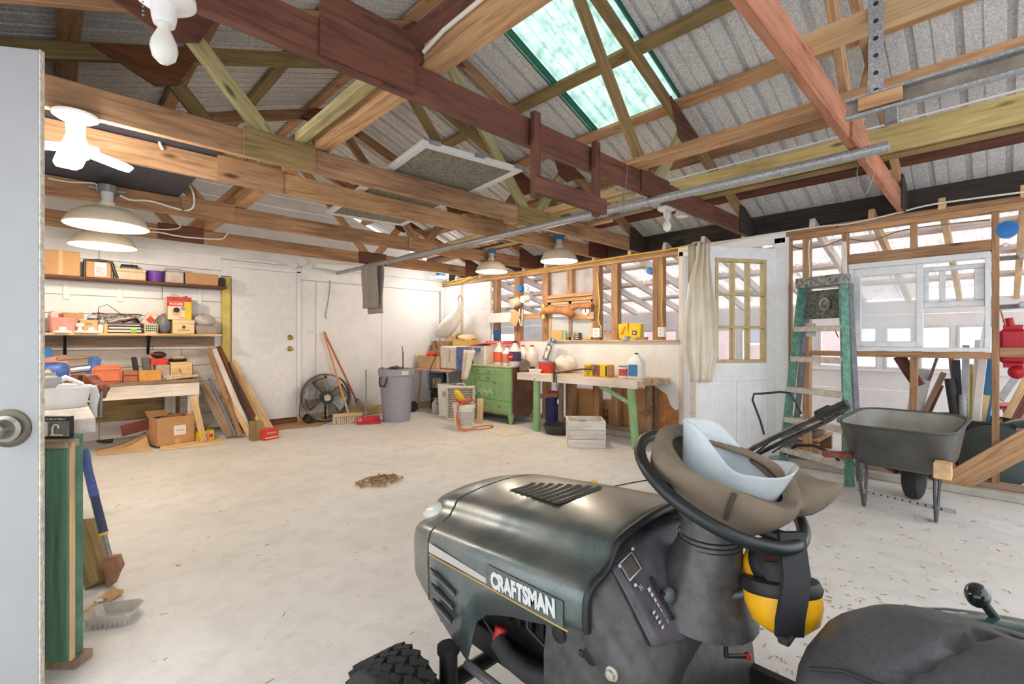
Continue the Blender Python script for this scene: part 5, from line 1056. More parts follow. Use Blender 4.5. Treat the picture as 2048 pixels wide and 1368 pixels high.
t, w_, d, h = place('rag_pile', 'crumpled orange and white rag under the blue vise', 'rag', 66, 110, 738, ZBB, Yf=6.085, d=.10); blob(4, w_ * .5, .05, h * .5, 16, .15).build('cloth', P('orange_white_rag', C(230, 190, 160), .9, var=.3, scale=25, bmp=.4), t, smooth=60)
# ---- below the back bench
Fl = lambda px, py: W(px, py, Z=0)
p = Fl(345, 893); t = thing('cardboard_box', 'open brown carton with white label on the floor under the back bench', 'box', (p.x + .01, p.y + .12, .022), R_(10)); cw, cd, ch = .34, .24, .285
flapbox(t, cw, cd, ch, M_CARD); front(t, -.02, .09, .09, .19, cd, M_PAPER); front(t, -.01, .03, 0, .05, cd, M_CARD2, 'tape'); ftext(t, 'FRAGILE', .035, .14, cd, .018, M_PRINT)
MB().box((-.09, .14, ch + .02), (.18, .10, .004), rotm(35, 0, 0)).build('flap', M_CARD, t); MB().box((.17, 0, ch + .015), (.09, .22, .004), rotm(0, -30, 0)).build('flap', M_CARD, t)
p = Fl(412, 886); t = thing('yellow_crate', 'small yellow printed box beside the cardboard carton', 'box', (p.x, p.y + .06, .022), R_(8)); flapbox(t, .15, .11, .105, M_YELLOW); front(t, -.05, .06, .03, .07, .11, M_REDPRINT); front(t, .0, .025, .01, .1, .11, M_CARD, 'tape', .002); MB().box((-.02, .03, .12), (.10, .01, .12), rotm(-25, 30, 0)).build('card_inside', M_WALNUT, t)
p0, p1 = Fl(322, 900), Fl(452, 886); o = beam('base_plank', (p0.x, p0.y + .06, .011), (p1.x, p1.y + .08, .011), .24, .02, M_PALEPINE); tag(o, 'flat plank on the floor under the carton and lumber', 'board')
t = thing('brown_paper_sheet', 'curled brown paper sheet on the floor left of the carton', 'paper', Fl(255, 905)); 
def curl(a_, b_): 
    P0 = Fl(195, 912) * (1 - a_) + Fl(302, 902) * a_; q_ = P0 + Vector((.0, .36, 0)) * b_; q_.z = .004 + .14 * (a_ ** 2) * (b_ ** 1.5); return q_ - Fl(255, 905)
MB().grid(curl, 12, 8).build('sheet', M_CARD2, t, smooth=60, solid=.002)
o = beam('red_brown_board', W(243, 862, Y=6.10), W(345, 835, Y=6.25), .02, .11, P('redwood_board', C(116, 58, 50), .7)); tag(o, 'red brown board leaning under the back bench', 'board')
o = MB().cyl(W(150, 884, Z=.035), W(225, 879, Z=.035), .035, n=14).build('dark_pipe', P('dark_pipe', C(86, 78, 70), .6), smooth=40); tag(o, 'short dark pipe lying on the floor under the bench', 'pipe')
# ---- lumber leaning against the bench end
lum = [((1.40, 6.50, 1.02), (1.74, 6.02, .02), .09, .02, M_WALNUT, 'dark brown board leaning between bench and yellow post'),
       ((1.36, 6.44, 1.00), (1.62, 5.98, .02), .06, .03, M_WHITEWOOD, 'pale thin board leaning left of the dark brown board'),
       ((1.30, 6.42, 1.01), (1.52, 5.96, .02), .05, .03, M_FIR, 'brown narrow board leaning nearest the bench leg'),
       ((1.56, 6.52, .84), (1.86, 6.05, .02), .10, .02, M_PALEPINE, 'wide light board leaning outermost toward the white door'),
       ((1.52, 6.46, .80), (1.78, 6.00, .02), .04, .04, M_YELLOWPINE, 'yellow pine strip leaning beside the wide light board'),
       ((1.24, 6.36, .60), (1.44, 6.02, .02), .10, .02, M_GREYWOOD, 'short grey weathered board leaning on the bench leg'),
       ((1.42, 6.30, .56), (1.60, 5.90, .02), .05, .02, M_PALEPINE, 'short pale stick leaning in front of the dark board'),
       ((1.30, 6.36, .66), (1.48, 5.98, .02), .03, .03, P('steel_strip', C(110, 118, 128), .5, .3), 'grey steel strip leaning among the boards'),
       ((1.09, 6.06, .50), (1.16, 5.92, .02), .06, .02, M_PALEPINE, 'narrow pale lath leaning on the bench leg by the carton'),
       ((1.48, 6.30, .84), (1.66, 5.94, .02), .025, .02, M_BLACK, 'thin black strip leaning among the boards'),
       ((1.78, 6.40, .40), (1.86, 6.16, .02), .05, .015, M_PALEPINE, 'short splintered offcut leaning by the door edge')]
for a, b_, w_, d_, mt, lb in lum: tag(beam('leaning_board', a, b_, w_, d_, mt, up=(0, 1, .3)), lb, 'board', 'boards leaning by the bench')
p = Fl(515, 881); o = beam('wood_block', (p.x, p.y + .05, 0), (p.x, p.y + .05, .205), .12, .11, M_OLIVE, up=(0, 1, 0)); tag(o, 'weathered square post stub standing on the floor by the red box', 'wood block')
p = Fl(541, 880); t = thing('red_carton', 'red printed carton lying beside the wood block on the floor', 'box', (p.x, p.y + .07, 0), R_(12)); body(t, .17, .12, .115, M_REDP); ftext(t, 'SCREWS', 0, .075, .12, .028, M_PAPER); front(t, -.07, .07, .02, .03, .12, M_PAPER)
t = thing('door_mat', 'thin brown doormat in front of the white back door', 'mat', (2.15, 6.28, 0)); MB()._add([Vector((x, y, .004)) for x, y in ((-.62, -.02), (.30, -.22), (.64, .10), (.34, .22), (-.5, .27))], [(0, 1, 2, 3, 4)]).build('mat_sheet', P('brown_mat', C(178, 138, 106), .95, var=.12, scale=30), t, solid=.006)
# ------------------------------------------------------------------ near left bench
lb_ = thing('left_workbench', 'green painted plank-sided bench at the left edge with a cluttered top', 'workbench', (0, 0, 0)); M_OLDGREEN = P('worn_green_paint', C(92, 136, 112), .6, var=.3, scale=9, bmp=.2)
gp = W(114, 1340, Z=0)
gx0, gx1 = W(70, 1000, t=1.585), W(143, 1000, t=1.585)
dirx = (gx1 - gx0); dirx.z = 0
cen = (gx0 + gx1) / 2; cen.z = 0; nrm = Vector((FX, FY, 0))
def gpl(name, c0, w_, dth, z0, z1, mat, par): return beam(name, c0 + Vector((0, 0, z0)), c0 + Vector((0, 0, z1)), w_, dth, mat, par, up=nrm)
gm, nt, b = newmat('worn_green_boards'); b.inputs['Roughness'].default_value = .65
mp = coords(nt, (1, 3.5, 3.5)); n1 = noise(nt, mp, 9, 6, .65); mp2 = coords(nt, (1.2, 22, 22)); n2 = noise(nt, mp2, 2.2, 5, .6, .4)
r1 = ramp(nt, [(.3, C(70, 116, 92)), (.7, C(112, 152, 126))]); nt.links.new(n2.outputs[0], r1.inputs[0])
r2 = ramp(nt, [(.30, (1, 1, 1, 1)), (.37, (0, 0, 0, 1))]); nt.links.new(n1.outputs[0], r2.inputs[0])
r3 = ramp(nt, [(.27, (1, 1, 1, 1)), (.30, (0, 0, 0, 1))]); nt.links.new(n2.outputs[0], r3.inputs[0])
nt.links.new(mixc(nt, r3.outputs[0], mixc(nt, r2.outputs[0], r1.outputs[0], C(146, 112, 78)), C(54, 52, 40)), b.inputs['Base Color']); bump(nt, b, n2.outputs[0], .3, .004)
gpl('green_upright', cen, dirx.length, .025, .03, .745, gm, lb_); gpl('edge_strip', cen + dirx * .52, .008, .02, .03, .76, M_PALEPINE, lb_); gpl('green_upright', cen + dirx * .42 + nrm * .035, .012, .03, .03, .78, M_OLDGREEN, lb_)
gpl('foot_board', cen + dirx * .1 + nrm * .03, .13, .07, 0, .03, M_GREYWOOD, lb_)
beam('top_cleat', cen - dirx * .5 + Vector((0, 0, .755)), cen + dirx * .55 + Vector((0, 0, .755)), .05, .025, M_GREYWOOD, lb_)
beam('bench_top', (.0, 2.24, .80), (.0, 4.30, .80), .22, .05, M_WHITEWOOD, lb_); beam('side_board', (.070, 2.5, .66), (.070, 4.28, .66), .02, .24, M_OLDGREEN, lb_)
beam('leg', (.095, 4.25, 0), (.095, 4.25, .78), .05, .09, M_PALEPINE, lb_, up=(0, 1, 0)); beam('leg', (-.08, 4.25, 0), (-.08, 4.25, .78), .05, .09, M_PALEPINE, lb_, up=(0, 1, 0))
ZT = .825
q = W(107, 872, t=1.60); t = thing('faucet_box', 'black carton with a chrome kitchen faucet picture on the left bench', 'box', (q.x, q.y, .768), TH - R_(90)); fw, fd, fh = .105, .02, .075
MB().mm((-fw / 2, 0, 0), (fw / 2, fd, fh)).build('body', P('black_carton', C(34, 34, 36), .5, var=.1), t, bevel=.002); MB().mm((-.028, -.001, .008), (.052, .001, .060)).build('picture', P('grey_picture', C(132, 128, 124), .5, var=.25, scale=30), t)
MB().mm((-fw / 2 - .0006, -.0012, .004), (-.034, .0012, .024)).build('lime_panel', P('lime_green', C(140, 226, 40), .5, var=.02), t); MB().mm((-fw / 2 - .0006, -.0012, .036), (-.034, .0012, .056)).build('lime_panel', P('lime_green', C(140, 226, 40)), t)
MB().tube([(.0, -.004, .014), (.0, -.004, .036), (.007, -.004, .048), (.018, -.004, .046), (.021, -.004, .036)], .0028, 8).build('faucet_picture', M_PAPER, t, smooth=60); MB().mm((-.010, -.003, .010), (.032, -.001, .015)).build('faucet_picture', M_PAPER, t)
text('lettering', '21-049-WT0004-C', M_PAPER, t, Matrix.Translation((.01, -.002, .066)) @ Matrix.Rotation(R_(90), 4, 'X'), .009, .0002)
q = W(105, 800, t=2.05); bz = ZT
t = thing('white_bucket', 'white plastic tub with torn plastic film on the left bench', 'bucket', (.02, 2.72, ZT)); MB().lathe([(.085, 0), (.10, .075), (.106, .076), (.104, .084), (.094, .084), (.08, .006), (.001, .006)], (0, 0, 0), 28).build('tub', M_BAG, t, smooth=40)
MB().tube([(.10, -.02, .08), (.112, .0, .04), (.108, .03, -.01), (.115, .03, -.06)], [.02, .018, .014, .006], 8, flat=.3).build('film_strip', M_BAG, t, smooth=60); MB().box((-.04, -.04, .11), (.10, .05, .07), rotm(0, 0, 20)).build('grey_block', P('light_grey_block', C(190, 186, 182), .5), t, bevel=.02, seg=3)
MB().tube([(-.05, .02, .07), (.02, .0, .12), (.07, .02, .09)], [.03, .03, .02], 8, flat=.4).build('cloth', M_BAG, t, smooth=60)
# rusty brown leg vise on the bench edge
q = W(160, 790, t=3.05); t = thing('rusty_vise', 'rusty brown bench vise with hanging handle on the left bench', 'vise', (.06, 3.95, ZT)); M_RUST = P('rusty_iron', C(150, 88, 66), .6, .3, .3, 30, .1)
R3 = lambda px, py: W(px, py, t=3.08) - Vector((.06, 3.95, ZT))
def vpoly(pts, th_, name, mat): 
    c = [R3(*p_) for p_ in pts]; n_ = len(c); off = Vector((FX, FY, 0)) * th_
    return MB()._add(c + [p_ + off for p_ in c], [tuple(range(n_)), tuple(reversed(range(n_, 2 * n_)))] + [(i, n_ + i, n_ + (i + 1) % n_, (i + 1) % n_) for i in range(n_)]).build(name, mat, t, bevel=.006)
vpoly([(70, 770), (125, 763), (142, 750), (155, 749), (152, 768), (138, 778), (132, 790), (95, 790), (70, 784)], .10, 'fixed_jaw', M_RUST); vpoly([(164, 749), (172, 751), (182, 762), (194, 772), (200, 778), (192, 790), (190, 800), (168, 802), (170, 780), (163, 762)], .09, 'moving_jaw', M_RUST)
MB().cyl(R3(140, 784), R3(200, 775), .022, n=12).build('screw', M_STEEL, t, smooth=40); MB().ball(R3(203, 775), .028, 12).build('screw_head', M_RUST, t, smooth=60); MB().cyl(R3(203, 778), R3(200, 830), .010, n=10).build('handle', M_STEEL, t, smooth=40); MB().ball(R3(200, 831), .015, 8).build('handle_end', M_STEEL, t)
# axe, block, brush, tray
a0, a1 = W(166, 900, t=2.16), W(222, 1125, t=2.10); t = thing('splitting_axe', 'axe with blue grip handle leaning against the left bench', 'axe', (a1.x, a1.y, 0))
O_ = Vector((a1.x, a1.y, 0)); f = lambda k: (a0 + (a1 - a0) * k) - O_
M_BLUEG = P('blue_rubber_grip', C(84, 98, 160), .6, var=.15, scale=80, bmp=.2)
MB().tube([f(0), f(.05), f(.20), f(.42)], [.019, .021, .016, .018], 14).build('grip', M_BLUEG, t, smooth=50); MB().tube([f(.40), f(.74)], [.016, .017], 12).build('sleeve', P('dark_blue_sleeve', C(58, 66, 96), .6), t, smooth=40); MB().tube([f(.74), f(.76)], .017, 12).build('yellow_band', M_YELLOW, t); MB().tube([f(.76), f(1.03)], .010, 10).build('shaft', M_STEEL, t, smooth=40)
hd = [W(205, 1118, t=2.10), W(213, 1115, t=2.08), W(232, 1112, t=2.06), W(240, 1135, t=2.05), W(232, 1150, t=2.06), W(224, 1170, t=2.08), W(213, 1176, t=2.10), W(206, 1150, t=2.12)]
hd = [p_ - O_ for p_ in hd]; n_ = len(hd); off = Vector((FX, FY, 0)) * .03
MB()._add(hd + [p_ + off for p_ in hd], [tuple(range(n_)), tuple(reversed(range(n_, 2 * n_)))] + [(i, n_ + i, n_ + (i + 1) % n_, (i + 1) % n_) for i in range(n_)]).build('head', P('rusty_axe_head', C(168, 124, 96), .7, .2, .2, 30), t, bevel=.004)
o = beam('wood_block', W(168, 1045, t=2.22), W(205, 1166, t=2.13), .075, .10, M_OLIVE, up=(FX, FY, 0)); tag(o, 'short thick timber offcut leaning behind the axe head', 'wood block'); 
b0, b1 = W(148, 1238, Z=.012), W(205, 1200, Z=.014); b2 = W(234, 1182, Z=.015)
t = thing('paint_brush', 'flat paint brush with wooden handle on the floor', 'brush', (b1.x, b1.y, 0)); O_ = Vector((b1.x, b1.y, 0)); up = Vector((0, 0, 1))
MB().tube([b0 - O_, (b0 * .5 + b1 * .5) - O_, b0 * .2 + b1 * .8 - O_], [.008, .014, .012], 10, flat=.6).build('handle', M_PALEPINE, t, smooth=50)
dv = (b2 - b1).normalized(); sv = Vector((-dv.y, dv.x, 0))
def slab(p, q_, w0, w1, th_, name, mat): return MB().rings([[c + sv * (w_ * a_) + up * (th_ * b_) for a_, b_ in ((-.5, -.5), (.5, -.5), (.5, .5), (-.5, .5))] for c, w_ in ((p - O_, w0), (q_ - O_, w1))]).build(name, mat, t)
slab(b0 * .2 + b1 * .8, b1, .03, .045, .016, 'ferrule', M_STEEL); slab(b1, b2, .045, .055, .018, 'bristles', P('bristle', C(206, 170, 118), .9, var=.2, scale=90))
p = W(226, 1240, Z=0); t = thing('foil_tray', 'shallow white foil tray on the floor near the left bench', 'tray', (p.x, p.y, 0), TH - R_(74))
M_FOIL = P('dull_foil', C(206, 200, 192), .4, .2, .12, 20)
basin(t, .165, .12, .042, M_FOIL, 'tray_shell', .003, .82)
for k in range(9): MB().box((-.064 + k * .016, -.0535, .021), (.005, .004, .036), rotm(-14, 0, 0)).build('flute', M_FOIL, t)
# ------------------------------------------------------------------ right workbench
ZR = .70
bn = thing('right_workbench', 'long worn plank workbench on green round legs along the stud wall', 'workbench', (4.46, 3.32, 0))
M_BTOP = WOOD('paint_spattered_top', C(170, 142, 112), C(226, 206, 182), stretch=8)
for k, (x, w_) in enumerate(((-.155, .20), (.05, .20), (.21, .115))): beam('top_plank', (x, -.84 - .02 * k, ZR - .03), (x, .90, ZR - .03), w_ - .004, .06, M_BTOP, bn, bevel=.005)
beam('front_edge', (-.265, -.80, ZR - .045), (-.265, .90, ZR - .045), .022, .085, M_WHITEWOOD, bn)
MB().tube([(-.23, -.70, ZR - .06), (-.235, -.76, 0)], [.042, .04], 16).build('leg', M_GREEN, bn, smooth=40); MB().tube([(-.235, .60, ZR - .06), (-.235, .60, 0)], [.043, .045], 16).build('leg', M_GREEN, bn, smooth=40)
MB().tube([(.20, -.66, ZR - .06), (.20, -.66, .055)], .04, 12).build('leg', M_GREYWOOD, bn); MB().tube([(.10, .50, ZR - .06), (.10, .50, 0)], .035, 12).build('leg', M_GREYWOOD, bn)
beam('brace', (-.24, -.73, .45), (-.22, -.28, ZR - .07), .03, .045, M_GREEN, bn); beam('brace', (-.23, .60, .42), (.1, .50, .42), .03, .05, M_FIR, bn); beam('brace', (-.22, -.74, .33), (.2, -.68, .33), .03, .05, M_FIR, bn)
Xf = 4.32
def cyl_item(name, label, cat, p0, p1, yt, zb, mat, X=Xf, lid=None, band=None, d=None):
    a, b_ = W(p0, 681, X=X).y, W(p1, 681, X=X).y; r = (a - b_) / 2
    t, w_, dd, h = place(name, label, cat, p0, p1, yt, zb, Xf=X - 0, d=2 * r)
    MB().lathe([(r * .96, 0), (r, .008), (r, h - .006), (r * .97, h)], (0, 0, 0), 20).build('can_body', mat, t, smooth=40)
    if lid: MB().cyl((0, 0, h - .012), (0, 0, h + .002), r * 1.04, n=20).build('lid', lid, t, smooth=40)
    if band: MB().lathe([(r * 1.008, h * .2), (r * 1.008, h * .75)], (0, 0, 0), 20).build('label_band', band, t, smooth=40)
    return t, r, h
# bench grinder
g0 = W(1046, 748, X=4.36); t = thing('bench_grinder', 'old grey bench grinder with two wheels on the left end of the workbench', 'grinder', (4.40, g0.y + .02, ZR), R_(-128)); M_GR = P('greasy_grey', C(140, 124, 106), .55, .2, .25, 20)
MB().mm((-.07, -.06, 0), (.07, .06, .03)).build('base', M_GR, t, bevel=.01); MB().cyl((-.07, 0, .085), (.09, 0, .085), .058, n=20).build('motor', M_GR, t, smooth=40)
for x in (-.11, .13): MB().lathe([(.012, -.018), (.070, -.018), (.072, 0), (.070, .018), (.012, .018)], (x, -.01, .085), 24, rotm(0, 90, 0)).build('grinding_wheel', P('abrasive_grey', C(122, 108, 94), .8, var=.2), t, smooth=40); 
MB().cyl((-.15, -.01, .085), (.17, -.01, .085), .008, n=8).build('arbor', M_STEEL, t)
MB().lathe([(.02, -.045), (.05, -.03), (.052, .0), (.02, .01)], (-.13, -.04, .085), 18, rotm(90, 0, 0)).build('wheel_guard', M_GR, t, smooth=40)
cyl_item('red_tin', 'red coffee tin on the workbench beside the grinder', 'tin', 1070, 1094, 724, ZR, M_REDP, lid=M_STEEL)
t, w_, d, h = place('white_dish', 'small white plastic dish in front of the red tin', 'dish', 1055, 1078, 739, ZR, Xf=4.24, d=.07); basin(t, w_, d, h, M_BAG, 'dish')
t, w_, d, h = place('plastic_bag', 'crumpled clear plastic bag on the workbench', 'bag', 1098, 1142, 713, ZR, Xf=4.46, d=.2); blob(12, w_ * .5, .1, h * .5, 22, .14, 4).build('bag_body', P('crumpled_clear', C(232, 220, 206), .25, var=.1, bmp=.5, scale=40), t, smooth=60)
t, w_, d, h = place('bar_package', 'blue and white blister card of a chainsaw bar leaning on the wall', 'package', 1080, 1110, 678, ZR + .13, Xf=4.60, d=.04)
ro = rotm(0, 24, 0); MB().box((0, 0, h / 2), (.115, .008, h * 1.08), ro).build('card', P('blue_white_card', C(178, 190, 206), .5), t, bevel=.002)
MB().box((-.01, -.008, h * .42), (.085, .012, h * .70), ro).build('bar_body', P('bar_dark', C(110, 104, 104), .4), t, bevel=.005); MB().box((-.01, -.016, h * .42), (.06, .004, h * .60), ro).build('bar_plate', M_PAPER, t, bevel=.004); MB().box((.085, -.006, h * .92), (.10, .006, .05), ro).build('blue_header', P('header_blue', C(70, 110, 170), .5), t); MB().box((.085, -.010, h * .95), (.03, .004, .03), ro).build('yellow_mark', M_YELLOW, t)
for k, ch_ in enumerate('185'): text('lettering', ch_, M_PRINT, t, Matrix.Translation((-.055 + .045 * k * 1.0, -.0195, h * .25 + .075 * k)) @ Matrix.Rotation(R_(90), 4, 'X') @ Matrix.Rotation(R_(-24), 4, 'Z'), .07, .0004)
MB().box((0, .0, -.06), (.06, .05, .14)).build('prop_block', M_GREYWOOD, t, bevel=.004)
# big clamp hooked on the bench edge
cy = W(1110, 760, X=4.18).y; t = thing('bar_clamp', 'rusty bar clamp hooked over the bench front edge', 'clamp', (4.175, cy, ZR))
M_RUSTC = P('rust_clamp', C(110, 82, 66), .6, .4, .3, 30)
MB().box((-.012, 0, .01), (.018, .03, .19)).build('fixed_arm', M_RUSTC, t, bevel=.003); MB().tube([(-.005, 0, .02), (.04, -.10, .04), (.10, -.30, .075), (.14, -.44, .085)], .011, 8).build('bar', M_RUSTC, t, smooth=50); MB().lathe([(.012, -.015), (.034, -.012), (.034, .012), (.012, .015)], (.14, -.44, .10), 18, rotm(0, 80, 0)).build('ring', M_STEEL, t, smooth=40)
MB().tube([(-.01, -.03, .01), (-.03, -.06, -.12), (-.02, -.07, -.22), (-.03, -.075, -.30)], .005, 6).build('hanging_cord', M_BLACK, t, smooth=60); MB().ball((-.03, -.075, -.30), (.012, .012, .03), 8).build('cord_plug', M_ALU, t)
t, w_, d, h = place('yellow_bag_carton', 'yellow printed carton of bags on the right workbench', 'box', 1168, 1214, 729, ZR, Xf=4.32, d=.14); body(t, w_, d, h, M_YELLOW); front(t, -w_ * .46, -w_ * .16, h * .1, h * .9, d, P('yellow_deep', C(236, 206, 30), .5, var=0)); front(t, -w_ * .12, w_ * .2, h * .05, h * .95, d, P('brown_picture', C(150, 96, 70), .6, var=.3, scale=40)); ftext(t, 'HUSKY', -w_ * .31, h * .78, d, .03, M_REDPRINT, off=.0006); ftext(t, 'Contractor', -w_ * .31, h * .55, d, .022, M_PRINT); ftext(t, 'Clean-Up', -w_ * .31, h * .38, d, .022, M_PRINT); ftext(t, 'Bags', -w_ * .31, h * .2, d, .022, M_PRINT)
MB().mm((w_ / 2 - .02, -d / 2, h * .1), (w_ / 2 + .001, d / 2, h * .9)).build('end_panel', M_CARD2, t)
cyl_item('paint_tin', 'small tin with red and white label beside the bleach jug', 'tin', 1233, 1252, 732, ZR, M_PAPER, 4.32, M_STEEL, P('red_white_label', C(206, 90, 80), .5, var=.3, scale=30))
t, w_, d, h = place('handled_jug', 'white plastic jug with blue label and dark cap on the workbench', 'jug', 1254, 1282, 706, ZR, Xf=4.34, d=.10)
MB().rings([[Vector((sx * w_ / 2 * f, sy * .05 * f, z)) for sx, sy in ((-.8, -1), (.8, -1), (1, -.8), (1, .8), (.8, 1), (-.8, 1), (-1, .8), (-1, -.8))] for f, z in ((.95, 0), (1, .01), (1, h * .62), (.8, h * .76), (.32, h * .9), (.3, h * .95))]).build('bottle', M_BAG, t, smooth=50); front(t, -w_ * .40, w_ * .25, h * .1, h * .55, .10, P('label_blue', C(60, 130, 190), .5, var=.2, scale=40), lift=.003); MB().cyl((0, 0, h * .94), (0, 0, h), .018, n=12).build('cap', M_PRINT, t)
MB().tube([(w_ * .18, 0, h * .88), (w_ * .42, 0, h * .80), (w_ * .46, 0, h * .62)], .008, 8).build('handle', M_BAG, t, smooth=60)
# ---- on the ledge behind the bench
ZL = 1.107; XLg = 4.72
t, w_, d, h = place('tan_box', 'small tan box on the ledge at the small window', 'box', 1102, 1124, 660, ZL, Xf=XLg, d=.07); body(t, w_, d, h, M_CARD2)
t, w_, d, h = place('green_tube', 'pale green tube standing on the ledge beside the tan box', 'tube', 1125, 1131, 661, ZL, Xf=XLg, d=.03); MB().cyl((0, 0, 0), (0, 0, h), w_ / 2, n=10).build('tube_body', P('pale_green', C(170, 200, 150), .5), t, smooth=40)
t, w_, d, h = place('telephone_keypad', 'dark telephone handset with keypad leaning on the ledge', 'telephone', 1146, 1160, 665, ZL, Xf=XLg, d=.04); MB().box((0, 0, h / 2), (w_, .03, h), rotm(-6, 6, 0)).build('handset', P('phone_grey', C(66, 66, 70), .4), t, bevel=.008)
for i in range(3):
    for j in range(4): MB().box((-.02 + i * .02, -.02, .02 + j * .022), (.012, .006, .012)).build('key', M_PAPER, t)
t, w_, d, h = place('gourd', 'small tan lump of cloth on the ledge right of the telephone', 'cloth', 1168, 1184, 681, ZL, Xf=XLg, d=.05); blob(6, w_ / 2, .03, h * .5, 12, .08).build('cloth_body', M_CARD, t, smooth=60)
cyl_item('coffee_can', 'wide tan can on the ledge, lower of a stacked pair', 'can', 1201, 1222, 676, ZL, P('tan_can', C(214, 176, 140), .5), XLg, d=.1)
t, r, h = cyl_item('coffee_can', 'orange tan can stacked on top of the wide can', 'can', 1204, 1221, 662, ZL + .062, P('orange_can', C(206, 150, 96), .5), XLg + .01, M_STEEL)
for k, (a, b_, lb, rr) in enumerate(((1236, 1256, 'yellow tilted carton, left of two on the ledge', 10), (1256, 1281, 'yellow carton with a dark square, right of two on the ledge', -8))):
    t, w_, d, h = place('yellow_carton', lb, 'box', a, b_, 648, ZL, Xf=XLg, d=.08); MB().box((0, 0, h / 2 + .01), (w_ * .95, .07, h * .95), rotm(0, -rr * .6, 0)).build('carton', M_YELLOW, t, bevel=.002)
    if k: MB().box((0, -.038, h * .45), (.05, .006, .045), rotm(0, 4, 0)).build('dark_square', M_PRINT, t); MB().box((0.0, -.040, h * .45), (.03, .006, .022)).build('white_mark', M_PAPER, t)
    else: text('lettering', 'spray', M_REDPRINT, t, Matrix.Translation((0, -.039, h * .6)) @ Matrix.Rotation(R_(90), 4, 'X') @ Matrix.Rotation(R_(60), 4, 'Z'), .05, .0004)
t = thing('tape_roll', 'roll of grey tape on the ledge in front of the yellow cartons', 'tape', (4.71, W(1252, 690, X=4.71).y, ZL)); MB().lathe([(.03, 0), (.042, 0), (.042, .045), (.03, .045), (.03, 0)], (0, 0, 0), 22).build('roll', P('silver_tape', C(190, 192, 194), .4), t, smooth=40)
t = thing('string_ball', 'tangle of green and tan string on the ledge', 'string', (4.72, W(1283, 690, X=4.72).y, ZL))
for k in range(7): MB().tube([(.02 * math.cos(k + s), .09 * math.cos(s * .9 + k), .016 + .012 * math.sin(k * 2 + s)) for s in range(8)], .006, 5).build('strand', [P('green_twine', C(140, 150, 110), .8), M_CARD, P('tan_twine', C(196, 160, 120), .8)][k % 3], t, smooth=60)
def outlet(px0, px1, y0, y1, label):
    t, w_, d, h = place('outlet_box', label, 'outlet', px0, px1, y0, W((px0 + px1) / 2, y1, X=4.70).z, Xf=4.70, d=.05); body(t, w_, d, h, M_PWHITE, bev=.004)
    for z in (.3, .7): front(t, -w_ * .2, w_ * .2, h * (z - .1), h * (z + .1), d, M_CREAM, 'socket')
outlet(1185, 1199, 656, 675, 'white outlet box on the double stud by the small window'); outlet(1315, 1328, 654, 674, 'white outlet box on the stud left of the door')
wire('yellow cable down the stud beside the small window', [W(1195, 545, X=4.74), W(1197, 580, X=4.73), W(1199, 610, X=4.73), W(1197, 640, X=4.73), W(1203, 656, X=4.72)], .008, M_YCABLE)
wire('yellow cable down the stud left of the door', [W(1324, 530, X=4.73), W(1325, 580, X=4.73), W(1323, 620, X=4.73), W(1325, 652, X=4.72)], .007, M_YCABLE)
def bluebox(px, py, X, label, r=.045):
    p = W(px, py, X=X); t = thing('blue_junction_box', label, 'junction box', p); MB().lathe([(.01, -.035), (r, -.03), (r, .02), (r * .9, .03), (.01, .032)], (0, 0, 0), 18, rotm(0, 90, 0)).build('box_body', M_BLUEBOX, t, smooth=40); MB().box((.03, .02, 0), (.06, .02, .02)).build('bracket', M_STEEL, t); return t
bluebox(1042, 577, 4.72, 'blue round junction box with a bulb left of the small window'); MB().ball((W(1053, 577, X=4.70)), .035, 12).build('globe_bulb', M_BULB, smooth=60); tag(bpy.context.scene.collection.objects['globe_bulb'], 'clear round bulb beside the blue junction box', 'bulb')
bluebox(1302, 542, 4.80, 'blue round junction box at the top of the stud left of the door', .04); bluebox(2014, 460, 4.78, 'large blue junction box on the post at the right edge', .058)
# clock thermometer, branch, hanging rolls
p = W(1171, 622, X=4.70); t = thing('dial_thermometer', 'round white dial thermometer hanging on the stud wall rail', 'thermometer', p, R_(-90)); MB().cyl((0, 0, 0), (0, .02, 0), .052, n=24).build('dial', M_PAPER, t, smooth=40); MB().box((0, -.002, .005), (.012, .003, .05)).build('pointer', M_PRINT, t)
for k in range(10): MB().box((.042 * math.sin(k * .6 - 2.7), -.001, .042 * math.cos(k * .6 - 2.7)), (.006, .003, .006)).build('tick', M_PRINT, t)
t = thing('gnarled_branch', 'gnarled driftwood branch fixed across the small window', 'branch', W(1115, 622, X=4.69)); O_ = W(1115, 622, X=4.69)
MB().tube([W(1086, 622, X=4.70) - O_, W(1100, 620, X=4.69) - O_, W(1120, 620, X=4.68) - O_, W(1138, 622, X=4.67) - O_, W(1146, 630, X=4.68) - O_], [.045, .055, .05, .075, .03], 12).build('trunk', M_PLY, t, smooth=60); MB().tube([W(1138, 618, X=4.68) - O_, W(1155, 612, X=4.69) - O_, W(1185, 612, X=4.70) - O_], [.05, .03, .035], 10).build('limb', M_PLY, t, smooth=60)
beam('mount_block', W(1087, 608, X=4.70) - O_, W(1087, 638, X=4.70) - O_, .05, .03, M_YELLOWPINE, t, up=(1, 0, 0))
t = thing('paper_roll', 'white paper rolls hanging on the stud at the bench', 'paper roll', W(1030, 605, X=4.66)); O_ = W(1030, 605, X=4.66)
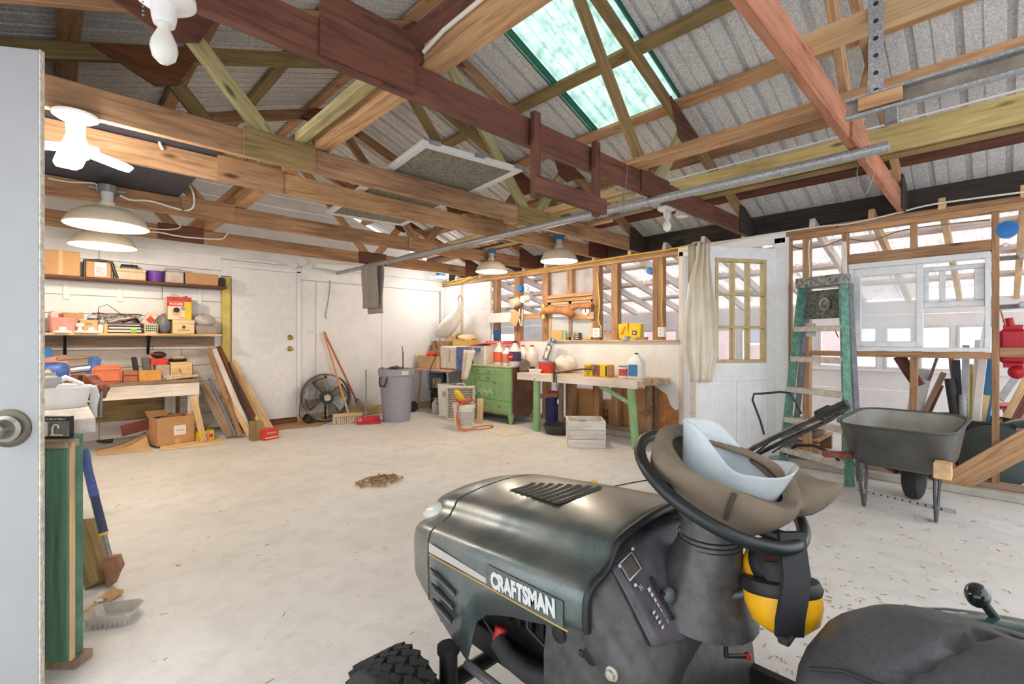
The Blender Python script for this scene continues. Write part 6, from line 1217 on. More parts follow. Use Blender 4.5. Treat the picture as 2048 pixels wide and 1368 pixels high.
MB().lathe([(.02, -.06), (.065, -.06), (.065, .06), (.02, .06)], (0, 0, 0), 20, rotm(0, 70, -20)).build('roll', P('cream_paper', C(232, 208, 184), .8), t, smooth=40); MB().lathe([(.01, -.05), (.05, -.05), (.05, .05), (.01, .05)], W(1050, 598, X=4.67) - O_, 16, rotm(10, 80, 0)).build('roll', M_PAPER, t, smooth=40); MB().box(W(1030, 636, X=4.65) - O_, (.02, .15, .20), rotm(28, 0, 0)).build('paper_bag', M_CARD2, t, bevel=.003)
for k in range(2): MB().tube([W(1039 + k * 6, 618, X=4.66) - O_, W(1038 + k * 6, 635, X=4.66) - O_, W(1041 + k * 3, 652, X=4.66) - O_], .008, 6).build('rope', M_PAPER, t, smooth=60)
o = MB().mm((4.64, W(1022, 640, X=4.65).y, W(1000, 645, X=4.65).z), (4.67, W(980, 640, X=4.65).y, W(1000, 626, X=4.65).z)).build('white_board', M_PWHITE, bevel=.003); tag(o, 'white board fixed across the studs beside the six panel door', 'board')
t, w_, d, h = place('blue_timer_box', 'small blue outlet box on the stud above the bottles', 'outlet', 986, 999, 660, 1.115, Xf=4.72, d=.03); body(t, w_, d, h, P('navy_plastic', C(40, 86, 140), .5)); front(t, -.01, .01, h * .2, h * .8, d, M_BLUEBOX, 'face')
# white sack hanging in the corner
t = thing('white_sack', 'full white plastic sack hanging in the far corner', 'sack', W(898, 660, X=4.45)); O_ = W(898, 660, X=4.45)
pts = [((893, 674), .05, .05), ((892, 666), .22, .11), ((894, 654), .30, .14), ((900, 642), .24, .12), ((909, 627), .14, .08), ((915, 613), .06, .04), ((918, 604), .02, .02)]
rs = []
for (px, py), ra, rb in pts: 
    c = W(px, py, X=4.52) - O_; rs.append([c + Vector((0, 1, 0)) * (ra * math.cos(a_)) + Vector((1, 0, .0)) * (rb * math.sin(a_)) + Vector((0, 0, -.5 * ra * math.cos(a_) * .6)) for a_ in [2 * math.pi * k / 18 for k in range(18)]])
MB().rings(rs).build('sack_body', P('sack_white', C(240, 238, 234), .55, var=.05, bmp=.3, scale=12), t, smooth=60); MB().tube([W(918, 606, X=4.55) - O_, W(916, 598, X=4.62) - O_, W(920, 590, X=4.72) - O_], .012, 6).build('tie', M_OCABLE, t)

# ------------------------------------------------------------------ green cabinet
gc = thing('green_cabinet', 'old green painted wooden cabinet with carved panel and drawers', 'cabinet', (4.50, 4.92, 0), R_(-90)); cw, cd, ch = .98, .44, .76; M_G = M_GREEN; fy = -cd / 2
MB().mm((-cw / 2, fy + .02, .10), (cw / 2, cd / 2, ch - .02)).build('carcass', P('brown_cabinet_side', C(122, 84, 64), .6, var=.2, scale=5), gc, bevel=.004); MB().mm((-cw / 2 - .015, fy - .01, ch - .02), (cw / 2 + .015, cd / 2 + .01, ch)).build('top_board', WOOD('cabinet_top', C(176, 176, 132), C(214, 208, 170)), gc, bevel=.005)
MB().mm((-cw / 2, fy, .12), (cw / 2, fy + .022, ch - .02)).build('face_frame', M_G, gc, bevel=.003)
def gpanel(nm, x0, x1, z0, z1, knob=None, lift=.012):
    o = MB().mm((x0, fy - lift, z0), (x1, fy + .002, z1)).build(nm, M_G, gc, bevel=.005)
    for kx, kz in knob or (): MB().lathe([(.008, 0), (.008, .012), (.015, .016), (.012, .026)], (kx, fy - lift, kz), 12, rotm(90, 0, 0)).build('knob', M_BRASS, o, smooth=40)
    return o
gpanel('door', -.48, -.25, .16, ch - .04, [(-.28, .40)]); gpanel('drawer', -.23, .16, .64, ch - .04, [(-.15, .68), (.09, .68)]); gpanel('drawer', -.23, .16, .55, .63, [(-.13, .59), (.07, .59)])
cp_ = gpanel('carved_panel', -.23, .16, .31, .54); gpanel('door', .18, .47, .30, ch - .04, [(.21, .53)]); gpanel('drawer', -.18, .47, .15, .285, [(.02, .22), (.30, .22)])
rg = random.Random(11)
for k in range(9):
    x = -.20 + .04 * k; s = 1 if k % 2 else -1
    MB().tube([(x + .022 * math.cos(a_) * (1 - a_ / 14) * s, fy - .014, .36 + .05 * abs(math.sin(k * 1.1)) + .022 * math.sin(a_) * (1 - a_ / 14)) for a_ in [j * .7 for j in range(13)]], .008, 6).build('scroll_carving', P('light_green_relief', C(172, 204, 158), .5), cp_, smooth=60)
for x in (-cw / 2 + .03, cw / 2 - .03):
    for y in (fy + .03, cd / 2 - .03):
        MB().lathe([(.018, 0), (.030, .04), (.042, .10), (.034, .14), (.03, .16)], (x, y, 0), 12).build('foot', M_G, gc, smooth=40)
MB().mm((cw / 2 - .03, fy - .008, .10), (cw / 2 + .004, fy + .03, ch - .02)).build('corner_post', M_G, gc, bevel=.006)
ZC = ch; Xc = 4.34
t, w_, d, h = place('clear_tote', 'clear plastic tote with blue latch and red lid on the green cabinet', 'tote', 942, 970, 690, ZC, Xf=Xc, d=.26); basin(t, w_, d, h * .95, P('tote_clear', C(222, 214, 212), .3, var=.06), 'tub'); front(t, -w_ * .25, w_ * .2, h * .66, h * .84, d, P('blue_latch', C(80, 120, 170), .5), 'latch', .012); MB().box((-.0, 0, h + .01), (w_ * 1.06, d, .02), rotm(0, -5, 0)).build('lid', P('tote_red', C(220, 84, 72), .5), t, bevel=.006)
t, w_, d, h = place('pink_tote', 'pinkish plastic tote with slotted red lid on the green cabinet', 'tote', 972, 1012, 686, ZC, Xf=Xc + .12, d=.26); basin(t, w_, d, h * .95, P('tote_pink', C(226, 190, 180), .4), 'tub'); MB().mm((-w_ / 2 - .01, -d / 2, h * .95), (w_ / 2 + .01, d / 2, h + .03)).build('lid', P('tote_red', C(220, 84, 72)), t, bevel=.006)
for k in range(6): front(t, -w_ * .4 + k * w_ * .14, -w_ * .4 + k * w_ * .14 + .03, h + .004, h + .016, d, M_PAPER, 'slot', .003)
def bottle(p0, p1, yt, label, mat, cap, band, X=Xc, name='plastic_bottle', bz=(.15, .6)):
    t, w_, d, h = place(name, label, 'bottle', p0, p1, yt, ZC, Xf=X, d=.08); jugshape(t, w_ / 2, h, mat, 'bottle', cap, band, bz); return t, w_, h
M_PCLEAR = P('bottle_clear', C(222, 220, 218), .15, var=.05)
bottle(986, 1002, 686, 'clear bottle with orange red label on the green cabinet', M_PCLEAR, M_PAPER, P('orange_label', C(226, 100, 60), .5, var=.2, scale=50))
bottle(1003, 1016, 692, 'white bottle with red striped label on the green cabinet', M_BAG, M_RED, P('redwhite_label', C(226, 140, 120), .5, var=.3, scale=50))
t, w_, h = bottle(1017, 1034, 682, 'cola bottle with dark purple round label on the green cabinet', M_PCLEAR, M_PRINT, P('dark_cola_label', C(60, 50, 92), .5, var=.1), bz=(.2, .58))
text('lettering', 'pepsi', M_PAPER, t, Matrix.Translation((0, -w_ / 2 - .002, h * .39)) @ Matrix.Rotation(R_(90), 4, 'X'), .036, .0004); MB().lathe([(w_ * .33, 0), (w_ * .33, .002)], (0, -w_ / 2 - .0, h * .39), 18, rotm(90, 0, 0)).build('round_emblem', M_RED, t)
for a, b_, lb in ((1034, 1050, 'clear milk jug, left of a pair behind the grinder'), (1051, 1069, 'clear milk jug, right of a pair behind the grinder')): bottle(a, b_, 690, lb, P('milky_jug', C(236, 224, 218), .3, var=.04), M_REDP, None, Xc + .15, 'milk_jug')

# ------------------------------------------------------------------ pink folding table and clutter
ZTb = .665
tb = thing('folding_table', 'pink topped folding table with chrome legs in the far corner', 'table', (4.38, 5.98, 0))
MB().mm((-.27, -.42, ZTb - .03), (.30, .46, ZTb)).build('table_top', P('pink_laminate', C(216, 160, 158), .4), tb, bevel=.01); M_CHR = P('chrome_dull', C(176, 160, 144), .3, .8, .15)
for x in (-.22, .24):
    for y in (-.34, .38): MB().tube([(x, y, ZTb - .03), (x, y * 1.05, .4), (x * 1.1, y * 1.12, 0)], .014, 8).build('leg', M_CHR, tb, smooth=50)
t, w_, d, h = place('white_appliance', 'cream box-shaped appliance on the folding table', 'appliance', 879, 914, 692, ZTb, Xf=4.22, d=.24); body(t, w_, d, h, P('cream_appliance', C(236, 226, 212), .5), bev=.025); front(t, -w_ * .4, w_ * .3, .0, .02, d, M_BRASS, 'trim'); MB().tube([(w_ * .1, -d / 2 - .004, h * .9), (w_ * .12, -d / 2 - .006, h * .6), (w_ * .02, -d / 2 - .006, h * .35)], .004, 6).build('cord', M_CARD, t)
t, w_, d, h = place('open_carton', 'open cardboard carton with red tissue on the folding table', 'box', 836, 872, 712, ZTb, Xf=4.16, d=.2); flapbox(t, w_, d, h, M_CARD2); MB().box((-w_ * .65, 0, h * .9), (.10, .18, .004), rotm(0, 25, 0)).build('flap', M_CARD2, t); blob(8, .09, .07, .05, 14, .2).build('tissue', M_REDP, t, smooth=60, loc=(-.02, 0, h - .03))
t, w_, d, h = place('brown_case', 'brown hinged case stacked behind the cream appliance', 'case', 862, 892, 682, ZTb, Xf=4.44, d=.18); body(t, w_, d, h, P('case_tan', C(182, 150, 110), .6)); MB().tube([(-.12, -.1, h * .3), (-.16, -.12, h * .8), (-.08, -.1, h), (-.02, -.1, h * .7)], .006, 6).build('strap', M_BLACK, t, smooth=60)
t, w_, d, h = place('yellow_box', 'yellow box heaped with cloth behind the totes', 'box', 905, 940, 680, ZTb, Xf=4.46, d=.2); body(t, w_, d, h, P('mustard_box', C(222, 182, 96), .6)); blob(3, w_ * .45, .10, .05, 16, .2).build('cloth', P('cream_cloth', C(240, 220, 170), .9, var=.15, scale=20), t, smooth=60, loc=(0, 0, h - .02)); blob(5, .06, .06, .03, 12, .2).build('red_cloth', M_RED, t, smooth=60, loc=(-w_ * .4, 0, h + .02))
t, w_, d, h = place('blue_carton', 'blue and white carton between appliance and green cabinet', 'box', 912, 927, 694, ZTb, Xf=4.20, d=.14); body(t, w_, d, h, P('blue_white_carton', C(110, 120, 176), .5, var=.5, scale=25)); 
t, w_, d, h = place('draped_rag', 'pale spotted rag hanging off the folding table edge', 'rag', 915, 938, 700, .56, Xf=4.08, d=.03)
MB().grid(lambda a_, b_: Vector(((b_ - .5) * w_ * (1 - .5 * a_) + .05 * (1 - a_), .012 * math.sin(b_ * 9) + .05 * (1 - a_), h * (1 - a_))), 8, 10).build('cloth', P('spotted_rag', C(222, 214, 200), .9, var=.15, scale=60), t, smooth=60, solid=.004)
wire('black cable looped over the table edge down toward the floor', [W(872, 712, X=4.08), W(862, 735, X=4.06), W(858, 760, X=4.06), W(862, 778, X=4.06), W(870, 770, X=4.06), W(872, 745, X=4.06)], .006, M_BLACK)
for k, (a, b_, yt, mt, lb) in enumerate(((884, 902, 672, P('cream_blanket', C(238, 214, 170), .9, var=.12), 'cream folded blanket heaped above the brown case'), (900, 918, 668, P('straw_rope', C(226, 206, 150), .9, var=.15), 'straw coloured rope coil on the heap by the six panel door'), (852, 866, 690, P('olive_canvas', C(150, 140, 100), .9, var=.15), 'olive canvas pouch at the far end of the folding table'))):
    t, w_, d, h = place('cloth_heap', lb, 'cloth', a, b_, yt, ZTb + (.17 if k < 2 else 0), Xf=4.52 - .1 * (k == 2), d=.14); blob(30 + k, w_ * .5, .07, h * .5, 18, .14, 4).build('cloth_body', mt, t, smooth=60)
    if k < 2: MB().mm((-w_ * .4, -.06, -.17), (w_ * .4, .06, .02)).build('support_carton', M_CARD2, t)
# ---- on the floor under and before the table
def fl_place(name, label, cat, px, py, dy=0.0, rz=0): p = W(px, py, Z=0); return thing(name, label, cat, (p.x, p.y, 0), rz)
t = thing('white_bin', 'tall white plastic waste bin beside the box fan', 'bin', (W(893, 832, Z=0).x + .06, W(893, 832, Z=0).y + .08, 0), R_(-60)); basin(t, .22, .20, .46, M_BAG, 'bin_body', .004, .85); MB().mm((-.02, -.108, .28), (.05, -.098, .36)).build('label_print', P('grey_print', C(186, 182, 176), .7), t)
t = fl_place('milk_jug', 'clear plastic jug with orange cap on the floor beside the white bin', 'bottle', 872, 826); jugshape(t, .065, .24, P('milky_jug2', C(226, 222, 222), .3, var=.05), 'bottle', P('orange_cap', C(220, 130, 90), .5))
t = thing('box_fan', 'cream box fan standing on the floor behind the bucket', 'fan', (W(922, 842, Z=0).x + .06, W(922, 842, Z=0).y + .08, 0), R_(-50)); M_FANC = P('fan_cream', C(216, 206, 194), .5)
for a, b_ in (((-.20, -.06, 0), (.20, .06, .03)), ((-.20, -.06, .44), (.20, .06, .47)), ((-.20, -.06, .03), (-.17, .06, .44)), ((.17, -.06, .03), (.20, .06, .44))): MB().mm(a, b_).build('housing', M_FANC, t, bevel=.012)
for k in range(13): MB().cyl((-.17, -.055, .05 + k * .032), (.17, -.055, .05 + k * .032), .003, n=5).build('grille_bar', M_FANC, t)
MB().mm((-.17, .0, .03), (.17, .01, .44)).build('inner_shade', P('fan_shadow', C(150, 142, 134), .6), t); MB().tube([(-.06, 0, .47), (-.05, 0, .50), (.05, 0, .50), (.06, 0, .47)], .010, 8).build('handle', M_FANC, t)  # flat backing coloured as the shade inside the fan
p = W(927, 860, Z=0); t = thing('white_bucket', 'white bucket full of orange extension cord on the floor', 'bucket', (p.x + .08, p.y + .09, 0)); MB().lathe([(.115, 0), (.135, .26), (.145, .26), (.145, .275), (.138, .30), (.148, .305), (.142, .31), (.13, .30), (.112, .01), (.001, .01)], (0, 0, 0), 28).build('pail', P('bucket_white', C(226, 222, 216), .5, var=.05), t, smooth=40)
lab = MB(); lab.rings([[Vector((r_ * math.cos(a_), r_ * math.sin(a_), z)) for a_ in [math.pi * 1.0 + k * .11 for k in range(18)]] for r_, z in ((.1205, .05), (.133, .22))], closed=False); lab.build('label_print', P('bucket_label', C(198, 192, 186), .7, var=.2, scale=40), t); MB().tube([(-.14, 0, .28), (-.10, -.10, .33), (0, -.12, .40), (.10, -.09, .33), (.14, 0, .28)], .004, 6).build('wire_handle', M_STEEL, t, smooth=60)
p_b = Vector((p.x + .08, p.y + .09, 0)); t = thing('extension_cord', 'orange extension cord coiled in and around the white bucket', 'cord', p_b); rg = random.Random(2)
for k in range(5): MB().tube([((.06 + .012 * k) * math.cos(s * .6 + k), (.06 + .01 * k) * math.sin(s * .6 + k), .315 + .012 * k + .01 * math.sin(s * 1.7)) for s in range(12)], .007, 6).build('coil', M_OCABLE, t, smooth=60)
for k in range(4): MB().tube([(-.08 + .02 * k, -.10, .34), (-.17 + .01 * k, -.10 + .02 * k, .30), (-.20 + .03 * k, -.10 + .03 * k, .16), (-.19 + .02 * k, -.12, .03), (-.12 + .03 * k, -.20, .008)], .006, 6).build('loop', M_OCABLE, t, smooth=60)
MB().tube([(.16 + .17 * math.cos(s * .5), -.16 + .09 * math.sin(s * .5), .008 + .003 * (s % 2)) for s in range(16)], .007, 6).build('floor_coil', M_OCABLE, t, smooth=60)
t = thing('work_glove', 'yellow textured rubber glove sticking up from the bucket', 'glove', p_b + Vector((-.05, .0, .33))); MB().tube([(.03, 0, .0), (-.01, 0, .06), (-.05, .02, .12), (-.07, .03, .15)], [.04, .045, .042, .02], 10).build('glove_body', P('yellow_glove', C(226, 190, 40), .7, var=.15, scale=60, bmp=.4), t, smooth=60)
p = W(958, 848, Z=0); o = beam('wood_plank', (p.x + .04, p.y + .03, 0), (p.x + .07, p.y + .06, .33), .085, .04, M_PALEPINE, up=(FX, FY, 0)); tag(o, 'short yellow wood plank standing against the green cabinet', 'board')
q = [W(976, 863, Z=.004), W(1008, 854, Z=.004), W(1052, 866, Z=.004), W(1010, 873, Z=.004)]; c = sum(q, Vector()) / 4; t = thing('floor_tile', 'square cream tile lying on the floor before the cabinet', 'tile', c); MB().prism([((p_ - c).x, (p_ - c).y) for p_ in reversed(q)], .008, Matrix.Translation((0, 0, -.004))).build('tile_body', P('cream_tile', C(236, 220, 200), .5), t, bevel=.002)
p = W(1118, 872, Z=0); t = thing('oil_pan', 'black plastic oil drain pan on the floor beside the white crate', 'pan', (p.x + .14, p.y + .12, 0)); MB().lathe([(.15, 0), (.185, .09), (.20, .092), (.20, .10), (.18, .10), (.145, .008), (.001, .008)], (0, 0, 0), 28).build('pan', P('pan_black', C(62, 60, 60), .5), t, smooth=40)
# white milk crate
p0, p1 = W(1137, 895, Z=0), W(1210, 896, Z=0); c = (p0 + p1) / 2; dvx = (p1 - p0); ang = math.atan2(dvx.y, dvx.x); L_ = dvx.length
t = thing('white_crate', 'white painted wooden milk crate on the floor before the workbench', 'crate', c, ang); M_CR = WOOD('white_crate_paint', C(206, 200, 192), C(242, 238, 232), knots=False); D_, H_ = .34, .27
for z0, z1 in ((0, .085), (.09, .175), (.18, H_)):
    for y in (0, D_): MB().mm((-L_ / 2, y - .008, z0), (L_ / 2, y + .008, z1)).build('slat', M_CR, t, bevel=.002)
for x in (-L_ / 2, L_ / 2): MB().mm((x - .009, 0, 0), (x + .009, D_, H_)).build('end_panel', M_CR, t, bevel=.002)
MB().mm((-L_ / 2, 0, 0), (L_ / 2, D_, .01)).build('bottom', M_CR, t); MB().tube([(-.04, -.010, H_ - .045), (.04, -.010, H_ - .045)], .014, 10, flat=.3).build('hand_hole', P('hole_rim', C(206, 200, 196), .7), t, smooth=60); MB().tube([(-.05, D_ - .010, H_ - .05), (.03, D_ - .010, H_ - .05)], .016, 10, flat=.3).build('hand_hole', M_WALNUT, t, smooth=60)
for x in (-L_ / 2 + .02, L_ / 2 - .02):
    for z in (.03, .13, .22): MB().ball((x, -.009, z), .004, 6).build('nail', M_STEEL, t)
# cartons standing behind the studs under the bench
for a, b_, y0, lb, mt in ((1150, 1190, 778, 'tall plain cardboard sheet behind the studs under the bench', M_CARD), (1198, 1224, 800, 'cardboard carton with picture print under the bench', M_CARD), (1234, 1290, 775, 'large brown carton with red lettering under the bench', M_CARD)):
    t, w_, d, h = place('flat_carton', lb, 'box', a, b_, y0, 0, Xf=4.90, d=.12); body(t, w_, d, h, mt)
    if 'picture' in lb: 
        for i in range(2):
            for j in range(3): front(t, -.055 + .06 * i, -.015 + .06 * i, .06 + .07 * j, .11 + .07 * j, d, M_WALNUT, 'picture_print')
    if 'lettering' in lb: text('lettering', 'REYNOLDS', M_REDPRINT, t, Matrix.Translation((-w_ * .46, -d / 2 - .002, .18)) @ Matrix.Rotation(R_(90), 4, 'X') @ Matrix.Rotation(R_(90), 4, 'Z'), .05, .0004)
t, w_, d, h = place('blue_bag', 'dark blue bag stuffed under the bench beside the cabinet', 'bag', 1088, 1112, 775, 0, Xf=4.62, d=.12); MB().box((0, 0, h * .4), (w_, d, h * .8)).build('bag_body', P('navy_bag', C(36, 48, 110), .5, var=.3), t, bevel=.03, seg=3); MB().box((.02, -.0, h * .85), (w_ * .6, d * .7, .06)).build('red_cloth', M_RED, t, bevel=.015)
# white plastic drape on the door
t = thing('plastic_drape', 'translucent cream plastic sheet draped over the open door edge', 'drape', (4.06, 1.85, 0)); O_ = Vector((4.06, 1.85, 0)); M_DRP = P('cream_drape', C(226, 216, 196), .4, var=.06, scale=6)
def drp(a_, b_):
    z = 1.955 * (1 - a_) + .74 * a_; wd = interp([(0, .075), (.12, .085), (.3, .15), (.55, .20), (.8, .20), (.92, .15), (1.0, .13)], a_); cx = interp([(0, .03), (.3, -.01), (.6, -.01), (1, .0)], a_); s_ = (b_ - .5) * 2
    dd = door3_dir * (cx + wd * s_ * .8) + door3_n * (-.055 - .02 * math.sin(b_ * 19 + a_ * 3) - .012 * math.sin(b_ * 41) - .05 * math.sin(a_ * 3.0) * (1 - s_ * s_)); return Vector((dd.x, dd.y, z))
door3_dir = Vector((.69, -.42, 0)).normalized(); door3_n = Vector((.42, .69, 0)).normalized()
MB().grid(drp, 30, 40).build('front_sheet', M_DRP, t, smooth=60, solid=.002)
MB().grid(lambda a_, b_: Vector((door3_dir * (.03 + .075 * (b_ - .5) * 1.6) + door3_n * (-.05 + .10 * a_) + Vector((0, 0, 1.955 + .008 * math.sin(a_ * 3)))).to_tuple()), 4, 8).build('top_fold', M_DRP, t, smooth=60, solid=.002)
MB().grid(lambda a_, b_: Vector((door3_dir * (.02 + .16 * (b_ - .5)) + door3_n * (.045 + .01 * math.sin(b_ * 12)) + Vector((0, 0, 1.955 - .55 * a_))).to_tuple()), 8, 12).build('back_sheet', M_DRP, t, smooth=60, solid=.002)
# ------------------------------------------------------------------ fan, brooms, bins at the back wall
t = thing('drum_fan', 'large round grey drum fan on small wheels leaning by the back wall', 'fan', (W(652, 795, Y=6.40).x, 6.40, 0), R_(-14)); rF = .30; zc = .33; M_DR = P('dusty_drum', C(118, 108, 98), .5, .4, .25, 8)
MB().lathe([(rF, -.11), (rF + .012, -.105), (rF + .012, -.095), (rF, -.09), (rF, .09), (rF + .012, .095), (rF + .012, .105), (rF, .11)], (0, 0, zc), 44, rotm(90, 0, 0), caps=False).build('drum', M_DR, t, smooth=40, solid=.004)
for f_ in (.34, .56, .78): MB().tube([(rF * f_ * math.cos(a_), -.115, zc + rF * f_ * math.sin(a_)) for a_ in [k * math.pi / 16 for k in range(33)]], .0022, 5).build('guard_ring', M_STEEL, t)
for k in range(12): MB().cyl((.04 * math.cos(k * math.pi / 6), -.115, zc + .04 * math.sin(k * math.pi / 6)), (rF * math.cos(k * math.pi / 6), -.112, zc + rF * math.sin(k * math.pi / 6)), .0022, n=5).build('guard_spoke', M_STEEL, t)
MB().cyl((0, -.125, zc), (0, -.06, zc), .042, n=18).build('hub', P('fan_badge', C(206, 190, 172), .5), t, smooth=40); text('lettering', 'MASTER', M_REDPRINT, t, Matrix.Translation((0, -.127, zc)) @ Matrix.Rotation(R_(90), 4, 'X') @ Matrix.Rotation(R_(20), 4, 'Z'), .016, .0003)
for k in range(4):
    a0 = k * math.pi / 2 + .35
    MB().grid(lambda a_, b_, a0=a0: Vector(((.05 + .22 * a_) * math.cos(a0 + (b_ - .5) * (.9 - .15 * a_)), -.04 + .09 * (b_ - .5), zc + (.05 + .22 * a_) * math.sin(a0 + (b_ - .5) * (.9 - .15 * a_)))), 6, 5).build('blade', P('fan_blade', C(150, 142, 132), .4, .4, .15), t, smooth=60, solid=.004)
MB().lathe([(.001, .0), (.09, .0), (.09, .10), (.001, .10)], (0, .0, zc), 18, rotm(90, 0, 0)).build('motor', M_BLACKM, t, smooth=40); MB().box((0, .04, zc), (.03, .03, rF * 2)).build('motor_bracket', M_BLACKM, t)
MB().tube([(-.20, -.09, .09), (-.05, -.10, .035), (.20, -.09, .06)], .012, 8).build('stand', M_STEEL, t)
for y in (-.12, .06): MB().lathe([(.012, -.02), (.05, -.02), (.055, 0), (.05, .02), (.012, .02)], (-.23, y, .055), 18, rotm(90, 0, 0)).build('caster_wheel', M_RUBBER, t, smooth=40); 
MB().cyl((-.23, -.14, .055), (-.23, .08, .055), .012, n=8).build('axle', M_STEEL, t); MB().tube([(-.27, -.02, .42), (-.33, -.04, .25), (-.34, -.05, .12), (-.29, -.05, .03)], .006, 6).build('cord', M_BLACK, t, smooth=60)
# push broom
hb = W(685, 838, Z=0); t = thing('push_broom', 'push broom with orange wooden handle standing before the fan', 'broom', (W(695, 846, Z=0).x, W(695, 846, Z=0).y, 0)); O_ = Vector((W(695, 846, Z=0).x, W(695, 846, Z=0).y, 0))
e0, e1 = W(666, 849, Z=.0) - O_, W(724, 844, Z=.0) - O_
beam('brush_head', e0 + Vector((0, 0, .115)), e1 + Vector((0, 0, .115)), .065, .04, M_PALEPINE, t); 
hm = MB(); dv = e1 - e0
for i in range(14):
    for j in range(3):
        b_ = e0 + dv * ((i + .5) / 14) + Vector((0, (j - 1) * .018, 0)); hm.tube([b_ + Vector((0, 0, .10)), b_ + Vector((random.uniform(-.01, .01), -.012 + random.uniform(-.01, .01), .0))], [.010, .016], 6)
hm.build('bristles', P('tan_bristle', C(206, 190, 168), .9, var=.25, scale=60), t)['kind'] = 'stuff'
top = W(647, 664, Y=6.52) - O_; MB().tube([e0 + dv * .52 + Vector((0, 0, .13)), top], .013, 10).build('handle', P('orange_handle', C(214, 150, 78), .5), t, smooth=40); MB().cyl(e0 + dv * .52 + Vector((0, 0, .12)), e0 + dv * .52 + (top - e0 - dv * .52) * .12 + Vector((0, 0, .12)), .016, n=10).build('socket', M_STEEL, t)
t = thing('shovel', 'shovel with red orange handle leaning against the back wall', 'shovel', (W(722, 826, Z=0).x, 6.30, 0)); O_ = Vector((W(722, 826, Z=0).x, 6.30, 0))
s0, s1, s2 = W(712, 800, Y=6.36) - O_, W(648, 664, Y=6.54) - O_, W(690, 752, Y=6.44) - O_
MB().tube([s0, s2, s1], .014, 10).build('handle', P('red_orange_handle', C(206, 110, 80), .5), t, smooth=40); MB().cyl(s1 - (s1 - s2) * .06, s1, .016, n=10).build('grip_end', M_BLACK, t)
MB().grid(lambda a_, b_: s0 + (W(728, 822, Y=6.25) - O_ - s0) * a_ + Vector((.10 * (b_ - .5) * (.6 + .8 * a_ - .5 * a_ * a_), -.02, .02 - .05 * (2 * b_ - 1) ** 2 * .4 + .03 * (b_ - .5))), 6, 6).build('blade', P('shovel_blade', C(150, 124, 100), .5, .4, .2), t, smooth=60, solid=.004)
p = W(743, 848, Z=0); t = thing('red_dustpan', 'red long-handled dustpan on the floor left of the trash can', 'dustpan', (p.x, p.y + .08, 0), R_(-25)); MB().rings([[Vector((x, y, z)) for x, y, z in r_] for r_ in ([(-.15, -.10, .004), (.15, -.10, .004), (.15, -.10, .012), (-.15, -.10, .012)], [(-.14, .10, .004), (.14, .10, .004), (.14, .10, .016), (-.14, .10, .016)])]).build('pan', P('dustpan_red', C(204, 50, 64), .5), t)
MB().mm((-.15, .09, .004), (.15, .105, .085)).build('back_wall', P('dustpan_red', C(204, 50, 64)), t, bevel=.004)
for s in (-1, 1): MB().rings([[Vector((s * .148, -.10, .005)), Vector((s * .152, -.10, .005)), Vector((s * .152, -.10, .015)), Vector((s * .148, -.10, .015))], [Vector((s * .14, .10, .005)), Vector((s * .146, .10, .005)), Vector((s * .146, .10, .085)), Vector((s * .14, .10, .085))]]).build('side_wall', P('dustpan_red', C(204, 50, 64)), t)
MB().cyl((-.03, .09, .05), (-.03, .10, .71), .010, n=8).build('handle', P('grey_handle', C(150, 144, 138), .4, .4), t, smooth=40)
# grey trash can
p = W(793, 845, Z=0); dirn = Vector((p.x, p.y, 0)).normalized(); c = p + dirn * .18; t = thing('trash_can', 'grey round plastic trash can heaped with dark rubbish', 'trash can', c, R_(-50)); M_TC = P('trash_grey', C(152, 154, 166), .5, var=.04)
MB().lathe([(.180, 0), (.186, .02), (.228, .62), (.245, .625), (.247, .70), (.240, .715), (.228, .70), (.224, .62), (.18, .02), (.001, .02)], (0, 0, 0), 40).build('can', M_TC, t, smooth=35)
for a_ in (-2.05, 1.09): 
    ca, sa = math.cos(a_), math.sin(a_); tx_, ty_ = -sa, ca
    MB().tube([(.24 * ca + tx_ * u, .24 * sa + ty_ * u, 0) if False else (q_ * ca + tx_ * u, q_ * sa + ty_ * u, z) for u, z, q_ in ((-.07, .61, .235), (-.06, .53, .25), (-.045, .49, .255), (.045, .49, .255), (.06, .53, .25), (.07, .61, .235))], .010, 8).build('handle', M_BLACK, t, smooth=60)
lb2 = MB(); lb2.rings([[Vector((.2475 * math.cos(a_), .2475 * math.sin(a_), z)) for a_ in [-.95 + k * .06 for k in range(8)]] for z in (.64, .69)], closed=False); lb2.build('sticker', M_CREAM, t)
rg = random.Random(8)
for k in range(11): MB().box((rg.uniform(-.13, .13), rg.uniform(-.13, .13), .70 + rg.uniform(-.01, .03)), (rg.uniform(.08, .18), rg.uniform(.03, .10), .012), rotm(rg.uniform(-25, 25), rg.uniform(-25, 25), rg.uniform(0, 180))).build('rubbish', [M_PRINT, P('dark_scrap', C(96, 86, 80), .7), M_GREYWOOD][k % 3], t)
MB().cyl((.06, .10, .68), (.05, .12, .94), .012, n=8).build('stick', P('grey_stick', C(120, 116, 112), .5, .4), t); MB().cyl((.05, .12, .92), (.035, .13, 1.02), .009, n=8).build('stick', M_STEEL, t)
p = W(745, 800, Y=6.45); o = beam('wall_base_board', (3.0, 6.52, .07), (3.75, 6.52, .07), .03, .13, M_YELLOWPINE); tag(o, 'pale board leaning along the wall foot behind the dustpan', 'board')
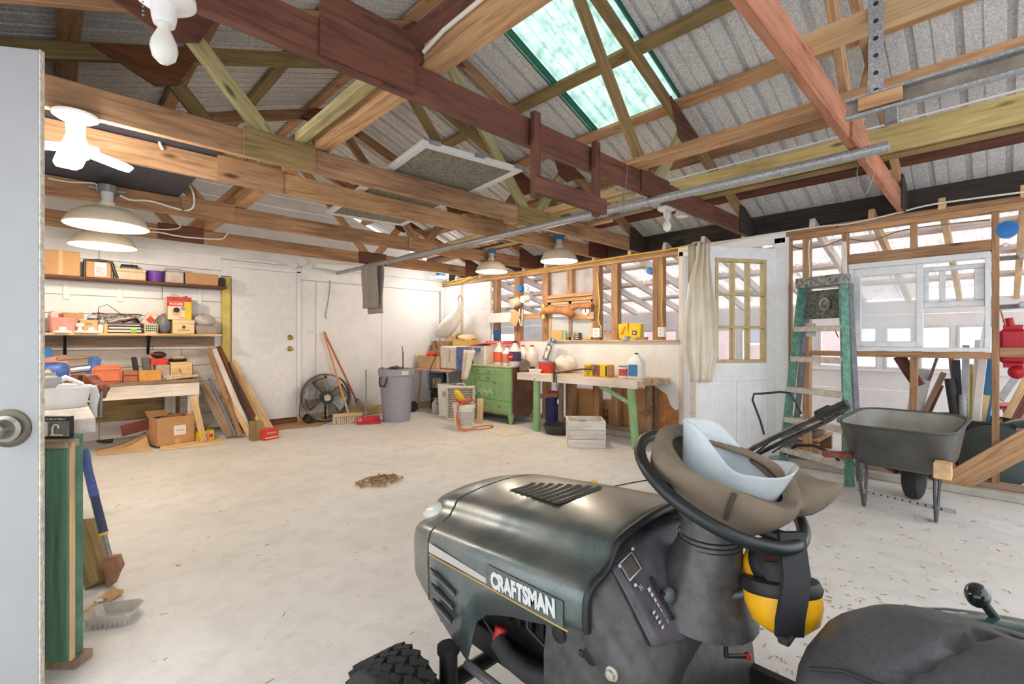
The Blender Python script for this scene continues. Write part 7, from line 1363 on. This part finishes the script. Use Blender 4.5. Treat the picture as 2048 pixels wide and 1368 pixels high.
# scrap and blue sign below the pink table
t = thing('framed_sign', 'blue framed sign standing under the folding table', 'sign', (4.40, 6.25, 0), R_(-70)); MB().mm((-.12, 0, .26), (.12, .02, .58)).build('frame', P('blue_frame', C(50, 84, 130), .5), t, bevel=.004); MB().mm((-.08, -.003, .34), (.08, .0, .50)).build('picture', P('yellowish_picture', C(190, 176, 130), .6, var=.3), t); MB().mm((-.14, .02, 0), (.14, .05, .58)).build('backing_board', M_BLACK, t)
t = thing('scrap_cardboard', 'crumpled brown cardboard and rags under the folding table', 'cardboard', (4.25, 5.85, 0)); 
for k in range(6): MB().box((rg.uniform(-.1, .15), rg.uniform(-.2, .2), .08 + .045 * k), (.24, .34, .008), rotm(rg.uniform(-20, 20), rg.uniform(-25, 5), rg.uniform(0, 90))).build('sheet', [M_CARD, M_GREYWOOD, P('dark_cloth', C(74, 70, 66), .9)][k % 3], t)
t = thing('black_tool_bag', 'dark tool bag with yellow trim against the wall behind the trash can', 'bag', (W(745, 822, Z=0).x + .35, 6.35, 0)); MB().box((0, 0, .08), (.28, .16, .15)).build('bag_body', P('bag_black', C(44, 44, 48), .7, var=.3), t, bevel=.03, seg=2); MB().ball((-.18, -.02, .09), (.09, .07, .06), 12).build('yellow_lump', P('mustard_lump', C(206, 166, 80), .7), t, smooth=60)

# ------------------------------------------------------------------ step ladder
M_LG = P('green_fibreglass', C(96, 148, 128), .5, var=.28, scale=26); M_LA = P('painted_step', C(206, 198, 188), .5, .3, .2, 20)
t = thing('step_ladder', 'green fibreglass step ladder spattered with paint standing against the studs', 'ladder', (4.5, 1.05, 0)); O_ = Vector((4.5, 1.05, 0))
LB, LT = Vector((4.62, 1.335, .0)) - O_, Vector((4.66, 1.19, 1.56)) - O_; RB, RT = Vector((4.32, .79, .0)) - O_, Vector((4.545, .872, 1.56)) - O_
fn = Vector((-.83, .557, 0))
for a, b_ in ((LB, LT), (RB, RT)):
    beam('rail', a, b_, .022, .075, M_LG, t, up=fn); beam('foot_cap', a, a + (b_ - a) * .012, .026, .08, M_LG, t, up=fn)
def lat(k): return LB + (LT - LB) * k, RB + (RT - RB) * k
for k in (.10, .27, .44, .61, .775):
    a, b_ = lat(k); st_ = beam('step', a, b_, .085, .022, M_LA, t); beam('step_lip', a - fn * .0 + fn * .04 + Vector((0, 0, -.012)), b_ + fn * .04 + Vector((0, 0, -.012)), .006, .045, M_LA, t)
for k in (.72,):
    a, b_ = lat(k); 
    for u in (.12, .88): beam('step_brace', a + (b_ - a) * u, a + (b_ - a) * (u + (.12 if u < .5 else -.12)) + Vector((0, 0, .10)), .012, .006, M_STEEL, t)
a, b_ = lat(1.0); beam('top_cap', a + Vector((0, 0, .03)) + (a - b_) * .06, b_ + Vector((0, 0, .03)) - (a - b_) * .06, .13, .085, P('spattered_cap', C(150, 152, 146), .7, var=.5, scale=40, bmp=.2), t)
a, b_ = lat(.90); c_ = (a + b_) / 2; beam('paint_shelf', a - fn * .06 + Vector((0, 0, -.0)), b_ - fn * .06, .03, .24, P('spattered_shelf', C(112, 116, 104), .7, var=.5, scale=45), t, up=(0, 0, 1)); MB().lathe([(.035, -.004), (.055, -.004), (.055, .004), (.035, .004), (.035, -.004)], c_ - fn * .035, 22, Matrix((Vector((0, 0, 1)), fn.cross(Vector((0, 0, 1))), fn)).transposed()).build('tool_ring', M_STEEL, t, smooth=40)
for a, b_ in ((LB - fn * .10 + Vector((.03, 0, 0.06)), LT - fn * .06), (RB - fn * .14 + Vector((.1, .05, .0)), RT - fn * .06)): beam('rear_rail', a, b_, .02, .05, P('rear_rail_grey', C(120, 124, 130), .45, .4, .2), t, up=fn)
a, b_ = lat(.13); MB().tube([a + Vector((0, 0, -.10)), a * .8 + b_ * .2 + Vector((0, 0, .0)), a * .5 + b_ * .5 + Vector((0, 0, .035)), a * .2 + b_ * .8 + Vector((0, 0, 0)), b_ + Vector((0, 0, -.12))], .012, 8).build('arch_brace', M_BLACKM, t, smooth=60)
o = beam('white_post_stub', W(1690, 560, X=4.70), W(1688, 484, X=4.74), .03, .05, M_WHITEWOOD, up=(1, 0, 0)); tag(o, 'white wooden stick standing behind the ladder top', 'stick')
MB().box(W(1622, 660, X=4.63), (.02, .07, .11)).build('hang_tag', P('grey_tag', C(190, 190, 188), .5)); tag(COL.objects['hang_tag'], 'grey tag hanging below the ladder paint shelf', 'tag')

# ------------------------------------------------------------------ wheelbarrow
M_TRAY = P('worn_black_steel_tray', C(92, 92, 90), .5, .35, .2, 7); M_TRAYIN = M_TRAY
t = thing('wheelbarrow', 'dark steel wheelbarrow with patched handles near the sliding window', 'wheelbarrow', (3.96, .44, 0), R_(-4))
def rr_ring(cx, lx, ly, z, rad, n=5, tilt=0):
    out = []
    for k, (sx, sy) in enumerate(((1, 1), (-1, 1), (-1, -1), (1, -1))):
        for j in range(n):
            a_ = math.pi / 2 * (k + j / (n - 1)); x = cx + sx * (lx / 2 - rad) + rad * math.cos(a_); y = sy * (ly / 2 - rad) + rad * math.sin(a_); out.append(Vector((x, y, z + tilt * x)))
    return out
MB().rings([rr_ring(.03, .50, .42, .315, .10, tilt=.05), rr_ring(.02, .58, .49, .345, .12, tilt=.05), rr_ring(.0, .70, .57, .585, .14, tilt=.05), rr_ring(.0, .73, .60, .592, .15, tilt=.05), rr_ring(.0, .73, .60, .580, .15, tilt=.05)], True, (True, False)).build('tray', M_TRAY, t, smooth=45, solid=.004)
MB().rings([rr_ring(.03, .48, .40, .325, .10, tilt=.05), rr_ring(.02, .565, .475, .352, .12, tilt=.05), rr_ring(.0, .685, .555, .584, .14, tilt=.05)], True, (True, False)).build('tray_inside', P('pale_tray_inside', C(158, 158, 148), .55, .2, .15, 9), t, smooth=45)  # inner shell of the tray in a lighter grey
for s, x1 in ((1, -.56), (-1, -.30)):
    MB().tube([(.34, s * .10, .17), (.10, s * .15, .30), (-.2, s * .22, .345), (x1, s * .27, .40)], .022, 10).build('handle', P('red_brown_handle', C(132, 70, 54), .6, .1, .3, 20), t, smooth=50)
    for xa in (-.02, -.20):
        MB().tube([(xa, s * .19, .33), (xa * .9 - .012, s * .185, .2), (-.10 + (xa + .10) * .25, s * .18, .03), (-.10, s * .18, .006)], .020, 8, flat=.4).build('leg_strap', P('leg_grey_steel', C(84, 84, 86), .45, .5, .2), t, smooth=40)
beam('end_block', (-.46, -.255, .385), (-.26, -.235, .365), .075, .085, M_PALEPINE, t)
MB().lathe([(.06, -.045), (.13, -.05), (.158, -.035), (.162, 0), (.158, .035), (.13, .05), (.06, .045)], (.36, 0, .162), 32, rotm(90, 0, 0)).build('tyre', M_RUBBER, t, smooth=40); MB().cyl((.36, -.12, .165), (.36, .12, .165), .012, n=10).build('axle', M_STEEL, t); MB().lathe([(.015, -.03), (.065, -.03), (.065, .03), (.015, .03)], (.36, 0, .162), 20, rotm(90, 0, 0)).build('rim', M_STEEL, t, smooth=40)
o = beam('cross_strap', (-.115, .23, .105), (-.115, -.27, .085), .003, .028, M_PIPE, t, bevel=0)
for k in range(12): MB().cyl((-.1175, .20 - k * .037, .104 - k * .0015), (-.1130, .20 - k * .037, .104 - k * .0015), .006, n=7).build('strap_hole', M_PRINT, t)
for s in (-1, 1): beam('chassis_bar', (.36, s * .115, .17), (.0, s * .16, .30), .02, .035, M_BLACKM, t)

# ------------------------------------------------------------------ push mower (only its handle stands clear of the tractor)
t = thing('push_mower', 'push lawn mower with chrome folding handle behind the lawn tractor', 'lawn mower', (3.30, 1.32, 0)); O_ = Vector((3.30, 1.32, 0)); M_CHB = P('chrome_black_tube', C(96, 96, 98), .2, .9, .3, 12)
MB().lathe([(.24, .09), (.26, .10), (.25, .17), (.10, .20), (.001, .20)], (0, 0, 0), 26).build('deck', M_BLACKM, t, smooth=40); MB().cyl((0, 0, .20), (0, 0, .30), .10, n=18).build('engine', M_ENGINE, t, smooth=40)
for x, y in ((-.22, -.2), (-.22, .2), (.22, -.2), (.22, .2)): MB().lathe([(.02, -.02), (.08, -.02), (.085, 0), (.08, .02), (.02, .02)], (x, y, .086), 18, rotm(90, 0, 0)).build('wheel', M_RUBBER, t, smooth=40)
e1, e2 = W(1700, 810, t=2.25) - O_, W(1660, 838, t=2.42) - O_; f1, f2 = W(1512, 893, t=2.85) - O_, W(1486, 922, t=3.0) - O_
MB().tube([Vector((.18, -.18, .13)), f2, e2], .014, 10).build('handle_tube', M_CHB, t, smooth=50); MB().tube([Vector((-.18, .12, .13)), f1, W(1600, 850, t=2.5) - O_, e1], .015, 10).build('handle_tube', M_CHB, t, smooth=50); MB().tube([e1, (e1 + e2) / 2, e2], .014, 8).build('handle_bar', M_CHB, t)
MB().tube([W(1640, 832, t=2.36) - O_, W(1695, 806, t=2.25) - O_], [.022, .02], 10).build('grip', M_BLACK, t, smooth=50); MB().box(W(1650, 826, t=2.36) - O_, (.10, .05, .05), rotm(0, -20, -30)).build('throttle_box', M_BLACK, t, bevel=.01)
MB().tube([W(1528, 868, t=2.7) - O_, W(1520, 840, t=2.65) - O_, W(1505, 800, t=2.6) - O_, W(1508, 788, t=2.6) - O_, W(1525, 787, t=2.6) - O_, W(1560, 784, t=2.55) - O_, W(1580, 786, t=2.5) - O_, W(1592, 805, t=2.5) - O_, W(1603, 828, t=2.48) - O_], .006, 8).build('wire_bail', M_BLACK, t, smooth=60)
MB().tube([W(1500, 915, t=2.9) - O_, W(1560, 868, t=2.7) - O_, W(1600, 858, t=2.55) - O_], .005, 6).build('control_cable', M_BLACK, t, smooth=60)
MB().tube([W(1545, 905, t=2.85) - O_, W(1600, 870, t=2.6) - O_, W(1640, 850, t=2.45) - O_], .005, 6).build('control_cable', M_BLACK, t, smooth=60)

# ------------------------------------------------------------------ lean-to: barrels of scrap, tub, red can
def barrel(loc, r, h, label):
    t = thing('scrap_barrel', label, 'barrel', loc); MB().lathe([(r * .88, 0), (r, .02), (r, h * .33), (r * 1.02, h * .35), (r, h * .37), (r, h - .02), (r * 1.03, h - .015), (r * 1.03, h), (r * .97, h), (r * .95, .03), (.001, .03)], (0, 0, 0), 30).build('drum', P('barrel_black', C(50, 44, 42), .55, var=.3, scale=10), t, smooth=40); MB().box((-r * .9, .05, h - .06), (.04, .10, .035)).build('handle', M_BLACK, t, bevel=.008); return t
barrel((5.34, .16, 0), .25, .48, 'black drum full of wood and pipe offcuts behind the right post'); barrel((5.30, .62, 0), .17, .40, 'smaller dark drum of offcuts hidden behind the wheelbarrow')
PB = Vector((5.34, .16, .03)); PB2 = Vector((5.30, .62, .03))
sticks = [(1845, 738, PB2, .10, .01, P('grey_panel', C(184, 184, 186), .5), 'wide pale grey panel strip'), (1874, 716, PB2, .022, .022, P('bronze_tube', C(118, 92, 84), .4, .4), 'thin bronze tube'), (1850, 760, PB2, .07, .01, P('clear_strip', C(206, 210, 212), .3), 'pale plastic strip'), (1888, 745, PB2, .04, .02, M_GREYWOOD, 'grey wood lath'),
    (1902, 712, PB, .035, .02, M_FIR, 'brown lath'), (1912, 720, PB, .05, .02, P('ink_blue', C(56, 62, 84), .5), 'dark blue board end'), (1900, 757, PB, .075, .075, P('black_pvc', C(54, 56, 58), .5), 'fat black plastic pipe'), (1932, 690, PB, .045, .02, P('silver_trim', C(176, 178, 182), .4, .5), 'silver trim strip'), (1940, 728, PB, .04, .02, M_PALEPINE, 'pale pine stick'),
    (1948, 748, PB, .05, .03, M_YELLOW, 'bright yellow strip'), (1960, 680, PB, .06, .02, M_PAPER, 'long white board'), (1966, 716, PB, .05, .015, M_PAPER, 'short white board'), (1975, 715, PB, .10, .01, P('steel_blue', C(50, 110, 150), .5), 'steel blue panel'), (1970, 790, PB, .06, .03, M_PALEPINE, 'short pine offcut'), (1880, 770, PB2, .05, .03, M_DARKWOOD, 'short dark offcut'), (1925, 790, PB, .05, .05, M_PIPE, 'short steel pipe')]
for k, (px, py, base, w_, d_, mt, lb) in enumerate(sticks):
    tp = W(px, py, X=base.x + .06 - .03 * (k % 4)); off = (tp - base); off.z = 0
    bs = base + off * .30 * min(1, .15 / max(.15, off.length)) + Vector((.02 * (k % 3) - .02, .03 * (k % 2), .0))
    if 'pipe' in lb or 'tube' in lb: o = MB().cyl((0, 0, 0), tp - bs, w_ / 2, n=14).build('offcut_pipe', mt, smooth=40, loc=bs)
    else: o = beam('offcut_stick', bs, tp, w_, d_, mt, up=(-1, 0, 0))
    tag(o, lb + ' standing in a scrap drum behind the stud wall', 'offcut', 'offcuts in the scrap drums')
for k, (a, b_, mt, w_) in enumerate((((2062, 742), (2005, 850), M_PALEPINE, .05), ((2075, 760), (2010, 860), M_DARKWOOD, .08), ((2090, 770), (2012, 875), M_FIR2, .06), ((2070, 700), (2000, 800), P('silver_trim', C(176, 178, 182)), .05))):
    o = beam('leaning_stick', W(a[0], a[1], X=5.7), W(b_[0], b_[1], X=5.5), w_, .02, mt, up=(-1, 0, 0)); tag(o, ['pale pine', 'dark brown', 'orange fir', 'silver metal'][k] + ' stick leaning beyond the right post', 'stick')
    lo = W(b_[0], b_[1], X=5.5); 
t = thing('steel_tub', 'ribbed galvanised tub tipped on its side behind the right post', 'tub', (5.30, -.12, .0)); MB().lathe([(.16, 0), (.20, .02), (.21, .08), (.205, .09), (.22, .16), (.235, .17), (.225, .17), (.19, .02), (.001, .02)], (0, 0, .24), 32, rotm(0, -72, 15)).build('tub_shell', P('tub_zinc', C(140, 146, 148), .4, .6, .2, 10), t, smooth=35)
t = thing('drum_cover', 'dark green round lid leaning on the scrap drum', 'lid', (5.06, .02, 0)); MB().lathe([(.001, .01), (.20, .01), (.22, .0), (.225, .02), (.20, .03), (.001, .04)], (0, 0, .24), 32, rotm(0, -78, 0)).build('disc', P('dark_green_lid', C(70, 84, 84), .4), t, smooth=40)
t = thing('red_stand', 'red pedestal stand seen beyond the right post', 'stand', W(2028, 960, X=5.9)); t.location.z = 0; MB().lathe([(.20, 0), (.20, .02), (.06, .05), (.04, .10), (.05, .40), (.07, .50), (.20, .53), (.20, .55)], (0, 0, 0), 20).build('pedestal', P('stand_red', C(190, 54, 60), .45), t, smooth=40)
t = thing('red_gas_can', 'red plastic fuel can hanging from the post rail on the right', 'fuel can', W(2010, 735, X=4.93)); O_ = W(2010, 735, X=4.93); hh = W(2010, 650, X=4.93).z - O_.z
MB().mm((-.06, -.14, 0), (.08, .06, hh)).build('can', P('fuel_red', C(196, 24, 44), .4), t, bevel=.05, seg=3); MB().cyl((0, -.03, hh - .01), (0, -.02, hh + .05), .022, n=12).build('spout', P('fuel_red', C(196, 24, 44)), t, smooth=40); MB().tube([(0, .0, hh), (0, .02, hh + .10), (-.02, .05, hh + .14)], .006, 6).build('hanging_cord', M_CARD, t, smooth=60); MB().ball((0, -.06, -.03), (.04, .05, .05), 12).build('nozzle', P('fuel_red', C(196, 24, 44)), t, smooth=60)
for py, lb in ((517, 'upper steel rail with hooks on the lean-to wall beyond the post'), (615, 'lower steel rail with hooks on the lean-to wall beyond the post')):
    o = thing('steel_rail', lb, 'rail', W(2000, py, X=5.6)); O_ = W(2000, py, X=5.6); MB().tube([(0, 0.05, 0), W(2080, py - 6, X=5.6) - O_], .02, 8).build('rail_bar', M_STEEL, o); MB().box(W(2044, py - 6, X=5.58) - O_, (.05, .04, .05)).build('hook', M_ALU, o, bevel=.01)
# low platform with folded tarp behind the ladder
t = thing('low_platform', 'low wooden platform in the lean-to behind the ladder', 'platform', (5.45, 1.45, 0)); 
for k in range(3): beam('plank', (-.28, -.18 + .18 * k, .15), (.28, -.18 + .18 * k, .15), .17, .025, M_FIR2, t)
for x in (-.25, .25): beam('skid', (x, -.26, .065), (x, .26, .065), .05, .13, M_FIR, t)
t = thing('folded_tarp', 'folded grey brown tarp on the low platform', 'tarp', (5.40, 1.42, .163)); 
for k in range(3): MB().box((0, 0, .03 + .05 * k), (.36 - .02 * k, .42 - .03 * k, .05), rotm(0, 0, 4 * k)).build('fold', P('tarp_brown', C(130, 112, 108), .8, var=.15), t, bevel=.02, seg=2)

# ------------------------------------------------------------------ floor litter
t = thing('leaf_pile', 'small swept pile of dry straw and leaves on the floor', 'leaf pile', W(760, 964, Z=0)); m = MB(); rg = random.Random(21)
m2 = MB()
for k in range(260):
    a_ = rg.uniform(0, 6.28); r_ = .15 * rg.random() ** .7; z = .012 + .045 * (1 - r_ / .15) * rg.random(); L_ = rg.uniform(.015, .045)
    (m if k % 3 else m2).box((r_ * 1.25 * math.cos(a_), r_ * math.sin(a_), z), (L_, rg.uniform(.003, .010), .002), rotm(rg.uniform(-30, 30), rg.uniform(-30, 30), rg.uniform(0, 180)))
m.build('straw', P('dry_straw', C(176, 132, 66), .9, var=.3, scale=60), t)['kind'] = 'stuff'; m2.build('dry_leaves', P('dry_leaf', C(126, 88, 50), .9, var=.3), t)['kind'] = 'stuff'
m = MB()
for k in range(900):
    if k < 420: x, y = rg.uniform(1.35, 2.6), rg.gauss(.55, .35)
    elif k < 760: x, y = rg.uniform(2.2, 4.5), rg.uniform(-.5, 1.6)
    else: x, y = rg.uniform(.3, 4.2), rg.uniform(1.4, 5.5)
    m.box((x, y, .002), (rg.uniform(.008, .03), rg.uniform(.001, .003), .0015), rotm(0, 0, rg.uniform(0, 180)))
o = m.build('floor_litter', P('straw_litter', C(182, 146, 96), .9, var=.35, scale=9)); tag(o, 'scattered straw and wood chips on the painted floor', 'litter', kind='stuff')
wire('thin black string lying on the floor behind the tractor hood', [W(1212, 976, Z=.004), W(1250, 968, Z=.004), W(1290, 961, Z=.004), W(1330, 958, Z=.004)], .004, M_BLACK, 'string', 'floor_string')
t = thing('yellow_plug', 'small yellow plastic cap on the floor beyond the tractor hood', 'cap', W(1188, 972, Z=0)); MB().lathe([(.03, 0), (.03, .03), (.02, .04), (.001, .042)], (0, 0, 0), 14).build('cap_body', M_YELLOW, t, smooth=40)
